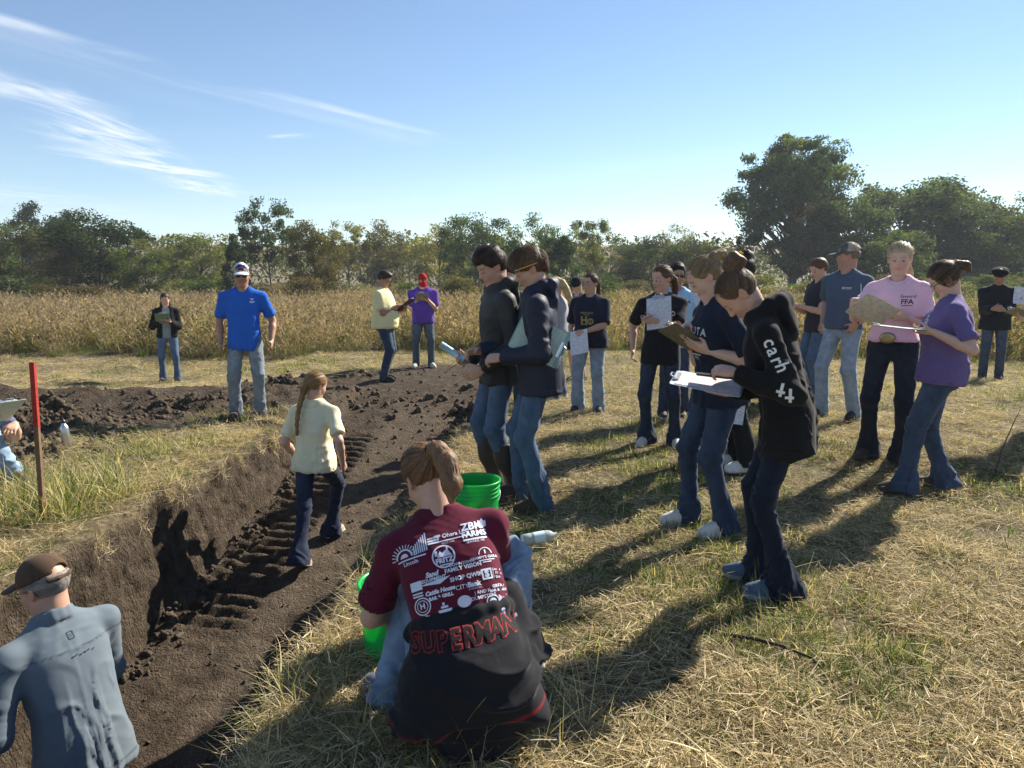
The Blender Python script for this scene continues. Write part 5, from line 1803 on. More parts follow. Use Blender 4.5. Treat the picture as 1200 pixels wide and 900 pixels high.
    p.body(); p.hair((.45, .31, .15), 'long', extra=[('chain', [(0, -.10, .02), (.0, -.125, -.08), (.01, -.13, -.20), (.02, -.12, -.30)], [.05, .052, .048, .018])], streak=.4)
    p.top((.34, .34, .36), 'hoodie', 'long', .09, 1.05, sl=1.1, hood=False)
    p.trousers((.06, .10, .18), 'straight', .5); p.shoes((.4, .4, .4))

    l = stand(594, 480); l = v3(-.02, 8.5, surf_z(-.02, 8.5))
    p = Person(l, 175, 1.71, False, 1.0, (.42, .24, .16), head=(-12, 8, 0), seed=12)
    p.root('man in dark glasses half hidden between the two boys')
    p.body(); p.hair(HAIR_DK, 'short', vol=.012); p.glasses(True)
    p.top((.05, .05, .055), 'shirt', 'short', .1, 1.05); p.trousers(JEAN_DARK, 'straight', .3); p.shoes((.05, .04, .04))

    l = stand(690, 482)
    rh = lp(l, 160, 683, 391, l[1] - .16)
    p = Person(l, 160, 1.64, True, 1.14, (.50, .29, .20), head=(-26, 2, 0), seed=13, feet={'R': (.12, .05, -10), 'L': (-.12, -.02, 12)},
               arms={'L': dict(loc=lp(l, 160, 684, 389, l[1] - .24), f=(.9, .2, -.3), n=(0, -.9, -.3), curl=40, pole=(-1, -.3, -.2)), 'R': dict(t=(.22, .08, -.46), curl=30)})
    p.root('girl in glasses and a navy T-shirt with gold print, holding papers at her hip')
    p.browc = (.04, .022, .015); p.body(); p.eyes(); p.glasses(False, (.25, .25, .27))
    p.hair((.06, .030, .018), 'pony', extra=[('chain', [(0, -.10, .03), (.01, -.135, -.02), (.0, -.13, -.12), (-.02, -.12, -.19)], [.03, .036, .032, .012])])
    p.top((.012, .015, .032), 'shirt', 'short', .10, 1.12, sl=1.3, frac=.95, belly=.015, fold=.008, flare=.012)
    pr = Print2D().text('NEBRASKA', 0, 4.5, 3.2, bold=.01).text('STATE', 0, 2.2, 2.4, bold=.01).text('H', -3, -4, 11, bold=.04).ring(4.5, -5, 2.2, 3.6).bar(4.5, -5, 1.2, 7).bar(-3, -8.5, 8, 1)
    V, F = pr.get(); p.decal(V, F, p.S + p.tf * .1 - p.tu * .21, -p.tr, p.tu, col=(.33, .27, .10))
    p.trousers((.20, .26, .335), 'wide', .5, 1.02, fold=.008); p.shoes((.04, .03, .03), (.3, .3, .3))
    sheet_of_paper(at_depth(679, 401, l[1] - .27), p.Rw @ unit((.15, .9, .3)), unit((-.25, 0, 1)), 'white printed sheets at the hip of the girl in the navy T-shirt with gold print', bend=.02)

    l = v3(1.02, 11.0, surf_z(1.02, 11.0))
    c = v3(.05, .27, 1.18); n = v3(-.2, -.5, .85); u = v3(0, .85, .5)
    p = Person(l, 142, 1.62, False, .95, SKIN_LIGHT, head=(4, 38, 0), seed=14, arms=board_arms(c, n, u), lean=5)
    p.root('boy in a black beanie and grey T-shirt farthest back behind the girl in glasses')
    p.body(); p.hair(HAIR_DK, 'short', vol=.008); p.beanie((.012, .012, .014))
    p.top((.13, .135, .14), 'shirt', 'short', .08, 1.05, sl=1.1); p.trousers((.012, .012, .014), 'straight', 0, short=True, mat=M_CLOTH, name='shorts'); p.shoes((.05, .05, .05))
    writer(p, c, n, u, 'curling white papers on the board of the boy in the black beanie', None, board=(.3, .3, .28), lift=.05)

    l = stand(771, 521)
    c = lp(l, 160, 772, 366, l[1] - .29)
    p = Person(l, 160, 1.72, True, .98, SKIN_LIGHT, head=(-36, 8, 0), seed=15, tyaw=8, feet={'R': (.10, .02, -16, 0), 'L': (-.16, -.02, 14)},
               arms={'R': dict(t=(.26, -.02, -.50), curl=25, pole=(.5, -1, 0)), 'L': dict(loc=lp(l, 160, 766, 375, l[1] - .33), f=(1, .25, .05), n=(.1, -1, .2), curl=42, pole=(-.9, -.7, -.6))})
    p.root('girl in a black T-shirt with white lettering, holding a clipboard upright to her chest')
    p.body(); p.eyes(); p.hair((.10, .052, .026), 'pony', gather=(0, -.11, .02), extra=[('chain', [(0, -.10, .02), (-.02, -.135, -.03), (-.04, -.12, -.12), (-.05, -.10, -.2)], [.03, .034, .032, .012])], vol=.011)
    p.top((.013, .014, .020), 'shirt', 'short', .12, 1.06, sl=1.22, frac=.80, fold=.007, flare=.008)
    flag_print(p, 'SEWARD')
    p.trousers((.016, .024, .046), 'flare', .22, .96, fold=.008); p.shoes((.55, .54, .52), (.6, .6, .58))
    clipboard(p.world(c), p.Rw @ unit((.15, .9, .35)), p.Rw @ unit((.12, -.3, 1)), 'clipboard held upright against the chest of the girl in the lettered black T-shirt', board=(.06, .06, .07), w=.235, h=.33)
    pencil(p.world(p.wri['L'] + p.fd['L'] * .09 + v3(0, .035, 0)), p.Rw @ unit((.75, .2, -.35)) * -1, 'blue-grey pen in the hand of the girl in the lettered black T-shirt', (.10, .14, .2), .13)

    l = v3(1.80, 8.0, surf_z(1.80, 8.0))
    p = Person(l, 172, 1.73, False, 1.0, (.42, .24, .16), head=(10, 4, 0), seed=16)
    p.root('dark-haired man in sunglasses and a light blue T-shirt behind the clipboard girl')
    p.body(); p.hair((.014, .010, .008), 'short', vol=.018, extra=[('ell', (0, .05, .09), (.064, .05, .03))]); p.glasses(True)
    p.top((.36, .56, .74), 'shirt', 'short', .11, 1.07, sl=1.15, frac=.8)
    V, F = Print2D().text('AREA', 0, 0, 5, bold=.03).get(); p.decal(V, F, p.S + p.tf * .1 - p.tr * .085 - p.tu * .11, -p.tr, p.tu, col=(.04, .07, .12))
    p.trousers(JEAN_DARK, 'straight', .3); p.shoes((.05, .04, .04))

    # ---- blond girl in the flag T-shirt
    l = stand(838, 620)
    yaw = 98
    c = lp(l, yaw, 806, 399, l[1] - .02); n = v3(.30, -.50, .80); u = v3(.0, .86, .52)
    p = Person(l, yaw, 1.73, True, 1.02, SKIN_PALE, head=(-14, 34, 0), seed=17, lean=8, neckf=.6, feet={'R': (.11, .12, -4), 'L': (-.11, -.02, 10)},
               arms={'L': dict(loc=c + v3(-.10, -.11, -.02) - unit(n) * .045, f=(.35, .85, .35), n=(.6, -.3, .75), curl=5, pole=(-.25, -.35, -1)),
                     'R': dict(loc=c + v3(.05, -.02, .09), f=(-.5, .75, -.2), n=(-.5, -.1, -.8), curl=48, pole=(.6, -.7, -.5))})
    p.root('blond girl in a navy flag T-shirt and white sneakers, writing on her board')
    p.body()
    p.hair((.24, .16, .085), 'pony', gather=(0, -.10, .07), extra=[('ell', (0, -.105, .072), (.034, .03, .034)), ('chain', [(0, -.11, .07), (.02, -.15, .06), (.03, -.165, .01)], [.028, .030, .012])], vol=.010, streak=.35)
    p.top((.014, .020, .040), 'shirt', 'short', .10, 1.06, sl=1.25, frac=.84, fold=.008, flare=.006)
    flag_print(p, 'DAKOTA')
    p.trousers((.020, .034, .070), 'boot', .3, .98, fold=.008); p.shoes((.60, .57, .52), (.66, .64, .60), lace=(.75, .73, .70))
    writer(p, c, n, u, 'brown clipboard tilted up in the hands of the girl in the flag T-shirt', 'white pen of the girl in the flag T-shirt', (.6, .6, .6), board=(.17, .15, .10))

    # ---- behind her: one in black with a raised sheet, one in pink with a dark bun
    l = v3(1.66, 6.0, surf_z(1.66, 6.0))
    p = Person(l, 78, 1.70, True, 1.0, SKIN_LIGHT, head=(0, 15, 0), seed=18, h=.0075,
               arms={'L': dict(loc=lp(l, 78, 826, 358, 5.82), f=(.3, .6, .8), n=(.9, 0, .2), curl=40), 'R': dict(t=(.1, .3, -.25), f=(-.3, .7, .5), n=(-.7, 0, 0), curl=30)})
    p.root('person in black mostly hidden behind the blond girl in the flag T-shirt')
    p.body(); p.hair(HAIR_DK, 'short'); p.top((.010, .010, .012), 'shirt', 'short', .1, 1.06, sl=1.2); p.trousers(JEAN_DARK, 'straight', .3); p.shoes((.1, .1, .1))
    sheet_of_paper(at_depth(829, 346, 5.62), unit((-.45, -.8, .3)), unit((-.45, 0, 1)), 'white sheet held up at face height behind the girl in the flag T-shirt', bend=.03)

    l = stand(872, 549)
    p = Person(l, 92, 1.74, True, .98, SKIN_LIGHT, head=(0, 26, 0), seed=19, lean=6, arms={'L': dict(t=(-.16, .30, -.26), curl=30, f=(.3, .9, 0), n=(.4, 0, .8)), 'R': dict(t=(.1, .3, -.3), curl=30, f=(-.3, .9, 0), n=(-.4, 0, -.8))})
    p.root('girl with a dark curly bun, pale pink T-shirt and black trousers, behind the hoodie')
    p.body(); p.hair((.022, .013, .010), 'bun', gather=(0, -.09, .09), extra=[('ell', (0, -.075, .105), (.058, .052, .048)), ('ell', (.02, -.11, .08), (.04, .035, .04))], vol=.014)
    p.top((.66, .52, .56), 'shirt', 'short', .02, 1.02, sl=1.2, frac=.8)
    V, F = Print2D().text('FFA', 0, 0, 6.5, bold=.03).bar(0, -5, 11, .9).get(); p.decal(V, F, p.sh['L'] - p.tu * .10 - p.tr * .05, p.tf * -1, p.tu, col=(.03, .03, .04))
    p.trousers((.010, .010, .012), 'wide', 0, 1.0, mat=M_CLOTH, name='trousers', hem_z=.05); p.shoes((.68, .66, .62), (.7, .68, .64))
    mb = MB()
    for i in range(7):
        a = i / 7 * 2 * math.pi
        mb.lathe([(.001, -.012), (.016, -.009), (.02, 0), (.016, .009), (.001, .012)], 8, p.hl(.03 * math.cos(a) + .0, -.035 + .012 * math.sin(2 * a), .125 + .024 * math.sin(a)), (.80, .42, .02))
    mb.build('scrunchie', M_CLOTH, p.o, True)
    sheet_of_paper(at_depth(862, 478, l[1] - .2), unit((-.3, -.9, .15)), unit((.1, 0, 1)), 'crumpled white papers hanging beside the black trousers of the girl in pale pink', w=.14, h=.24, bend=.04)

    # ---- girl in the black hoodie
    l = stand(917, 693)
    yaw = 72
    c = lp(l, yaw, 829, 449, l[1] + .02); n = v3(-.16, -.14, 1); u = v3(.05, 1, .12)
    p = Person(l, yaw, 1.69, True, .93, SKIN_LIGHT, head=(2, 56, 0), seed=20, lean=19, ptilt=2, hip=(0, .02, None), neckf=.75, h=.0054, feet={'R': (.10, .10, -4), 'L': (-.10, .0, 6)},
               arms={'L': dict(loc=lp(l, yaw, 862, 437, l[1] - .10), f=(.25, .95, .12), n=(.5, 0, -.75), curl=36, pole=(-.2, -.55, -1)),
                     'R': dict(loc=c + v3(.11, -.12, -.055), f=(-.6, .8, .0), n=(-.1, 0, 1), curl=6, pole=(.6, -.8, -.6))})
    p.root('girl with a hair bun and black hoodie with white sleeve lettering, bent over')
    p.body()
    p.hair((.115, .072, .042), 'bun', gather=(0, -.085, .095), extra=[('ell', (0, -.095, .112), (.050, .050, .046)), ('chain', [(.03, -.10, .13), (-.025, -.13, .13), (-.03, -.13, .085), (.03, -.12, .08), (.04, -.085, .11)], [.022] * 5, .01)], vol=.009, nape=-.06, streak=.45)
    p.top((.012, .012, .013), 'hoodie', 'long', .175, 1.03, sl=1.18, hood=True, fold=.010, grow=.004, flare=.010)
    sleeve_print(p)
    p.trousers((.009, .0135, .028), 'flare', .06, .92, fold=.007); p.shoes((.075, .115, .17), (.35, .36, .38), lace=(.4, .45, .5))
    clipboard(p.world(c), p.Rw @ unit(n), p.Rw @ unit(u), 'clipboard with a pink-lined form held flat by the girl in the black hoodie', board=(.42, .52, .60), paper=M_PAPER_PINK, w=.24, h=.33)
    ph = p.wri['L'] + p.fd['L'] * .115 + p.pn['L'] * .045
    o = frame_obj('phone', p.world(ph), p.Rw @ unit((1, .1, 0)), p.Rw @ unit((-.1, 1, .1)), p.Rw @ unit((0, -.1, 1)), 'black phone in the left hand of the girl in the hoodie', 'phone')
    mb = MB(); mb.box((0, 0, 0), .072, .145, .008, None, (.012, .012, .013)); mb.build('phone_body', M_PLASTIC, o)
    mb = MB(); mb.box((0, 0, .0046), .066, .138, .0012, None, (.006, .006, .008)); mb.build('screen', M_PLASTIC, o)

    # ---- right-hand group
    l = stand(982, 490)
    yaw = 122
    p = Person(l, yaw, 1.80, False, 1.04, (.44, .25, .17), head=(-52, 2, 0), seed=21, feet={'R': (.14, .06, -10), 'L': (-.12, -.06, 16)},
               arms={'L': dict(t=(-.21, .13, -.44), f=(.45, .25, -.85), n=(.8, -.3, .2), curl=40, pole=(-1, -.7, 0)), 'R': dict(t=(.27, -.06, -.48), curl=40, pole=(.6, -1, 0))})
    p.root('man in a slate blue T-shirt and a two-tone cap looking left, hand at his pocket')
    p.body(); p.eyes(); p.hair((.16, .13, .11), 'short', vol=.007, capped=True); p.cap((.10, .115, .10), (.085, .10, .095), back=(.42, .37, .29))
    p.top((.075, .105, .155), 'shirt', 'short', .02, 1.05, belly=.012, sl=1.1, frac=.82)
    V, F = Print2D().disc(-3.6, 0, 1.3).bar(1.2, .2, 6.5, 1.0).bar(1.2, -1.0, 5, .4).get(); p.decal(V, F, p.S + p.tf * .1 - p.tr * .085 - p.tu * .13, -p.tr, p.tu, col=(.5, .54, .58))
    p.trousers((.21, .29, .385), 'straight', .7, 1.0, wearc=(.46, .54, .60)); p.shoes((.04, .03, .022), (.03, .025, .02))
    mb = MB(); w_ = p.wri['L'] - p.fd['L'] * .01; ax_ = unit(p.wri['L'] - p.elb['L'])
    a_ = unit(np.cross(ax_, (0, 0, 1))); b_ = np.cross(ax_, a_)
    mb.tube([w_ + .031 * (a_ * math.cos(t) + b_ * math.sin(t)) for t in np.linspace(0, 2 * math.pi, 15)], .006, 6, (.02, .02, .02)); mb.build('watch', M_PLASTIC, p.o)
    b = Sdf(); b.loft([(p.P + p.pu * .072, p.pr, p.pf, .150, .116), (p.P + p.pu * .100, p.pr, p.pf, .148, .114)], .01)
    V, Q = b.mesh(.009, 1); link('belt', make_mesh('belt', V, Q, M_SHOE, (.05, .03, .018)), p.o)

    l = v3(3.62, 8.6, surf_z(3.62, 8.6))
    p = Person(l, 100, 1.68, True, 1.0, SKIN_LIGHT, head=(0, 25, 0), seed=22, arms={'L': dict(t=(-.1, .34, -.26), f=(.3, .9, .1), n=(.4, 0, .8), curl=20), 'R': dict(t=(.1, .3, -.28), f=(-.3, .9, 0), n=(0, 0, 1), curl=20)})
    p.root('person with brown hair hidden behind the man in the slate blue T-shirt, one hand out')
    p.body(); p.hair((.10, .05, .025), 'short', vol=.018); p.top((.03, .03, .04), 'shirt', 'short', .1, 1.05); p.trousers(JEAN_MID, 'straight', .3); p.shoes((.1, .1, .1))

    l = stand(1037, 538)
    yaw = 146
    c = lp(l, yaw, 1023, 364, l[1] - .30); n = v3(.25, -.62, .62); u = v3(.62, .62, .35)
    p = Person(l, yaw, 1.76, True, .98, SKIN_PALE, head=(4, 8, 0), seed=23, feet={'R': (.12, .02, -14), 'L': (-.11, .03, 12)},
               arms={'L': dict(loc=lp(l, yaw, 1062, 372, l[1] - .27), f=(1, .1, .1), n=(0, -.85, .4), curl=28, pole=(-.4, -.4, -1)), 'R': dict(loc=lp(l, yaw, 1000, 352, l[1] - .20), f=(-.6, .5, .1), n=(-.4, .2, -.8), curl=40, pole=(.25, -.4, -1))})
    p.root('blond girl in a light pink T-shirt with a big belt buckle, facing the camera')
    p.browc = (.28, .17, .09); p.body(); p.eyes()
    p.hair((.44, .33, .19), 'pony', extra=[('chain', [(0, -.10, .02), (-.03, -.125, -.06), (-.06, -.09, -.13), (-.085, -.05, -.16)], [.035, .040, .035, .012])], vol=.012, line=.044)
    p.top((.84, .54, .63), 'shirt', 'short', -.04, 1.06, sl=1.3, frac=.72, fold=.009, belly=.01, flare=.012)
    pr = Print2D().text('FFA', 0, -1.6, 5.2, bold=.025).text('Seward', 0, 2.6, 3.6, shear=.3).bar(0, -4.4, 7.5, .5)
    V, F = pr.get(); p.decal(V, F, p.S + p.tf * .12 - p.tr * .085 - p.tu * .135, -p.tr, p.tu, col=(.05, .045, .07))
    p.trousers((.015, .019, .028), 'flare', .08, 1.02, fold=.006); p.shoes((.05, .035, .03), (.04, .03, .025))
    mb = MB(); mb.lathe([(.0, .004), (.028, .006), (.042, .004), (.050, .0), (.052, -.004)], 20); V = np.concatenate(mb.v)[:, [0, 2, 1]] * (1.15, 1, .85)
    link('belt_buckle', make_mesh('belt_buckle', V + p.P + p.pu * .075 + p.pf * .150 + p.pr * .03, mb.f, M_METAL, (.35, .27, .15)), p.o)
    clipboard(p.world(c), p.Rw @ n, p.Rw @ u, 'tan clipboard slanting in front of the girl in the light pink T-shirt', board=(.58, .51, .42), w=.23, h=.32)
    pencil(p.world(p.wri['R'] + p.fd['R'] * .08), p.Rw @ unit((.1, -.2, 1)), 'white pen of the girl in the light pink T-shirt', (.6, .6, .65), .13)

    l = stand(1098, 577)
    yaw = 68
    c = lp(l, yaw, 1054, 384, l[1] - .06); n = v3(.02, -.10, 1); u = v3(0, 1, .10)
    p = Person(l, yaw, 1.70, True, 1.06, SKIN_PALE, head=(2, 36, 0), seed=24, lean=-2, ptilt=-8, hip=(0, .03, None), neckf=.75, feet={'R': (.11, -.06, -4), 'L': (-.11, .22, 12)},
               arms={'L': dict(loc=lp(l, yaw, 1094, 389, l[1] - .16), f=(.3, .95, .05), n=(.5, 0, .8), curl=26, pole=(-.3, -1, -.6)), 'R': dict(loc=lp(l, yaw, 1092, 389, l[1] + .10), f=(-.2, .95, -.1), n=(-.3, 0, .9), curl=22, pole=(.5, -1, -.4))})
    p.root('girl in a purple T-shirt and glasses, head bent to her level board')
    p.browc = (.05, .03, .02); p.body(); p.glasses(False, (.015, .015, .02))
    p.hair((.085, .050, .030), 'pony', gather=(0, -.10, .04), extra=[('ell', (0, -.105, .04), (.035, .03, .035)), ('chain', [(0, -.12, .04), (.0, -.15, .0), (0, -.15, -.05)], [.028, .032, .012]), ('chain', [(-.06, .06, .05), (-.078, .04, -.01), (-.075, .02, -.06)], [.016, .014, .006])], vol=.013, streak=.6)
    p.top((.145, .105, .26), 'shirt', 'short', .085, 1.10, sl=1.28, frac=.80, fold=.010, flare=.008, belly=.01)
    V, F = Print2D().ring(0, 0, 2.2, 3.2, sx=.8).disc(0, 0, 1.4, sx=.8).disc(0, 4.6, 1.0).get(); p.decal(V, F, p.S + p.tf * .12 - p.tr * .075 - p.tu * .15, -p.tr, p.tu, col=(.5, .5, .62))
    p.trousers((.036, .058, .105), 'flare', .45, 1.02, fold=.008); p.shoes((.05, .035, .03), (.04, .03, .025))
    mb = MB(); mb.tube([p.hl(.02 * math.cos(a), -.118, .04 + .03 * math.sin(a)) for a in np.linspace(0, 2 * math.pi, 13)], .008, 6, (.5, .05, .02)); mb.build('hair_tie', M_CLOTH, p.o)
    clipboard(p.world(c), p.Rw @ n, p.Rw @ u, 'clipboard held level by the girl in the purple T-shirt', board=(.25, .30, .27), paper=M_PAPER_GREEN)

    l = stand(1160, 445)
    p = Person(l, 150, 1.75, False, 1.05, (.40, .23, .15), head=(0, 25, 0), seed=25, arms={'R': dict(t=(.07, .33, -.30), f=(-.8, .3, .2), n=(0, -1, 0), curl=50), 'L': dict(t=(-.07, .33, -.31), f=(.8, .3, .1), n=(0, -1, 0), curl=50)})
    p.root('man in a black beret and black jacket at the far right by the tall weeds')
    p.body(); p.hair(HAIR_DK, 'short', vol=.008); p.beanie((.012, .012, .014), 'beret'); p.top((.016, .017, .020), 'jacket', 'long', .13, 1.12, sl=1.3, collar=True, flare=.02, grow=.005)
    p.trousers((.045, .06, .09), 'straight', .3); p.shoes((.05, .03, .025))

    # ---- person at the right edge, mostly outside the photo
    l = v3(5.16, 6.75, surf_z(5.16, 6.75))
    yaw = 80
    wl_ = lp(l, yaw, 1194, 354, 6.66)
    p = Person(l, yaw, 1.70, True, 1.0, SKIN_PALE, head=(0, 25, 0), seed=26, arms={'L': dict(loc=lp(l, yaw, 1198, 384, 6.50), f=(.3, .9, .35), n=(.4, 0, .9), curl=20), 'R': dict(loc=wl_, f=(-.5, .8, .3), n=(-.5, -.2, -.7), curl=40)})
    p.root('person whose hand and clipboard reach in at the right edge')
    p.body(); p.hair(HAIR_BR, 'pony'); p.top((.5, .5, .52), 'shirt', 'short', .1, 1.05, sl=1.2); p.trousers(JEAN_MID, 'straight', .3); p.shoes((.2, .2, .2))
    c = at_depth(1204, 370, 6.60)
    clipboard(c, p.Rw @ unit((.2, -.35, .9)), p.Rw @ unit((0, 1, .2)), 'greenish clipboard at the right edge with a white page lifting off', board=(.26, .27, .22))
    sheet_of_paper(at_depth(1202, 347, 6.62), unit((-.3, -.9, .2)), unit((.1, 0, 1)), 'white page lifting off the clipboard at the right edge', w=.2, h=.16, bend=.03)


def sleeve_print(p):
    """white lettering running down the left upper arm, breaking at the elbow"""
    a, e = p.sh['L'], p.elb['L']
    d = unit(e - a); out = unit(-p.tr - d * (-p.tr @ d))
    upv = unit(np.cross(d, -out))      # letters stand across the arm
    if upv @ p.tf > 0: upv = -upv
    right = d
    n = np.cross(right, upv)
    L = np.linalg.norm(e - a) * 100
    pr = Print2D(); x = -L * .5 + 4.6
    for ch, adv in (('c', 4.3), ('a', 4.5), ('r', 3.6), ('h', 4.6)):
        V, F = text2d(ch, 8.0, bold=.015); pr.add(V * (1.0, 1.1), F, x, 0 if ch != 'h' else .9); x += adv
    V, F = pr.get()
    sgn = 1 if n @ out > 0 else -1
    if sgn < 0: V = V * (1, -1); upv = upv
    p.decal(V, F, (a + e) / 2, right, upv * sgn, name='lettering', col=(.78, .78, .78))
    f = unit(p.wri['L'] - e)
    pr = Print2D()
    for x, y, r in ((0, 0, 8), (4.4, -1.0, 20)):
        pr.bar(x, y, 1.3, 6.2, rot=r); pr.bar(x, y - 1, 3.8, 1.2, rot=r)
    V, F = pr.get()
    up2 = unit(np.cross(out, f)); up2 = up2 if up2[2] > 0 else -up2
    r2 = np.cross(up2, out)
    p.decal(V, F, e + f * .040 + up2 * .0, r2, up2, name='lettering', col=(.78, .78, .78))


def flag_print(p, word):
    pr = Print2D()
    n = len(word)
    for i, ch in enumerate(word):
        t = (i - (n - 1) / 2)
        V, F = text2d(ch, 5.2, bold=.03); pr.add(V * (.95, 1.15), F, t * 4.1, -.18 * t * t, rot=-2.4 * t)
    V, F = pr.get(); o = p.S + p.tf * .12 - p.tu * .13
    p.decal(V, F, o, -p.tr, p.tu, col=(.62, .62, .62))
    for k, (colr, ys) in enumerate((((.42, .03, .03), (-5.2, -8.6, -12.0)), ((.66, .62, .58), (-6.9, -10.3)))):
        pr = Print2D()
        for y in ys: pr.bar(-5.4, y, 8.5, 1.5, n=5); pr.bar(5.4, y, 8.5, 1.5, n=5)
        V, F = pr.get(); p.decal(V, F, o, -p.tr, p.tu, name='flag_stripes', col=colr)
    pr = Print2D().poly([(-.9, -4.5), (.9, -4.5), (.5, -12.6), (-.5, -12.6)])
    V, F = pr.get(); p.decal(V, F, o, -p.tr, p.tu, name='emblem', col=(.40, .22, .05))
    pr = Print2D().bar(0, -14.6, 12, .9, n=6).text('FFA', 0, -17, 3.2, bold=.02)
    V, F = pr.get(); p.decal(V, F, o, -p.tr, p.tu, col=(.55, .55, .56))


def maroon_print(p):
    """sponsor logos in rows over the back, tilted with her lean"""
    A = Print2D()
    # sun and buildings
    A.ring(-12.5, 1.2, 2.6, 3.2, 0, 180)
    for a in range(0, 181, 15): A.bar(-12.5 + 4.1 * math.cos(R(a)), 1.2 + 4.1 * math.sin(R(a)), 1.3, .3, rot=a, n=1)
    A.disc(-12.5, 1.2, 1.5, a0=0, a1=180)
    for i in range(7): A.bar(-8.6 + i * .75, 2.6 + .35 * i, .42, 3.2 + .55 * i, n=1)
    A.bar(-10, .2, 10.5, .5).text('Lincoln', -10.5, -1.2, 1.9, bold=.02)
    # flag and company line
    for i in range(3): A.bar(-1.5, 5.2 - i * .95, 4, .62)
    A.text('CP Ohara LLC', 5.0, 5.0, 2.1, bold=.02).bar(3.6, 3.2, 13, .35).text('SINCE 1958', 3.4, 2.3, .9)
    # round seal
    A.ring(1.0, -2.2, 3.5, 4.0, n=36).poly([(-2.2, -2), (-1, .1), (.2, -1.1), (1.6, .6), (2.4, -1.2), (3.0, -2)], 1, -.3).text('FRITZ', 1.0, -3.6, 2.3, bold=.05).bar(1, -5.1, 3.6, .4)
    A.bar(2.6, .0, .5, 2.2).bar(-1.4, -.8, .9, 1.8)
    # farm logo
    A.text('ZBK', 12.4, 6.3, 3.9, bold=.03).text('FARMS', 12.8, 3.4, 2.9, bold=.04).bar(12.8, 1.5, 8.2, .6).text('SEWARD, NE', 12.8, .6, 1.1)
    A.poly([(0, 0), (.5, 1.9), (1.3, 1.2), (1.9, 2.3), (2.6, 1), (3.2, 1.3), (3.0, -.8), (1.2, -1.5)], 14.6, 6.4)
    # middle rows
    A.text('DOWNTOWN', 6.5, -5.9, 1.3, bold=.02).text('FAMILY VISION', 6.6, -7.4, 1.9, bold=.03)
    A.ring(15, -4.4, 2.0, 2.3, 0, 180).text("GRAMPY'S GARAGE", 15, -5.5, 1.25, bold=.03).bar(15, -6.5, 5.5, .3).bar(15, -7.2, 3, .3).bar(15, -3.6, .5, 1.4)
    A.text('Sand', -4.2, -7.1, 2.3, bold=.05, shear=.25).text('EQUIPMENT', -4.0, -8.8, 1.55, bold=.03, shear=.2).poly([(-5.5, 0), (6, 1.0), (2, -.9)], -4, -9.9)
    A.bar(-10.2, -9.5, 4.0, 3.0, n=2).bar(-10.2, -12.0, 3.6, .5).bar(-10.2, -12.9, 3.6, .5)
    A.text('SHOP QWIK', 7.0, -10.6, 2.0, bold=.03)
    A.text('CITY', 4.9, -13.7, 2.1, bold=.0).text('Bank', 9.0, -13.6, 2.2, bold=.05).text('& TRUST CO.', 9.2, -15.0, .8)
    for (x, y, w, h) in ((14.0, -9.7, 3.6, .6), (14.0, -12.7, 3.6, .6), (12.5, -11.2, .55, 3.4), (15.5, -11.2, .55, 3.4)): A.bar(x, y, w, h)
    A.text('S', 14.0, -11.2, 3.0, bold=.07).text('Security', 18.2, -10.1, 1.3, bold=.02).text('First', 18.0, -11.4, 1.3, bold=.02).text('Bank', 18.0, -12.7, 1.3, bold=.02).bar(16.2, -11.3, .15, 3)
    A.ring(-9.4, -16.4, 2.5, 2.9).ring(-9.4, -16.4, 1.7, 1.95).text('H', -9.4, -16.4, 2.5, bold=.04)
    A.text('Cattle House', -2.6, -13.0, 1.9, bold=.06, shear=.2).text('BAR & GRILL', -2.6, -14.9, 1.5, bold=.06)
    A.disc(4.6, -18.3, 1.9, sx=1.25).text('J AND K', 11.2, -16.6, 1.5, bold=.01).text('DUMPSTERS', 11.2, -18.3, 1.6, bold=.02)
    A.text('GREAT', 17.0, -15.6, 1.4, bold=.04).text('BAR & GRILL', 17.0, -17.0, 1.2, bold=.04)
    A.bar(-2.2, -19.6, 4.6, .9).bar(-2.2, -18.4, 2.4, .7).bar(-2.4, -17.4, .8, .9)
    A.poly([(-2.4, 0), (-.5, .3), (-1.0, 1.2), (1.8, .4), (.2, .1), (-2.2, -.7)], -8, -20.6)
    A.poly([(-2.2, .9), (1.6, 1.1), (1.4, -.8), (.1, -1.9), (-.9, -1.0)], -6.4, -23.4)
    A.text('AKRS', .6, -22.4, 2.2, bold=.04).poly([(0, 0), (.8, .9), (.4, -.6)], -2.8, -22.4)
    A.text("Ann's House", 7.6, -21.4, 1.5, bold=.05, shear=.2).bar(7.6, -22.3, 7.5, .3).bar(7.4, -22.9, 5, .25)
    A.ring(14.0, -20.4, 1.9, 2.25).disc(14.0, -20.4, 1.2).text('MC', 18.0, -19.7, 2.6, bold=.02).bar(18, -21.4, 2.4, .7)
    A.poly([(-2.3, -2.2), (2.3, -2.2), (2.3, 1.2), (0, 2.3), (-2.3, 1.2)], 10.0, -26.3).bar(17, -24.4, 2.0, 2.6)
    A.poly([(-.5, -.6), (.7, -.3), (.3, .4), (.2, 1.0)], 3.8, -27)
    V, F = A.get()
    up = p.tu; rt = p.tr
    p.decal(V * .98, F, p.S - p.tf * .12 - p.tu * .115 - p.tr * .018, rt, up, name='sponsor_logos', col=(.64, .68, .80))


people()


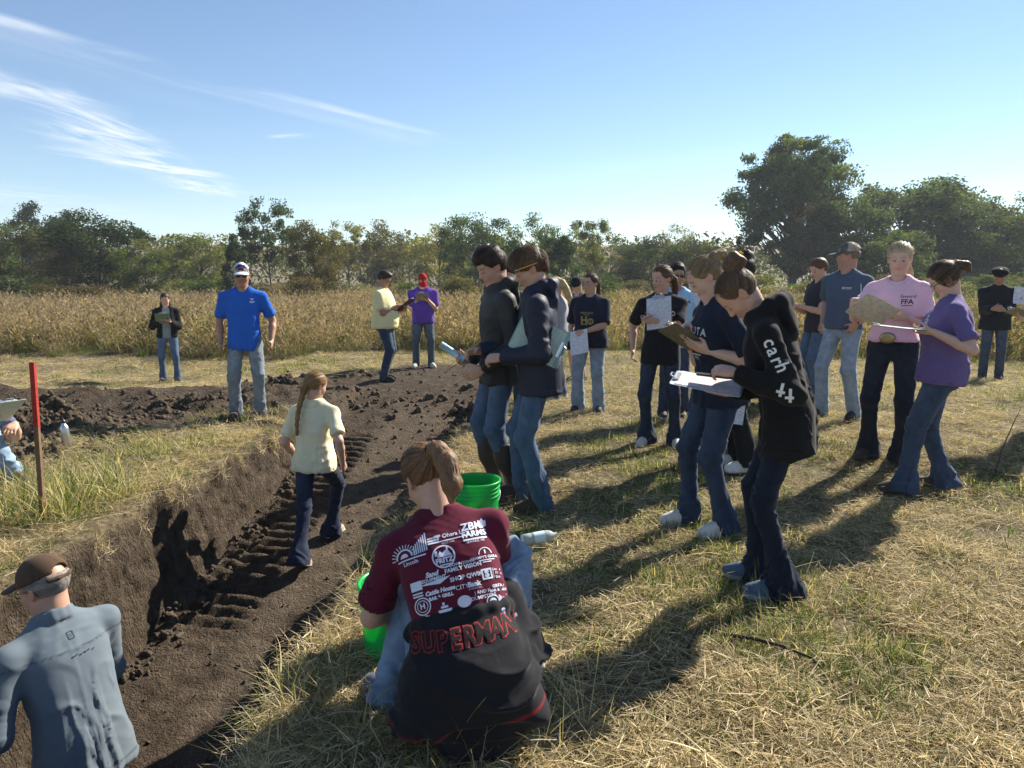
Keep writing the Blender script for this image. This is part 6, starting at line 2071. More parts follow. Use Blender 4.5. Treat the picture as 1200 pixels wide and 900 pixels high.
# ---------------------------------------------------------------- buckets, bottles, stake, sticks
def bucket(loc, label, h=.36, r0=.135, r1=.150, yaw=0.0):
    o = empty('bucket', loc, yaw); tag(o, label, 'bucket', 'green plastic buckets')
    G = (.015, .50, .10)
    mb = MB()
    prof = [(0, .004), (r0 - .004, .004), (r0, .012)]
    for t in np.linspace(.05, .72, 6): prof.append((r0 + (r1 - r0) * t, h * t))
    for z in (.76, .83, .90):
        r = r0 + (r1 - r0) * z
        prof += [(r, h * z - .010), (r + .007, h * z - .008), (r + .007, h * z - .002), (r, h * z)]
    prof += [(r1, h - .016), (r1 + .010, h - .014), (r1 + .010, h), (r1 - .003, h), (r1 - .005, h - .01)]
    for t in np.linspace(.9, .06, 6): prof.append((r0 - .004 + (r1 - r0) * t, h * t))
    prof.append((0, .012))
    mb.lathe(prof, 44, col=G)
    m = mb.build('shell', M_BUCKET, o, True)
    mb = MB()
    mb.tube([(r1 * 1.07 * math.cos(a), -r1 * 1.02 * math.sin(a) * .75 , h * .80 - .62 * r1 * math.sin(a)) for a in np.linspace(0, math.pi, 22)], .0025, 6, (.6, .6, .6))
    mb.tube([(r1 * 1.07 * math.cos(a), -r1 * 1.02 * math.sin(a) * .75, h * .80 - .62 * r1 * math.sin(a)) for a in np.linspace(1.3, math.pi - 1.3, 6)], .009, 8, (.02, .02, .02))
    mb.build('handle', M_METAL, o, True)
    mb = MB()
    for s_ in (-1, 1): mb.box((s_ * (r1 + .004), 0, h * .80), .012, .034, .034, None, G)
    mb.build('lug', M_BUCKET, o)
    return o


M_BUCKET, _nt, _bs = node_mat('bucket_plastic')
_vc = _nt.nodes.new('ShaderNodeVertexColor'); _vc.layer_name = 'Col'
_no = _nt.nodes.new('ShaderNodeTexNoise'); _no.inputs['Scale'].default_value = 9; _no.inputs['Detail'].default_value = 8; _no.inputs['Roughness'].default_value = .7
_tc = _nt.nodes.new('ShaderNodeTexCoord'); _nt.links.new(_tc.outputs['Object'], _no.inputs['Vector'])
_mr = _nt.nodes.new('ShaderNodeMapRange'); _mr.inputs['From Min'].default_value = .56; _mr.inputs['From Max'].default_value = .72; _mr.inputs['To Max'].default_value = .6; _nt.links.new(_no.outputs['Fac'], _mr.inputs['Value'])
_md = _nt.nodes.new('ShaderNodeMixRGB'); _md.inputs[2].default_value = (.13, .10, .07, 1); _nt.links.new(_mr.outputs[0], _md.inputs[0]); _nt.links.new(_vc.outputs['Color'], _md.inputs[1])
_nt.links.new(_md.outputs[0], _bs.inputs['Base Color'])
_bs.inputs['Roughness'].default_value = .32
_tr = _nt.nodes.new('ShaderNodeBsdfTranslucent'); _tr.inputs['Color'].default_value = (.02, .62, .10, 1)
_mx = _nt.nodes.new('ShaderNodeMixShader'); _mx.inputs[0].default_value = .35
_nt.links.new(_bs.outputs[0], _mx.inputs[1]); _nt.links.new(_tr.outputs[0], _mx.inputs[2])
_nt.links.new(_mx.outputs[0], _nt.nodes['Material Output'].inputs[0])

g = on_ground(557, 624); bucket((g[0], g[1], surf_z(g[0], g[1]) - .01), 'bright green bucket with a ribbed rim beside the rubber boots', yaw=.4)
g = on_ground(455, 748); bucket((-.475, 2.84, surf_z(-.475, 2.84) - .05), 'green bucket half hidden at the squatting girl\'s left knee', yaw=1.2)

# aluminium flask standing on the spoil
g = stand(79, 526)
f = empty('water_flask', (g[0], g[1], g[2] + .02)); tag(f, 'silver metal water flask with a dark cap standing on the soil heap', 'flask')
f.rotation_euler = (0, R(-4), 0)
mb = MB(); mb.lathe([(0, 0), (.034, .001), (.037, .006), (.037, .165), (.034, .185), (.020, .208), (.0165, .214), (.0165, .222)], 28, col=(.62, .62, .63)); mb.build('flask_body', M_METAL, f, True)
mb = MB(); mb.lathe([(.017, .220), (.0185, .222), (.0185, .244), (.012, .248), (.009, .262), (0, .264)], 20, col=(.02, .02, .022)); mb.build('flask_cap', M_PLASTIC, f, True)
mb = MB(); mb.tube([(.0375 * math.sin(t), -.0375 * math.cos(t), .10 + .022 * math.sin((t + .2) * 4) + .01) for t in np.linspace(-.75, .55, 14)], .0016, 5, (.03, .03, .03)); mb.build('logo', M_PLASTIC, f)
# clear plastic bottle lying behind the squatting girl
M_CLEAR, _nt, _bs = node_mat('clear_plastic')
_bs.inputs['Base Color'].default_value = (.80, .90, .88, 1); _bs.inputs['Roughness'].default_value = .15; _bs.inputs['Transmission Weight'].default_value = .55; _bs.inputs['IOR'].default_value = 1.3
g = on_ground(612, 640)
bt = empty('plastic_bottle', (g[0], g[1], surf_z(g[0], g[1]) + .045)); tag(bt, 'clear plastic bottle lying on the grass by the maroon sleeve', 'bottle')
bt.rotation_euler = (0, R(84), R(12))
mb = MB(); mb.lathe([(0, 0), (.030, 0), (.036, .006), (.036, .05), (.034, .055), (.036, .06), (.036, .15), (.030, .175), (.014, .195), (.013, .21)], 24); mb.build('bottle_body', M_CLEAR, bt, True)
mb = MB(); mb.lathe([(.0365, .07), (.0366, .135)], 24, col=(.62, .75, .78)); mb.build('bottle_label', M_PLASTIC, bt, True)
mb = MB(); mb.lathe([(0, -.004), (.033, -.004), (.036, .002)], 24, col=(.7, .76, .76)); mb.build('bottle_base', M_PLASTIC, bt, True)
# stake with a red painted top
a = at_depth(51, 615, 4.46); b = at_depth(38, 425, 4.62)
st = empty('stake', a); tag(st, 'thin wooden stake with its upper half painted red, driven in at the pit edge', 'stake')
d = b - a
mb = MB()
ux = unit(np.cross(d, (0, 1, 0))); uy = unit(np.cross(ux, d))
def _post(mb, p0, p1, w, t, col):
    v = [p + ux * sx * w / 2 + uy * sy * t / 2 for p in (p0, p1) for (sx, sy) in ((-1, -1), (1, -1), (1, 1), (-1, 1))]
    mb._add(v, [(3, 2, 1, 0), (4, 5, 6, 7), (0, 1, 5, 4), (1, 2, 6, 5), (2, 3, 7, 6), (3, 0, 4, 7)], col)
_post(mb, -d * .12, d * .60, .030, .022, (.17, .10, .055)); mb.build('shaft', M_WOOD, st)
mb = MB(); _post(mb, d * .60, d, .031, .023, (.33, .035, .022)); mb.build('painted_top', M_WOOD, st)


def stick(pts, r, label):
    pts = [v3(p) for p in pts]
    mb = MB(); mb.tube(pts, [r * (1 - .6 * i / (len(pts) - 1)) for i in range(len(pts))], 6, (.045, .032, .024))
    o = mb.build('stick', M_WOOD, None, True); tag(o, label, 'stick', 'dry sticks on the grass'); return o


def gp(px, py, up=.02):
    g = on_ground(px, py); return (g[0], g[1], surf_z(g[0], g[1]) + up)


stick([gp(845, 752, .03), gp(880, 762, .05), gp(915, 772, .05), gp(950, 785, .04), gp(972, 796, .01)], .010, 'dark bent stick lying in the cut grass below the hooded girl')
stick([gp(805, 770, .02), gp(813, 763, .06), gp(820, 757, .09)], .007, 'short dark twig sticking up out of the cut grass')
stick([gp(1165, 560, .0), gp(1172, 545, .10), gp(1185, 528, .24), gp(1192, 520, .30)], .006, 'thin weed stalk standing at the right, beyond the girl in purple')

# ---------------------------------------------------------------- trees
def leaf_material(name, trans=.35):
    m, nt, bs = node_mat(name)
    N, Lk = nt.nodes, nt.links
    at = N.new('ShaderNodeVertexColor'); at.layer_name = 'Col'
    oi = N.new('ShaderNodeObjectInfo')
    mr = N.new('ShaderNodeMapRange'); mr.inputs['To Min'].default_value = .78; mr.inputs['To Max'].default_value = 1.22
    Lk.new(oi.outputs['Random'], mr.inputs['Value'])
    mul = N.new('ShaderNodeMixRGB'); mul.blend_type = 'MULTIPLY'; mul.inputs[0].default_value = 1
    Lk.new(at.outputs['Color'], mul.inputs[1]); Lk.new(oi.outputs['Color'], mul.inputs[2])
    sc = N.new('ShaderNodeVectorMath'); sc.operation = 'SCALE'; Lk.new(mul.outputs[0], sc.inputs[0]); Lk.new(mr.outputs[0], sc.inputs['Scale'])
    Lk.new(sc.outputs[0], bs.inputs['Base Color']); bs.inputs['Roughness'].default_value = .75; bs.inputs['Specular IOR Level'].default_value = .05
    tr = N.new('ShaderNodeBsdfTranslucent')
    s2 = N.new('ShaderNodeVectorMath'); s2.operation = 'MULTIPLY'; s2.inputs[1].default_value = (1.5, 1.5, .7); Lk.new(sc.outputs[0], s2.inputs[0]); Lk.new(s2.outputs[0], tr.inputs['Color'])
    mx = N.new('ShaderNodeMixShader'); mx.inputs[0].default_value = trans
    Lk.new(bs.outputs[0], mx.inputs[1]); Lk.new(tr.outputs[0], mx.inputs[2])
    Lk.new(mx.outputs[0], N['Material Output'].inputs[0])
    return m


M_LEAF = leaf_material('tree_leaves', .40)
M_BLADE = leaf_material('grass_blades', .35)
M_BARK = col_mat('bark', rough=.9, bump=.5, bscale=30, var=.3, vscale=6, spec=.1)


def leaf_quads(P, size, rng, flat=.5):
    """leaf-sized pointed quads at points P with random turns"""
    n = len(P)
    a = rng.normal(size=(n, 3)); a[:, 2] *= flat; a /= np.linalg.norm(a, axis=1)[:, None]
    b = rng.normal(size=(n, 3)); b -= a * (a * b).sum(1)[:, None]; b /= np.linalg.norm(b, axis=1)[:, None]
    sz = (size * rng.uniform(.6, 1.35, n))[:, None]
    V = np.stack([P - a * sz * .5, P + b * sz * .30, P + a * sz * .5, P - b * sz * .30], 1).reshape(-1, 3)
    Q = np.arange(4 * n).reshape(n, 4)
    return V, Q


def tree_proto(kind, seed):
    """unit tree: base at the origin, height 1, spread about 1 (radius .5)"""
    rng = np.random.default_rng(seed)
    P = {'oak': dict(n=210, per=230, leaf=.021, base=.20, sig=.036, shell=.5, sq=1.0, trunk=.034, form='dome'),
         'spread': dict(n=105, per=220, leaf=.024, base=.10, sig=.052, shell=.5, sq=1.0, trunk=.026, form='dome'),
         'round': dict(n=75, per=210, leaf=.027, base=.08, sig=.060, shell=.5, sq=1.0, trunk=.022, form='egg'),
         'slender': dict(n=60, per=150, leaf=.026, base=.30, sig=.045, shell=.35, sq=1.0, trunk=.016, form='vase'),
         'cedar': dict(n=80, per=150, leaf=.026, base=.02, sig=.046, shell=.5, sq=1.0, trunk=.022, form='cone'),
         'twiggy': dict(n=50, per=70, leaf=.022, base=.25, sig=.050, shell=.3, sq=1.0, trunk=.014, form='vase'),
         'shrub': dict(n=46, per=130, leaf=.046, base=.0, sig=.10, shell=.4, sq=1.0, trunk=.02, form='egg')}[kind]
    C = []
    while len(C) < P['n']:
        p = rng.uniform(-1, 1, 3)
        r = np.linalg.norm(p)
        if r > 1 or (r < P['shell'] and rng.random() < .75): continue
        t = (p[2] + 1) / 2
        f = P['form']
        if f == 'dome': wr = min(1, .62 + 1.1 * t) * math.sqrt(max(0, 1 - max(0, t - .45) ** 2 / .3025)); rr = np.array((p[0], p[1])) / max(1e-3, math.sqrt(max(1e-3, 1 - p[2] ** 2))) * wr
        elif f == 'cone': wr = (1 - t) ** .75 + .06; rr = np.array((p[0], p[1])) / max(1e-3, math.sqrt(max(1e-3, 1 - p[2] ** 2))) * wr
        elif f == 'vase': rr = np.array((p[0], p[1])) * (.55 + .75 * t)
        else: rr = np.array((p[0], p[1])) * 1.05
        q = np.array((rr[0] * .44, rr[1] * .44, P['base'] + (1 - P['base'] - .03) * t))
        # a lopsided, broken outline
        nz = float(fbm(np.array([[q[0] * 5 + seed, q[1] * 5, q[2] * 5]]), 2)[0])
        if nz < -.18: continue
        q[:2] *= 1 + .35 * nz
        q[2] += .05 * nz
        C.append(q)
    C = np.array(C)
    LP = []; LC = []
    for i, c in enumerate(C):
        m = int(P['per'] * rng.uniform(.55, 1.4)); sg = P['sig'] * rng.uniform(.6, 1.35)
        LP.append(c + np.clip(rng.normal(size=(m, 3)), -1.7, 1.7) * (sg, sg, sg * .62))
        tint = rng.uniform(.72, 1.28); hue = rng.normal() * .05
        cc = np.array((1 + hue, 1, 1 - abs(hue) * .5)) * tint
        LC.append(np.tile(cc, (m, 1)) * rng.uniform(.75, 1.25, (m, 1)))
    LP = np.concatenate(LP); LC = np.concatenate(LC)
    V, Q = leaf_quads(LP, P['leaf'], rng, .7)
    crown = make_mesh('crown_' + kind, V, Q, M_LEAF, np.repeat(LC, 4, 0), smooth=False)
    mb = MB(); bc = (.075, .062, .050)
    tr = P['trunk']; stems = 1 if kind in ('oak', 'cedar', 'slender', 'round', 'spread') else 4
    tops = []
    for s_ in range(stems):
        x0 = rng.normal(size=2) * (.05 if stems > 1 else 0)
        lean = rng.normal(size=2) * .04 + x0 * 1.2
        pts = [(x0[0] + lean[0] * t * t, x0[1] + lean[1] * t * t, t * (P['base'] + .55 * (1 - P['base'])) - .02) for t in np.linspace(0, 1, 6)]
        mb.tube(pts, [tr * (1.5 if i == 0 else 1) * (1 - .75 * i / 5) / stems ** .5 for i in range(6)], 7, bc)
        tops.append(np.array(pts))
    for i, c in enumerate(C):
        if i % 2 and kind not in ('twiggy', 'oak'): continue
        st = tops[i % stems]
        k = np.searchsorted(st[:, 2], max(.02, c[2] - .25 * rng.uniform(.4, 1.2) - .5 * np.hypot(c[0], c[1])))
        k = int(np.clip(k, 1, 5)); a = st[k]
        mid = a * .45 + c * .55 + rng.normal(size=3) * .02 + (0, 0, .02)
        mb.tube([a, a * .75 + mid * .25 + (0, 0, .01), mid, c], [tr * .26, tr * .20, tr * .12, tr * .04], 4, bc, cap=False)
    trunk = make_mesh('trunk_' + kind, np.concatenate(mb.v), mb.f, M_BARK, np.concatenate(mb.c))
    return crown, trunk


PROTO = {}


def proto(kind, var):
    if (kind, var) not in PROTO: PROTO[(kind, var)] = tree_proto(kind, 100 + var * 7 + len(kind) * 31)
    return PROTO[(kind, var)]


DKGREEN, GREEN, OLIVE, YELLOW, RUST, GREY = (.060, .088, .032), (.095, .135, .044), (.145, .16, .055), (.22, .20, .065), (.20, .14, .07), (.16, .15, .10)


def tree(kind, var, px, top, wpx, Y, col, label, name='tree', cat='tree', group='trees along the back of the meadow', rot=None):
    g = ray(px, 340); x = g[0] / g[1] * Y
    z0 = float(base_z(x, Y))
    H = at_depth(px, top, Y)[2] - z0
    W = wpx / FPX * Y
    o = empty(name, (x, Y, z0 - .05), rot if rot is not None else (px * 1.7) % 6.28)
    tag(o, label, cat, group)
    crown, trunk = proto(kind, var)
    for nm, me in (('crown', crown), ('trunk', trunk)):
        c = link(nm, me, o); c.scale = (W, W, H)
        c.color = (*col, 1) if nm == 'crown' else (1, 1, 1, 1)
    return o


# the old oak and the trees right of it
tree('oak', 0, 928, 160, 152, 62, (.075, .105, .042), 'tall broad dark green oak, by far the highest tree', 'oak_tree', rot=.6)
tree('twiggy', 1, 945, 222, 46, 58, RUST, 'half-bare rust-brown tree in front of the tall oak')
tree('spread', 2, 1056, 196, 165, 63, (.075, .10, .048), 'wide spreading green tree next right of the tall oak')
tree('spread', 1, 985, 222, 115, 58, (.068, .092, .045), 'green tree tucked under the right side of the tall oak')
tree('round', 2, 1112, 206, 125, 66, (.09, .11, .05), 'rounded olive tree right of the wide spreading tree')
tree('spread', 0, 1160, 230, 135, 60, (.078, .10, .046), 'lower spreading green tree near the right edge')
tree('round', 1, 1205, 226, 120, 64, (.09, .11, .05), 'green tree cut by the right edge of the photo')
tree('round', 0, 1035, 255, 100, 54, (.08, .10, .046), 'low round tree below the wide spreading tree')
tree('cedar', 1, 868, 262, 42, 56, (.032, .048, .022), 'dark conical cedar left of the tall oak')
# the middle
tree('round', 1, 716, 276, 76, 66, (.085, .10, .04), 'low olive tree right of the slim tree with the visible stem')
tree('round', 2, 764, 274, 84, 60, (.07, .095, .038), 'full green tree right of the russet thin tree')
tree('spread', 1, 812, 276, 84, 64, (.09, .10, .042), 'broad low olive tree left of the dark conical cedar')
tree('round', 0, 590, 276, 70, 66, (.08, .10, .04), 'low green tree behind the thin olive tree beside the two boys')
tree('twiggy', 0, 790, 254, 70, 60, GREY, 'thin grey-green tree with bare twigs, middle right')
tree('twiggy', 2, 835, 276, 50, 66, OLIVE, 'thin olive tree between the cedar and the bare-twigged tree')
tree('twiggy', 1, 742, 284, 60, 72, RUST, 'russet thin tree in the gap under the far hill')
tree('slender', 1, 692, 252, 56, 52, OLIVE, 'slim olive tree with a visible stem, centre right')
tree('cedar', 0, 655, 256, 72, 47, (.036, .06, .022), 'dense dark green cedar behind the two boys')
tree('round', 1, 620, 252, 72, 54, GREEN, 'rounded mid green tree left of the dense cedar')
tree('round', 0, 557, 234, 84, 60, DKGREEN, 'dark round-headed tree rising above the middle row')
tree('twiggy', 2, 594, 268, 46, 57, OLIVE, 'thin olive tree beside the dark round-headed tree')
tree('round', 2, 515, 264, 70, 68, YELLOW, 'yellowing tree left of the dark round-headed tree')
tree('twiggy', 0, 482, 276, 60, 74, OLIVE, 'sparse olive tree above the young man in purple')
tree('round', 1, 446, 260, 72, 72, (.13, .115, .045), 'yellow-olive tree above the young man in yellow')
tree('slender', 0, 410, 258, 66, 70, YELLOW, 'loose yellow-green tree left of the young man in yellow')
# the left
tree('round', 2, 370, 258, 74, 47, (.115, .10, .036), 'yellow-brown rounded tree right of the tall slender one')
tree('slender', 0, 318, 231, 86, 50, (.045, .065, .032), 'tall slender open-crowned tree above the man in blue')
tree('cedar', 2, 277, 270, 50, 45, (.022, .036, .017), 'very dark dense cedar left of the tall slender tree')
tree('round', 0, 233, 260, 84, 60, OLIVE, 'olive tree left of the very dark cedar')
tree('twiggy', 1, 195, 272, 56, 70, GREY, 'grey half-bare tree behind the gap on the left')
tree('spread', 1, 118, 246, 130, 50, (.030, .044, .021), 'large spreading dark tree on the left with several trunks')
tree('round', 1, 172, 282, 70, 46, (.085, .10, .034), 'yellow-green low tree right of the large spreading tree')
tree('spread', 0, 60, 231, 84, 84, (.026, .038, .02), 'dark tree top showing beyond the large spreading tree')
tree('round', 2, 28, 262, 96, 52, (.08, .085, .034), 'olive tree at the left edge')
tree('twiggy', 0, 70, 284, 60, 47, (.12, .085, .042), 'brownish thin tree before the left-edge olive tree')
tree('round', 0, -30, 240, 90, 56, GREEN, 'green tree cut by the left edge of the photo')
for i, px in enumerate(range(-30, 1240, 46)):
    rr = np.random.default_rng(i)
    Y = rr.uniform(38, 52)
    tree('shrub', i % 3, px + rr.uniform(-16, 16), rr.uniform(318, 334), rr.uniform(40, 80), Y, [OLIVE, GREEN, (.12, .11, .045), (.11, .085, .045), (.07, .075, .035)][i % 5],
         'bushy shrub in the row of undergrowth below the trees', 'shrub', 'shrub', 'shrubs below the tree line')


def far_wood():
    rng = np.random.default_rng(5)
    n = 38000
    x = rng.uniform(-120, 125, n); y = rng.uniform(80, 125, n)
    top = 6.0 + 2.6 * fbm2(x / 7, y / 14, 3) + 1.0 * fbm2(x / 2.2, y / 5, 2)
    z = top * np.sqrt(rng.uniform(0, 1, n)) + base_z(x, y)
    P = np.stack([x, y, z], 1)
    V, Q = leaf_quads(P, .62, rng, .8)
    hue = fbm2(x / 5, y / 8, 3, z=3.0)[:, None]
    C = np.where(hue > .12, np.array((.115, .105, .045)), np.where(hue < -.15, np.array((.05, .065, .028)), np.array((.08, .088, .038)))) * rng.uniform(.6, 1.3, (n, 1))
    o = link('far_wood', make_mesh('far_wood', V, Q, M_LEAF, np.repeat(C, 4, 0), smooth=False)); tag(o, kind='stuff')


far_wood()

# ---------------------------------------------------------------- grass, stubble, weeds, clods (nobody could count them)
def blade_mesh(name, n, rad, lmin, lmax, lie, w, cols, seed, droop=.6, seg=3, heads=0.0, zmax=.0, mat=None, base=None):
    """a clump of curved blades; lie 0 = upright .. 1 = flat on the ground"""
    rng = np.random.default_rng(seed)
    V = []; F = []; C = []; nv = 0
    for i in range(n):
        az = rng.uniform(0, 2 * math.pi); r = rad * math.sqrt(rng.random())
        p = np.array((r * math.cos(az), r * math.sin(az), rng.uniform(0, zmax)))
        L = rng.uniform(lmin, lmax); a2 = rng.uniform(0, 2 * math.pi)
        ly = np.clip(lie + rng.normal() * .22, 0, 1)
        el = (1 - ly) * 1.45
        d = np.array((math.cos(a2) * math.cos(el), math.sin(a2) * math.cos(el), math.sin(el)))
        sd = np.array((-math.sin(a2), math.cos(a2), rng.normal() * .3)); sd /= np.linalg.norm(sd)
        ww = w * rng.uniform(.6, 1.4)
        c = np.array(cols[rng.integers(len(cols))]) * rng.uniform(.7, 1.3)
        bend = droop * rng.uniform(.2, 1.2); tw = rng.normal() * .25
        pts = []
        q = p.copy(); dd = d.copy()
        for k in range(seg + 1):
            pts.append(q.copy())
            dd = dd + np.array((math.cos(a2 + tw * k), math.sin(a2 + tw * k), -1)) * bend / seg * (.3 + .4 * k / seg) * (1 if q[2] > .02 or lie < .5 else 0)
            dd /= np.linalg.norm(dd); q = q + dd * L / seg
            if q[2] < .003: q[2] = .003 + .008 * rng.random()
        for k, pt in enumerate(pts):
            wk = ww * (1 - (k / seg) ** 1.6 * .92) * (.75 if k == 0 else 1)
            V += [pt - sd * wk / 2, pt + sd * wk / 2]
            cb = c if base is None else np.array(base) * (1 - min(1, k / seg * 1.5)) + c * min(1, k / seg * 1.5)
            C += [cb, cb]
        for k in range(seg): F.append((nv + 2 * k, nv + 2 * k + 1, nv + 2 * k + 3, nv + 2 * k + 2))
        nv += 2 * (seg + 1)
        if rng.random() < heads:
            hc = np.array((.35, .265, .205)) * rng.uniform(.6, 1.25); t = pts[-1]; dd = pts[-1] - pts[-2]; dd /= np.linalg.norm(dd)
            for m in range(4):
                ax = rng.normal(size=3); ax -= dd * (ax @ dd); ax /= np.linalg.norm(ax)
                b0 = t - dd * .05 + dd * .03 * m; s_ = .030 - .004 * m
                V += [b0 - dd * .02, b0 + ax * s_ + dd * .02, b0 + dd * .06, b0 - ax * s_ + dd * .025]; C += [hc] * 4
                F.append((nv, nv + 1, nv + 2, nv + 3)); nv += 4
    return make_mesh(name, np.array(V), np.array(F), mat or M_BLADE, np.array(C), smooth=True)


def scatter(name, protos, P, rot, scl, idx):
    """one stuff object: prototype clumps set on points by geometry nodes"""
    me = bpy.data.meshes.new(name)
    me.vertices.add(len(P)); me.vertices.foreach_set('co', np.asarray(P, np.float32).ravel())
    a = me.attributes.new('rot', 'FLOAT_VECTOR', 'POINT'); a.data.foreach_set('vector', np.asarray(rot, np.float32).ravel())
    a = me.attributes.new('scl', 'FLOAT_VECTOR', 'POINT'); s3 = np.asarray(scl, np.float32)
    if s3.ndim == 1: s3 = np.repeat(s3[:, None], 3, 1)
    a.data.foreach_set('vector', s3.ravel())
    a = me.attributes.new('idx', 'INT', 'POINT'); a.data.foreach_set('value', np.asarray(idx, np.int32))
    o = link(name, me); tag(o, kind='stuff')
    col = bpy.data.collections.new(name + '_clumps')
    for i, pm in enumerate(protos):
        po = bpy.data.objects.new('%s_clump_%02d' % (name, i), pm); col.objects.link(po)
    ng = bpy.data.node_groups.new(name, 'GeometryNodeTree')
    ng.interface.new_socket('Geometry', in_out='INPUT', socket_type='NodeSocketGeometry')
    ng.interface.new_socket('Geometry', in_out='OUTPUT', socket_type='NodeSocketGeometry')
    N, Lk = ng.nodes, ng.links
    gi = N.new('NodeGroupInput'); go = N.new('NodeGroupOutput')
    ci = N.new('GeometryNodeCollectionInfo'); ci.inputs['Collection'].default_value = col
    ci.inputs['Separate Children'].default_value = True; ci.inputs['Reset Children'].default_value = True
    ip = N.new('GeometryNodeInstanceOnPoints'); ip.inputs['Pick Instance'].default_value = True

    def na(nm, typ):
        n = N.new('GeometryNodeInputNamedAttribute'); n.data_type = typ; n.inputs['Name'].default_value = nm
        return n.outputs['Attribute']
    Lk.new(gi.outputs[0], ip.inputs['Points']); Lk.new(ci.outputs[0], ip.inputs['Instance'])
    Lk.new(na('idx', 'INT'), ip.inputs['Instance Index'])
    er = N.new('FunctionNodeEulerToRotation'); Lk.new(na('rot', 'FLOAT_VECTOR'), er.inputs[0]); Lk.new(er.outputs[0], ip.inputs['Rotation'])
    Lk.new(na('scl', 'FLOAT_VECTOR'), ip.inputs['Scale'])
    Lk.new(ip.outputs[0], go.inputs[0])
    md = o.modifiers.new('scatter', 'NODES'); md.node_group = ng
    return o


_vy = G_GRID[3][:, 0]


def ground_at(x, y):
    """height, slope and soil share of the modelled ground under many points"""
    z = np.empty(len(x)); s = np.empty(len(x))
    soil = G_SOIL; nq = None
    for i in range(len(x)):
        h = G_BVH.ray_cast(Vector((x[i], y[i], 6)), Vector((0, 0, -1)))
        if h[0] is None: z[i] = float(base_z(x[i], y[i])); s[i] = 0; continue
        z[i] = h[0].z; s[i] = NEAR_SOIL[h[2]]
    return z, s


NEAR_SOIL = G_SOIL[G_Q[_fm]].mean(1)


def sample_field(n_of_y, y0, y1, rng, dy=.25, xlim=None):
    X = []; Y = []
    y = y0
    while y < y1:
        w = 1.50 * (y + dy) + .9
        n = rng.poisson(n_of_y(y) * w * dy)
        X.append(rng.uniform(-w / 2, w / 2, n)); Y.append(rng.uniform(y, y + dy, n)); y += dy
    return np.concatenate(X), np.concatenate(Y)


STRAW = [(.60, .50, .32), (.49, .395, .235), (.38, .295, .17), (.70, .61, .42), (.27, .21, .12), (.54, .42, .26), (.25, .21, .105), (.17, .13, .075)]
GREENS = [(.10, .15, .035), (.14, .19, .05), (.075, .11, .028), (.20, .22, .075)]


def mown():
    rng = np.random.default_rng(21)
    pr = [blade_mesh('straw', 54, .13, .03, .115, 1.0, .0036, STRAW, 30 + i, .5, 2, zmax=.035) for i in range(5)]
    pr += [blade_mesh('straw_mixed', 38, .12, .03, .09, .80, .0036, STRAW + GREENS[:2], 40 + i, .7, 3, zmax=.012) for i in range(3)]
    pr += [blade_mesh('green_tuft', 30, .07, .03, .10, .50, .0045, GREENS + STRAW[:1], 50 + i, .9, 3) for i in range(2)]
    pr += [blade_mesh('straw_stems', 7, .14, .08, .22, .92, .0034, STRAW[:4], 60 + i, .4, 3, zmax=.02) for i in range(2)]
    x, y = sample_field(lambda y: 330 * math.exp(-(y - 1.5) / 3.6) + 34, 1.4, 15.6, rng)
    z, s = ground_at(x, y)
    keep = (s + rng.uniform(-.25, .25, len(s)) < .42) & (z > base_z(x, y) - .10)
    sl_ = x - (WALL_A + WALL_B * y); keep &= ~((sl_ > -.07) & (sl_ < .1) & (y < 9))
    # thinner where the clippings have been scraped off
    bare = fbm2(x * 1.6, y * 1.6, 4, .6, z=6.0)
    keep &= rng.random(len(x)) > sm(bare, .12, .4) * .8
    x, y, z = x[keep], y[keep], z[keep]
    gm = fbm2(x * .8, y * .8, 3, z=12.0)
    for (px, py, r_, a_) in ((930, 745, .55, .5), (1010, 740, .7, .35), (700, 800, .5, .3), (185, 530, .5, .7), (300, 430, 1.2, .4), (455, 425, 1, .3), (1180, 640, .5, .3), (760, 540, .7, .3), (480, 860, .4, .3)):
        g = on_ground(px, py, 0.0); gm = gm + a_ * np.exp(-((x - g[0]) ** 2 + (y - g[1]) ** 2) / r_ ** 2)
    u = rng.random(len(x))
    isg = u < np.clip(sm(gm, .08, .6) * .48 + .05, 0, .58)
    idx = np.where(isg, 8 + rng.integers(0, 2, len(x)), np.where(u > .96, 10 + rng.integers(0, 2, len(x)), np.where(u > .62, 5 + rng.integers(0, 3, len(x)), rng.integers(0, 5, len(x)))))
    rot = np.stack([rng.normal(size=len(x)) * .10, rng.normal(size=len(x)) * .10, rng.uniform(0, 6.28, len(x))], 1)
    scl = rng.uniform(.65, 1.3, len(x)) * (1 + .25 * sm(y, 6, 14))
    P = np.stack([x, y, z + .002], 1)
    scatter('cut_grass', pr, P, rot, scl, idx)
    # windrowed clippings: low humps of loose straw
    return


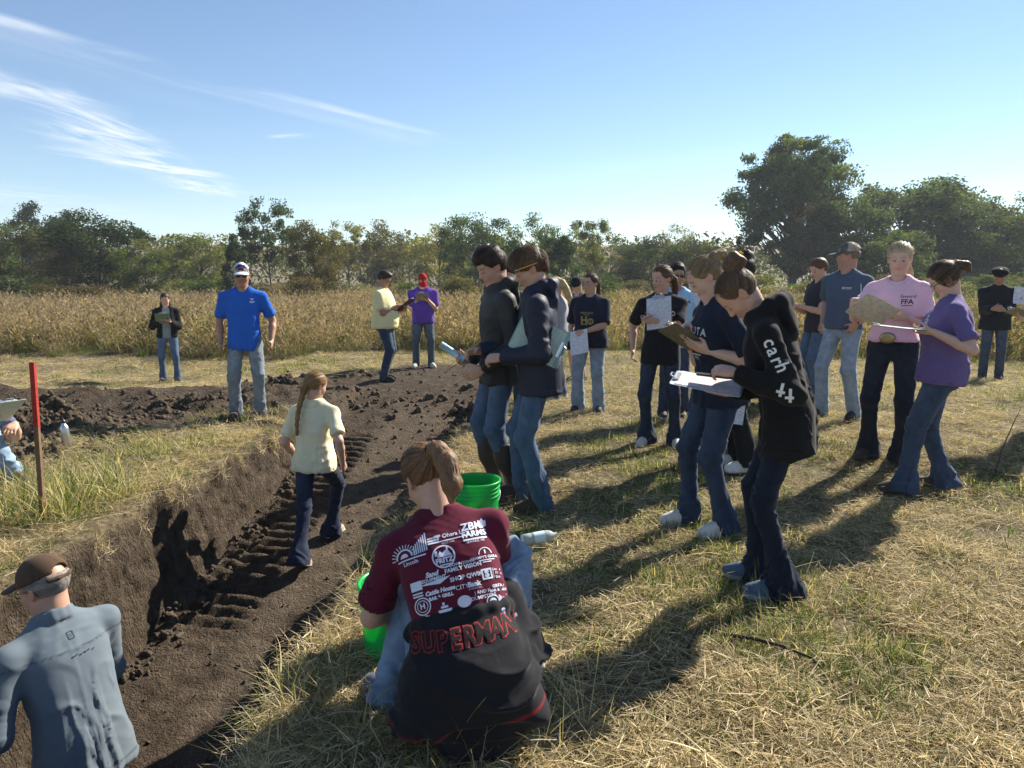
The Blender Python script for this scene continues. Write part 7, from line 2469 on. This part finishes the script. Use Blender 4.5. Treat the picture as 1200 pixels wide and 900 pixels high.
def bank_grass():
    """long grass and thatch over the pit edges and round the stake"""
    rng = np.random.default_rng(22)
    pr = [blade_mesh('long_green', 34, .10, .16, .42, .42, .0065, GREENS + STRAW[:2], 70 + i, 1.1, 4) for i in range(3)]
    pr += [blade_mesh('thatch', 44, .12, .08, .30, .85, .0042, STRAW, 80 + i, 1.0, 3, zmax=.02) for i in range(3)]
    pr += [blade_mesh('dry_tall', 16, .10, .20, .55, .35, .0042, STRAW[:5], 90 + i, .6, 4) for i in range(2)]
    X = []; Y = []; I = []; S = []
    def put(px, py, n, sx, sy, kinds, s0, s1):
        g = on_ground(px, py, 0.0)
        X.append(rng.normal(g[0], sx, n)); Y.append(rng.normal(g[1], sy, n)); I.append(np.array(kinds)[rng.integers(0, len(kinds), n)]); S.append(rng.uniform(s0, s1, n))
    put(55, 590, 60, .22, .22, [0, 1, 2, 0, 1, 2, 3], .6, 1.15)
    put(95, 570, 40, .25, .25, [0, 1, 2, 3, 4], .5, .9)
    put(20, 610, 50, .25, .2, [0, 1, 2, 3, 4], .6, 1.05)
    put(190, 525, 60, .35, .30, [0, 1, 2], .35, .6)
    put(275, 492, 26, .3, .2, [0, 1, 2], .3, .5)
    put(325, 850, 12, .05, .2, [6, 7, 0, 1, 3, 4], .35, .65)
    put(420, 850, 40, .15, .2, [3, 4, 5, 0], .4, .75)
    put(430, 660, 14, .06, .4, [6, 3, 4], .25, .5)
    put(405, 720, 16, .05, .25, [6, 3, 4], .3, .55)
    put(560, 850, 30, .25, .15, [3, 4, 5, 6], .5, .8)
    put(930, 720, 60, .35, .25, [0, 1, 2, 4], .30, .55)
    # thatch hanging along the left lip and the right lip
    n = 130
    yy = rng.uniform(3.2, 8.6, n); xx = WALL_A + WALL_B * yy - np.abs(rng.normal(0, .2, n)) - .07
    X.append(xx); Y.append(yy); I.append(rng.integers(3, 6, n)); S.append(rng.uniform(.4, .85, n))
    n = 300
    yy = rng.uniform(1.6, 7.5, n); xx = WALL_A + WALL_B * yy + PIT_W + np.abs(rng.normal(0.09, .12, n)) + .03
    X.append(xx); Y.append(yy); I.append(rng.choice([3, 4, 5], n)); S.append(rng.uniform(.35, .7, n))
    nh = 40           # roots and straw hanging down over the cut
    yh = rng.uniform(2.6, 8.4, nh); X.append(WALL_A + WALL_B * yh + rng.normal(.02, .03, nh)); Y.append(yh); I.append(rng.integers(3, 6, nh)); S.append(rng.uniform(.35, .8, nh))
    X = np.concatenate(X); Y = np.concatenate(Y); I = np.concatenate(I); S = np.concatenate(S)
    z, s = ground_at(X, Y)
    hang = np.arange(len(X)) >= len(X) - nh
    z = np.where(hang, base_z(X, Y) - rng.uniform(0, .16, len(X)), z)
    k = z > base_z(X, Y) - .2
    X, Y, I, S, z, hang = X[k], Y[k], I[k], S[k], z[k], hang[k]
    rot = np.stack([rng.normal(size=len(X)) * .15, rng.normal(size=len(X)) * .15 + np.where(hang, 1.35, 0), np.where(hang, rng.normal(size=len(X)) * .3, rng.uniform(0, 6.28, len(X)))], 1)
    scatter('bank_grass', pr, np.stack([X, Y, z], 1), rot, S, I)


def meadow():
    rng = np.random.default_rng(23)
    TALL = [(.35, .285, .205), (.27, .215, .155), (.42, .35, .265), (.22, .17, .125), (.29, .215, .175), (.18, .18, .10), (.14, .16, .065)]
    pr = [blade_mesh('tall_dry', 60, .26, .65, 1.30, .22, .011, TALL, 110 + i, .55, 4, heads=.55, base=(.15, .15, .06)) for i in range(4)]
    pr += [blade_mesh('tall_green', 50, .26, .35, .85, .30, .014, GREENS + [(.10, .12, .04)], 120 + i, .8, 4) for i in range(2)]
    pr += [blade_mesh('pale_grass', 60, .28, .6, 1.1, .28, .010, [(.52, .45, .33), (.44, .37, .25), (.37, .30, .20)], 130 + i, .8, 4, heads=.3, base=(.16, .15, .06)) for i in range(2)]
    pr += [weed_mesh(140 + i) for i in range(3)]
    X = []; Y = []
    y = 13.2
    while y < 75:
        dy = .5 if y < 22 else 1.5
        w = 1.48 * y + 4
        dens = 9.0 if y < 18.5 else (5.0 if y < 26 else 2.2)
        n = rng.poisson(dens * w * dy); X.append(rng.uniform(-w / 2, w / 2, n)); Y.append(rng.uniform(y, y + dy, n)); y += dy
    x = np.concatenate(X); y = np.concatenate(Y)
    front = 15.35 + .35 * np.sin(x * .55) + .3 * fbm2(x * .7, x * 0, 3) - 1.6 * sm(x, 3.5, 9) + .6 * np.exp(-((x + 2) / 3) ** 2)
    k = y > front
    x, y = x[k], y[k]; e = (y - front[k])
    z = base_z(x, y)
    zone = fbm2(x * .25, y * .12, 3, z=4.0)
    right = sm(x / y, -.05, .35)
    u = rng.random(len(x))
    pg = np.clip(.10 + .35 * np.exp(-e / .5) + .35 * right * sm(zone, -.2, .3), 0, .8)
    pw = np.clip(.09 + .34 * right + .35 * sm(zone, .05, .35), 0, .65) * (e > .4)
    idx = np.where(u < pg, 4 + rng.integers(0, 2, len(x)), np.where(u < pg + pw, 8 + rng.integers(0, 3, len(x)), np.where(rng.random(len(x)) < .35 + .3 * zone, 6 + rng.integers(0, 2, len(x)), rng.integers(0, 4, len(x)))))
    rot = np.stack([rng.normal(size=len(x)) * .12, rng.normal(size=len(x)) * .12, rng.uniform(0, 6.28, len(x))], 1)
    fz = fbm2(x * .9, y * .5, 3, z=9.0)
    sc = rng.uniform(.62, 1.08, len(x)) * (.58 + .42 * sm(e, 0, 1.2)) * (1 + .16 * zone + .28 * fz)
    s3 = np.stack([sc * (1 + .6 * sm(y, 20, 50)), sc * (1 + .6 * sm(y, 20, 50)), sc * .83], 1)
    scatter('tall_meadow_grass', pr, np.stack([x, y, z - .02], 1), rot, s3, idx)


def weed_mesh(seed):
    rng = np.random.default_rng(seed)
    P = []; C = []; SV = []; SF = []; SC = []; nv = 0
    for i in range(9):
        b = np.append(rng.normal(size=2) * .16, 0); h = rng.uniform(.5, 1.15); ln = rng.normal(size=2) * .12
        pts = [b + np.array((ln[0] * t, ln[1] * t, h * t)) for t in (0, .5, 1)]
        for k, p in enumerate(pts):
            SV += [p - (.006, 0, 0), p + (.006, 0, 0)]; SC += [(.16, .12, .07)] * 2
        SF += [(nv, nv + 1, nv + 3, nv + 2), (nv + 2, nv + 3, nv + 5, nv + 4)]; nv += 6
        m = 26
        t = rng.uniform(.15, 1.0, m)
        P.append(b + np.stack([ln[0] * t, ln[1] * t, h * t], 1) + rng.normal(size=(m, 3)) * (.06, .06, .04))
        cc = np.array([(.09, .12, .04), (.14, .15, .05), (.20, .15, .07), (.26, .20, .10)][rng.integers(4)])
        C.append(cc * rng.uniform(.6, 1.3, (m, 1)))
    V, Q = leaf_quads(np.concatenate(P), .075, rng, .6)
    V = np.concatenate([V, np.array(SV)]); Q = np.concatenate([Q, np.array(SF) + len(Q) * 4]); C = np.concatenate([np.repeat(np.concatenate(C), 4, 0), np.array(SC)])
    return make_mesh('weed', V, Q, M_BLADE, C, smooth=False)


def clods():
    rng = np.random.default_rng(24)
    m = col_mat('soil_clod', rough=.95, bump=.5, bscale=40, var=.4, vscale=12, spec=.1)
    pr = []
    for i in range(5):
        sd = Sdf()
        sd.ell((0, 0, .1), (.5, .42, .34), None, .1)
        for k in range(4): c = rng.normal(size=3) * .3; sd.ell(c, rng.uniform(.15, .35, 3), None, .12)
        V, Q = sd.mesh(.16, 0)
        V = V + vnormals(V, Q) * (.30 * fbm(V * 4 + i * 9, 3))[:, None]
        pr.append(make_mesh('clod', V, Q, m, np.array((.085, .066, .048)), smooth=False))
    X = []; Y = []; S = []
    def put(x, y, n, sx, sy, s0, s1):
        X.append(rng.normal(x, sx, n)); Y.append(rng.normal(y, sy, n)); S.append(s0 + (s1 - s0) * rng.random(n) ** 2.5)
    put(-4.7, 7.0, 700, .45, .5, .015, .11); put(-5.8, 6.9, 600, .8, .6, .015, .12); put(-4.0, 8.5, 120, .6, .3, .03, .12)
    put(-.62, 4.5, 240, .14, .8, .015, .075); put(-.58, 3.3, 120, .10, .5, .012, .05)
    put(-.7, 9.3, 110, .35, .6, .02, .13); put(-2.0, 9.9, 70, .35, .3, .02, .12)
    n = 2200
    X.append(rng.uniform(-10, .2, n)); Y.append(rng.uniform(7, 13.5, n)); S.append(.008 + .042 * rng.random(n) ** 5)
    n = 700      # crumbs on the pit floor
    yy = rng.uniform(2.5, 10, n); X.append(WALL_A + WALL_B * yy + rng.uniform(.1, 1.8, n)); Y.append(yy); S.append(.006 + .035 * rng.random(n) ** 4)
    n = 420      # fallen along the wall foot
    yy = rng.uniform(2.8, 8, n); X.append(WALL_A + WALL_B * yy + .12 + np.abs(rng.normal(0, .07, n))); Y.append(yy); S.append(.012 + .06 * rng.random(n) ** 3)
    for (px, py) in ((85, 440), (330, 450), (45, 420), (860, 495), (420, 440)):
        g = on_ground(px, py, 0.0); put(g[0], g[1], 60, .3, .2, .02, .12)
    X = np.concatenate(X); Y = np.concatenate(Y); S = np.concatenate(S)
    z, s = ground_at(X, Y)
    k = (s > .3) | (rng.random(len(s)) < .03) | (S > .05) & (Y < 9)
    X, Y, S, z = X[k], Y[k], S[k], z[k]
    rot = rng.uniform(0, 6.28, (len(X), 3))
    scatter('soil_clods', pr, np.stack([X, Y, z + S * .05], 1), rot, S, rng.integers(0, 5, len(X)))


mown()
bank_grass()
meadow()
clods()


def haze():
    m = bpy.data.materials.new('haze'); m.use_nodes = True
    nt = m.node_tree; nt.nodes.clear()
    o_ = nt.nodes.new('ShaderNodeOutputMaterial'); pv = nt.nodes.new('ShaderNodeVolumePrincipled')
    pv.inputs['Color'].default_value = (.82, .90, 1.0, 1); pv.inputs['Density'].default_value = .0006; pv.inputs['Anisotropy'].default_value = .2
    nt.links.new(pv.outputs[0], o_.inputs['Volume'])
    mb = MB(); mb.box((0, 150, 8.5), 1000, 900, 24)
    o = mb.build('haze', m); tag(o, kind='stuff')


haze()
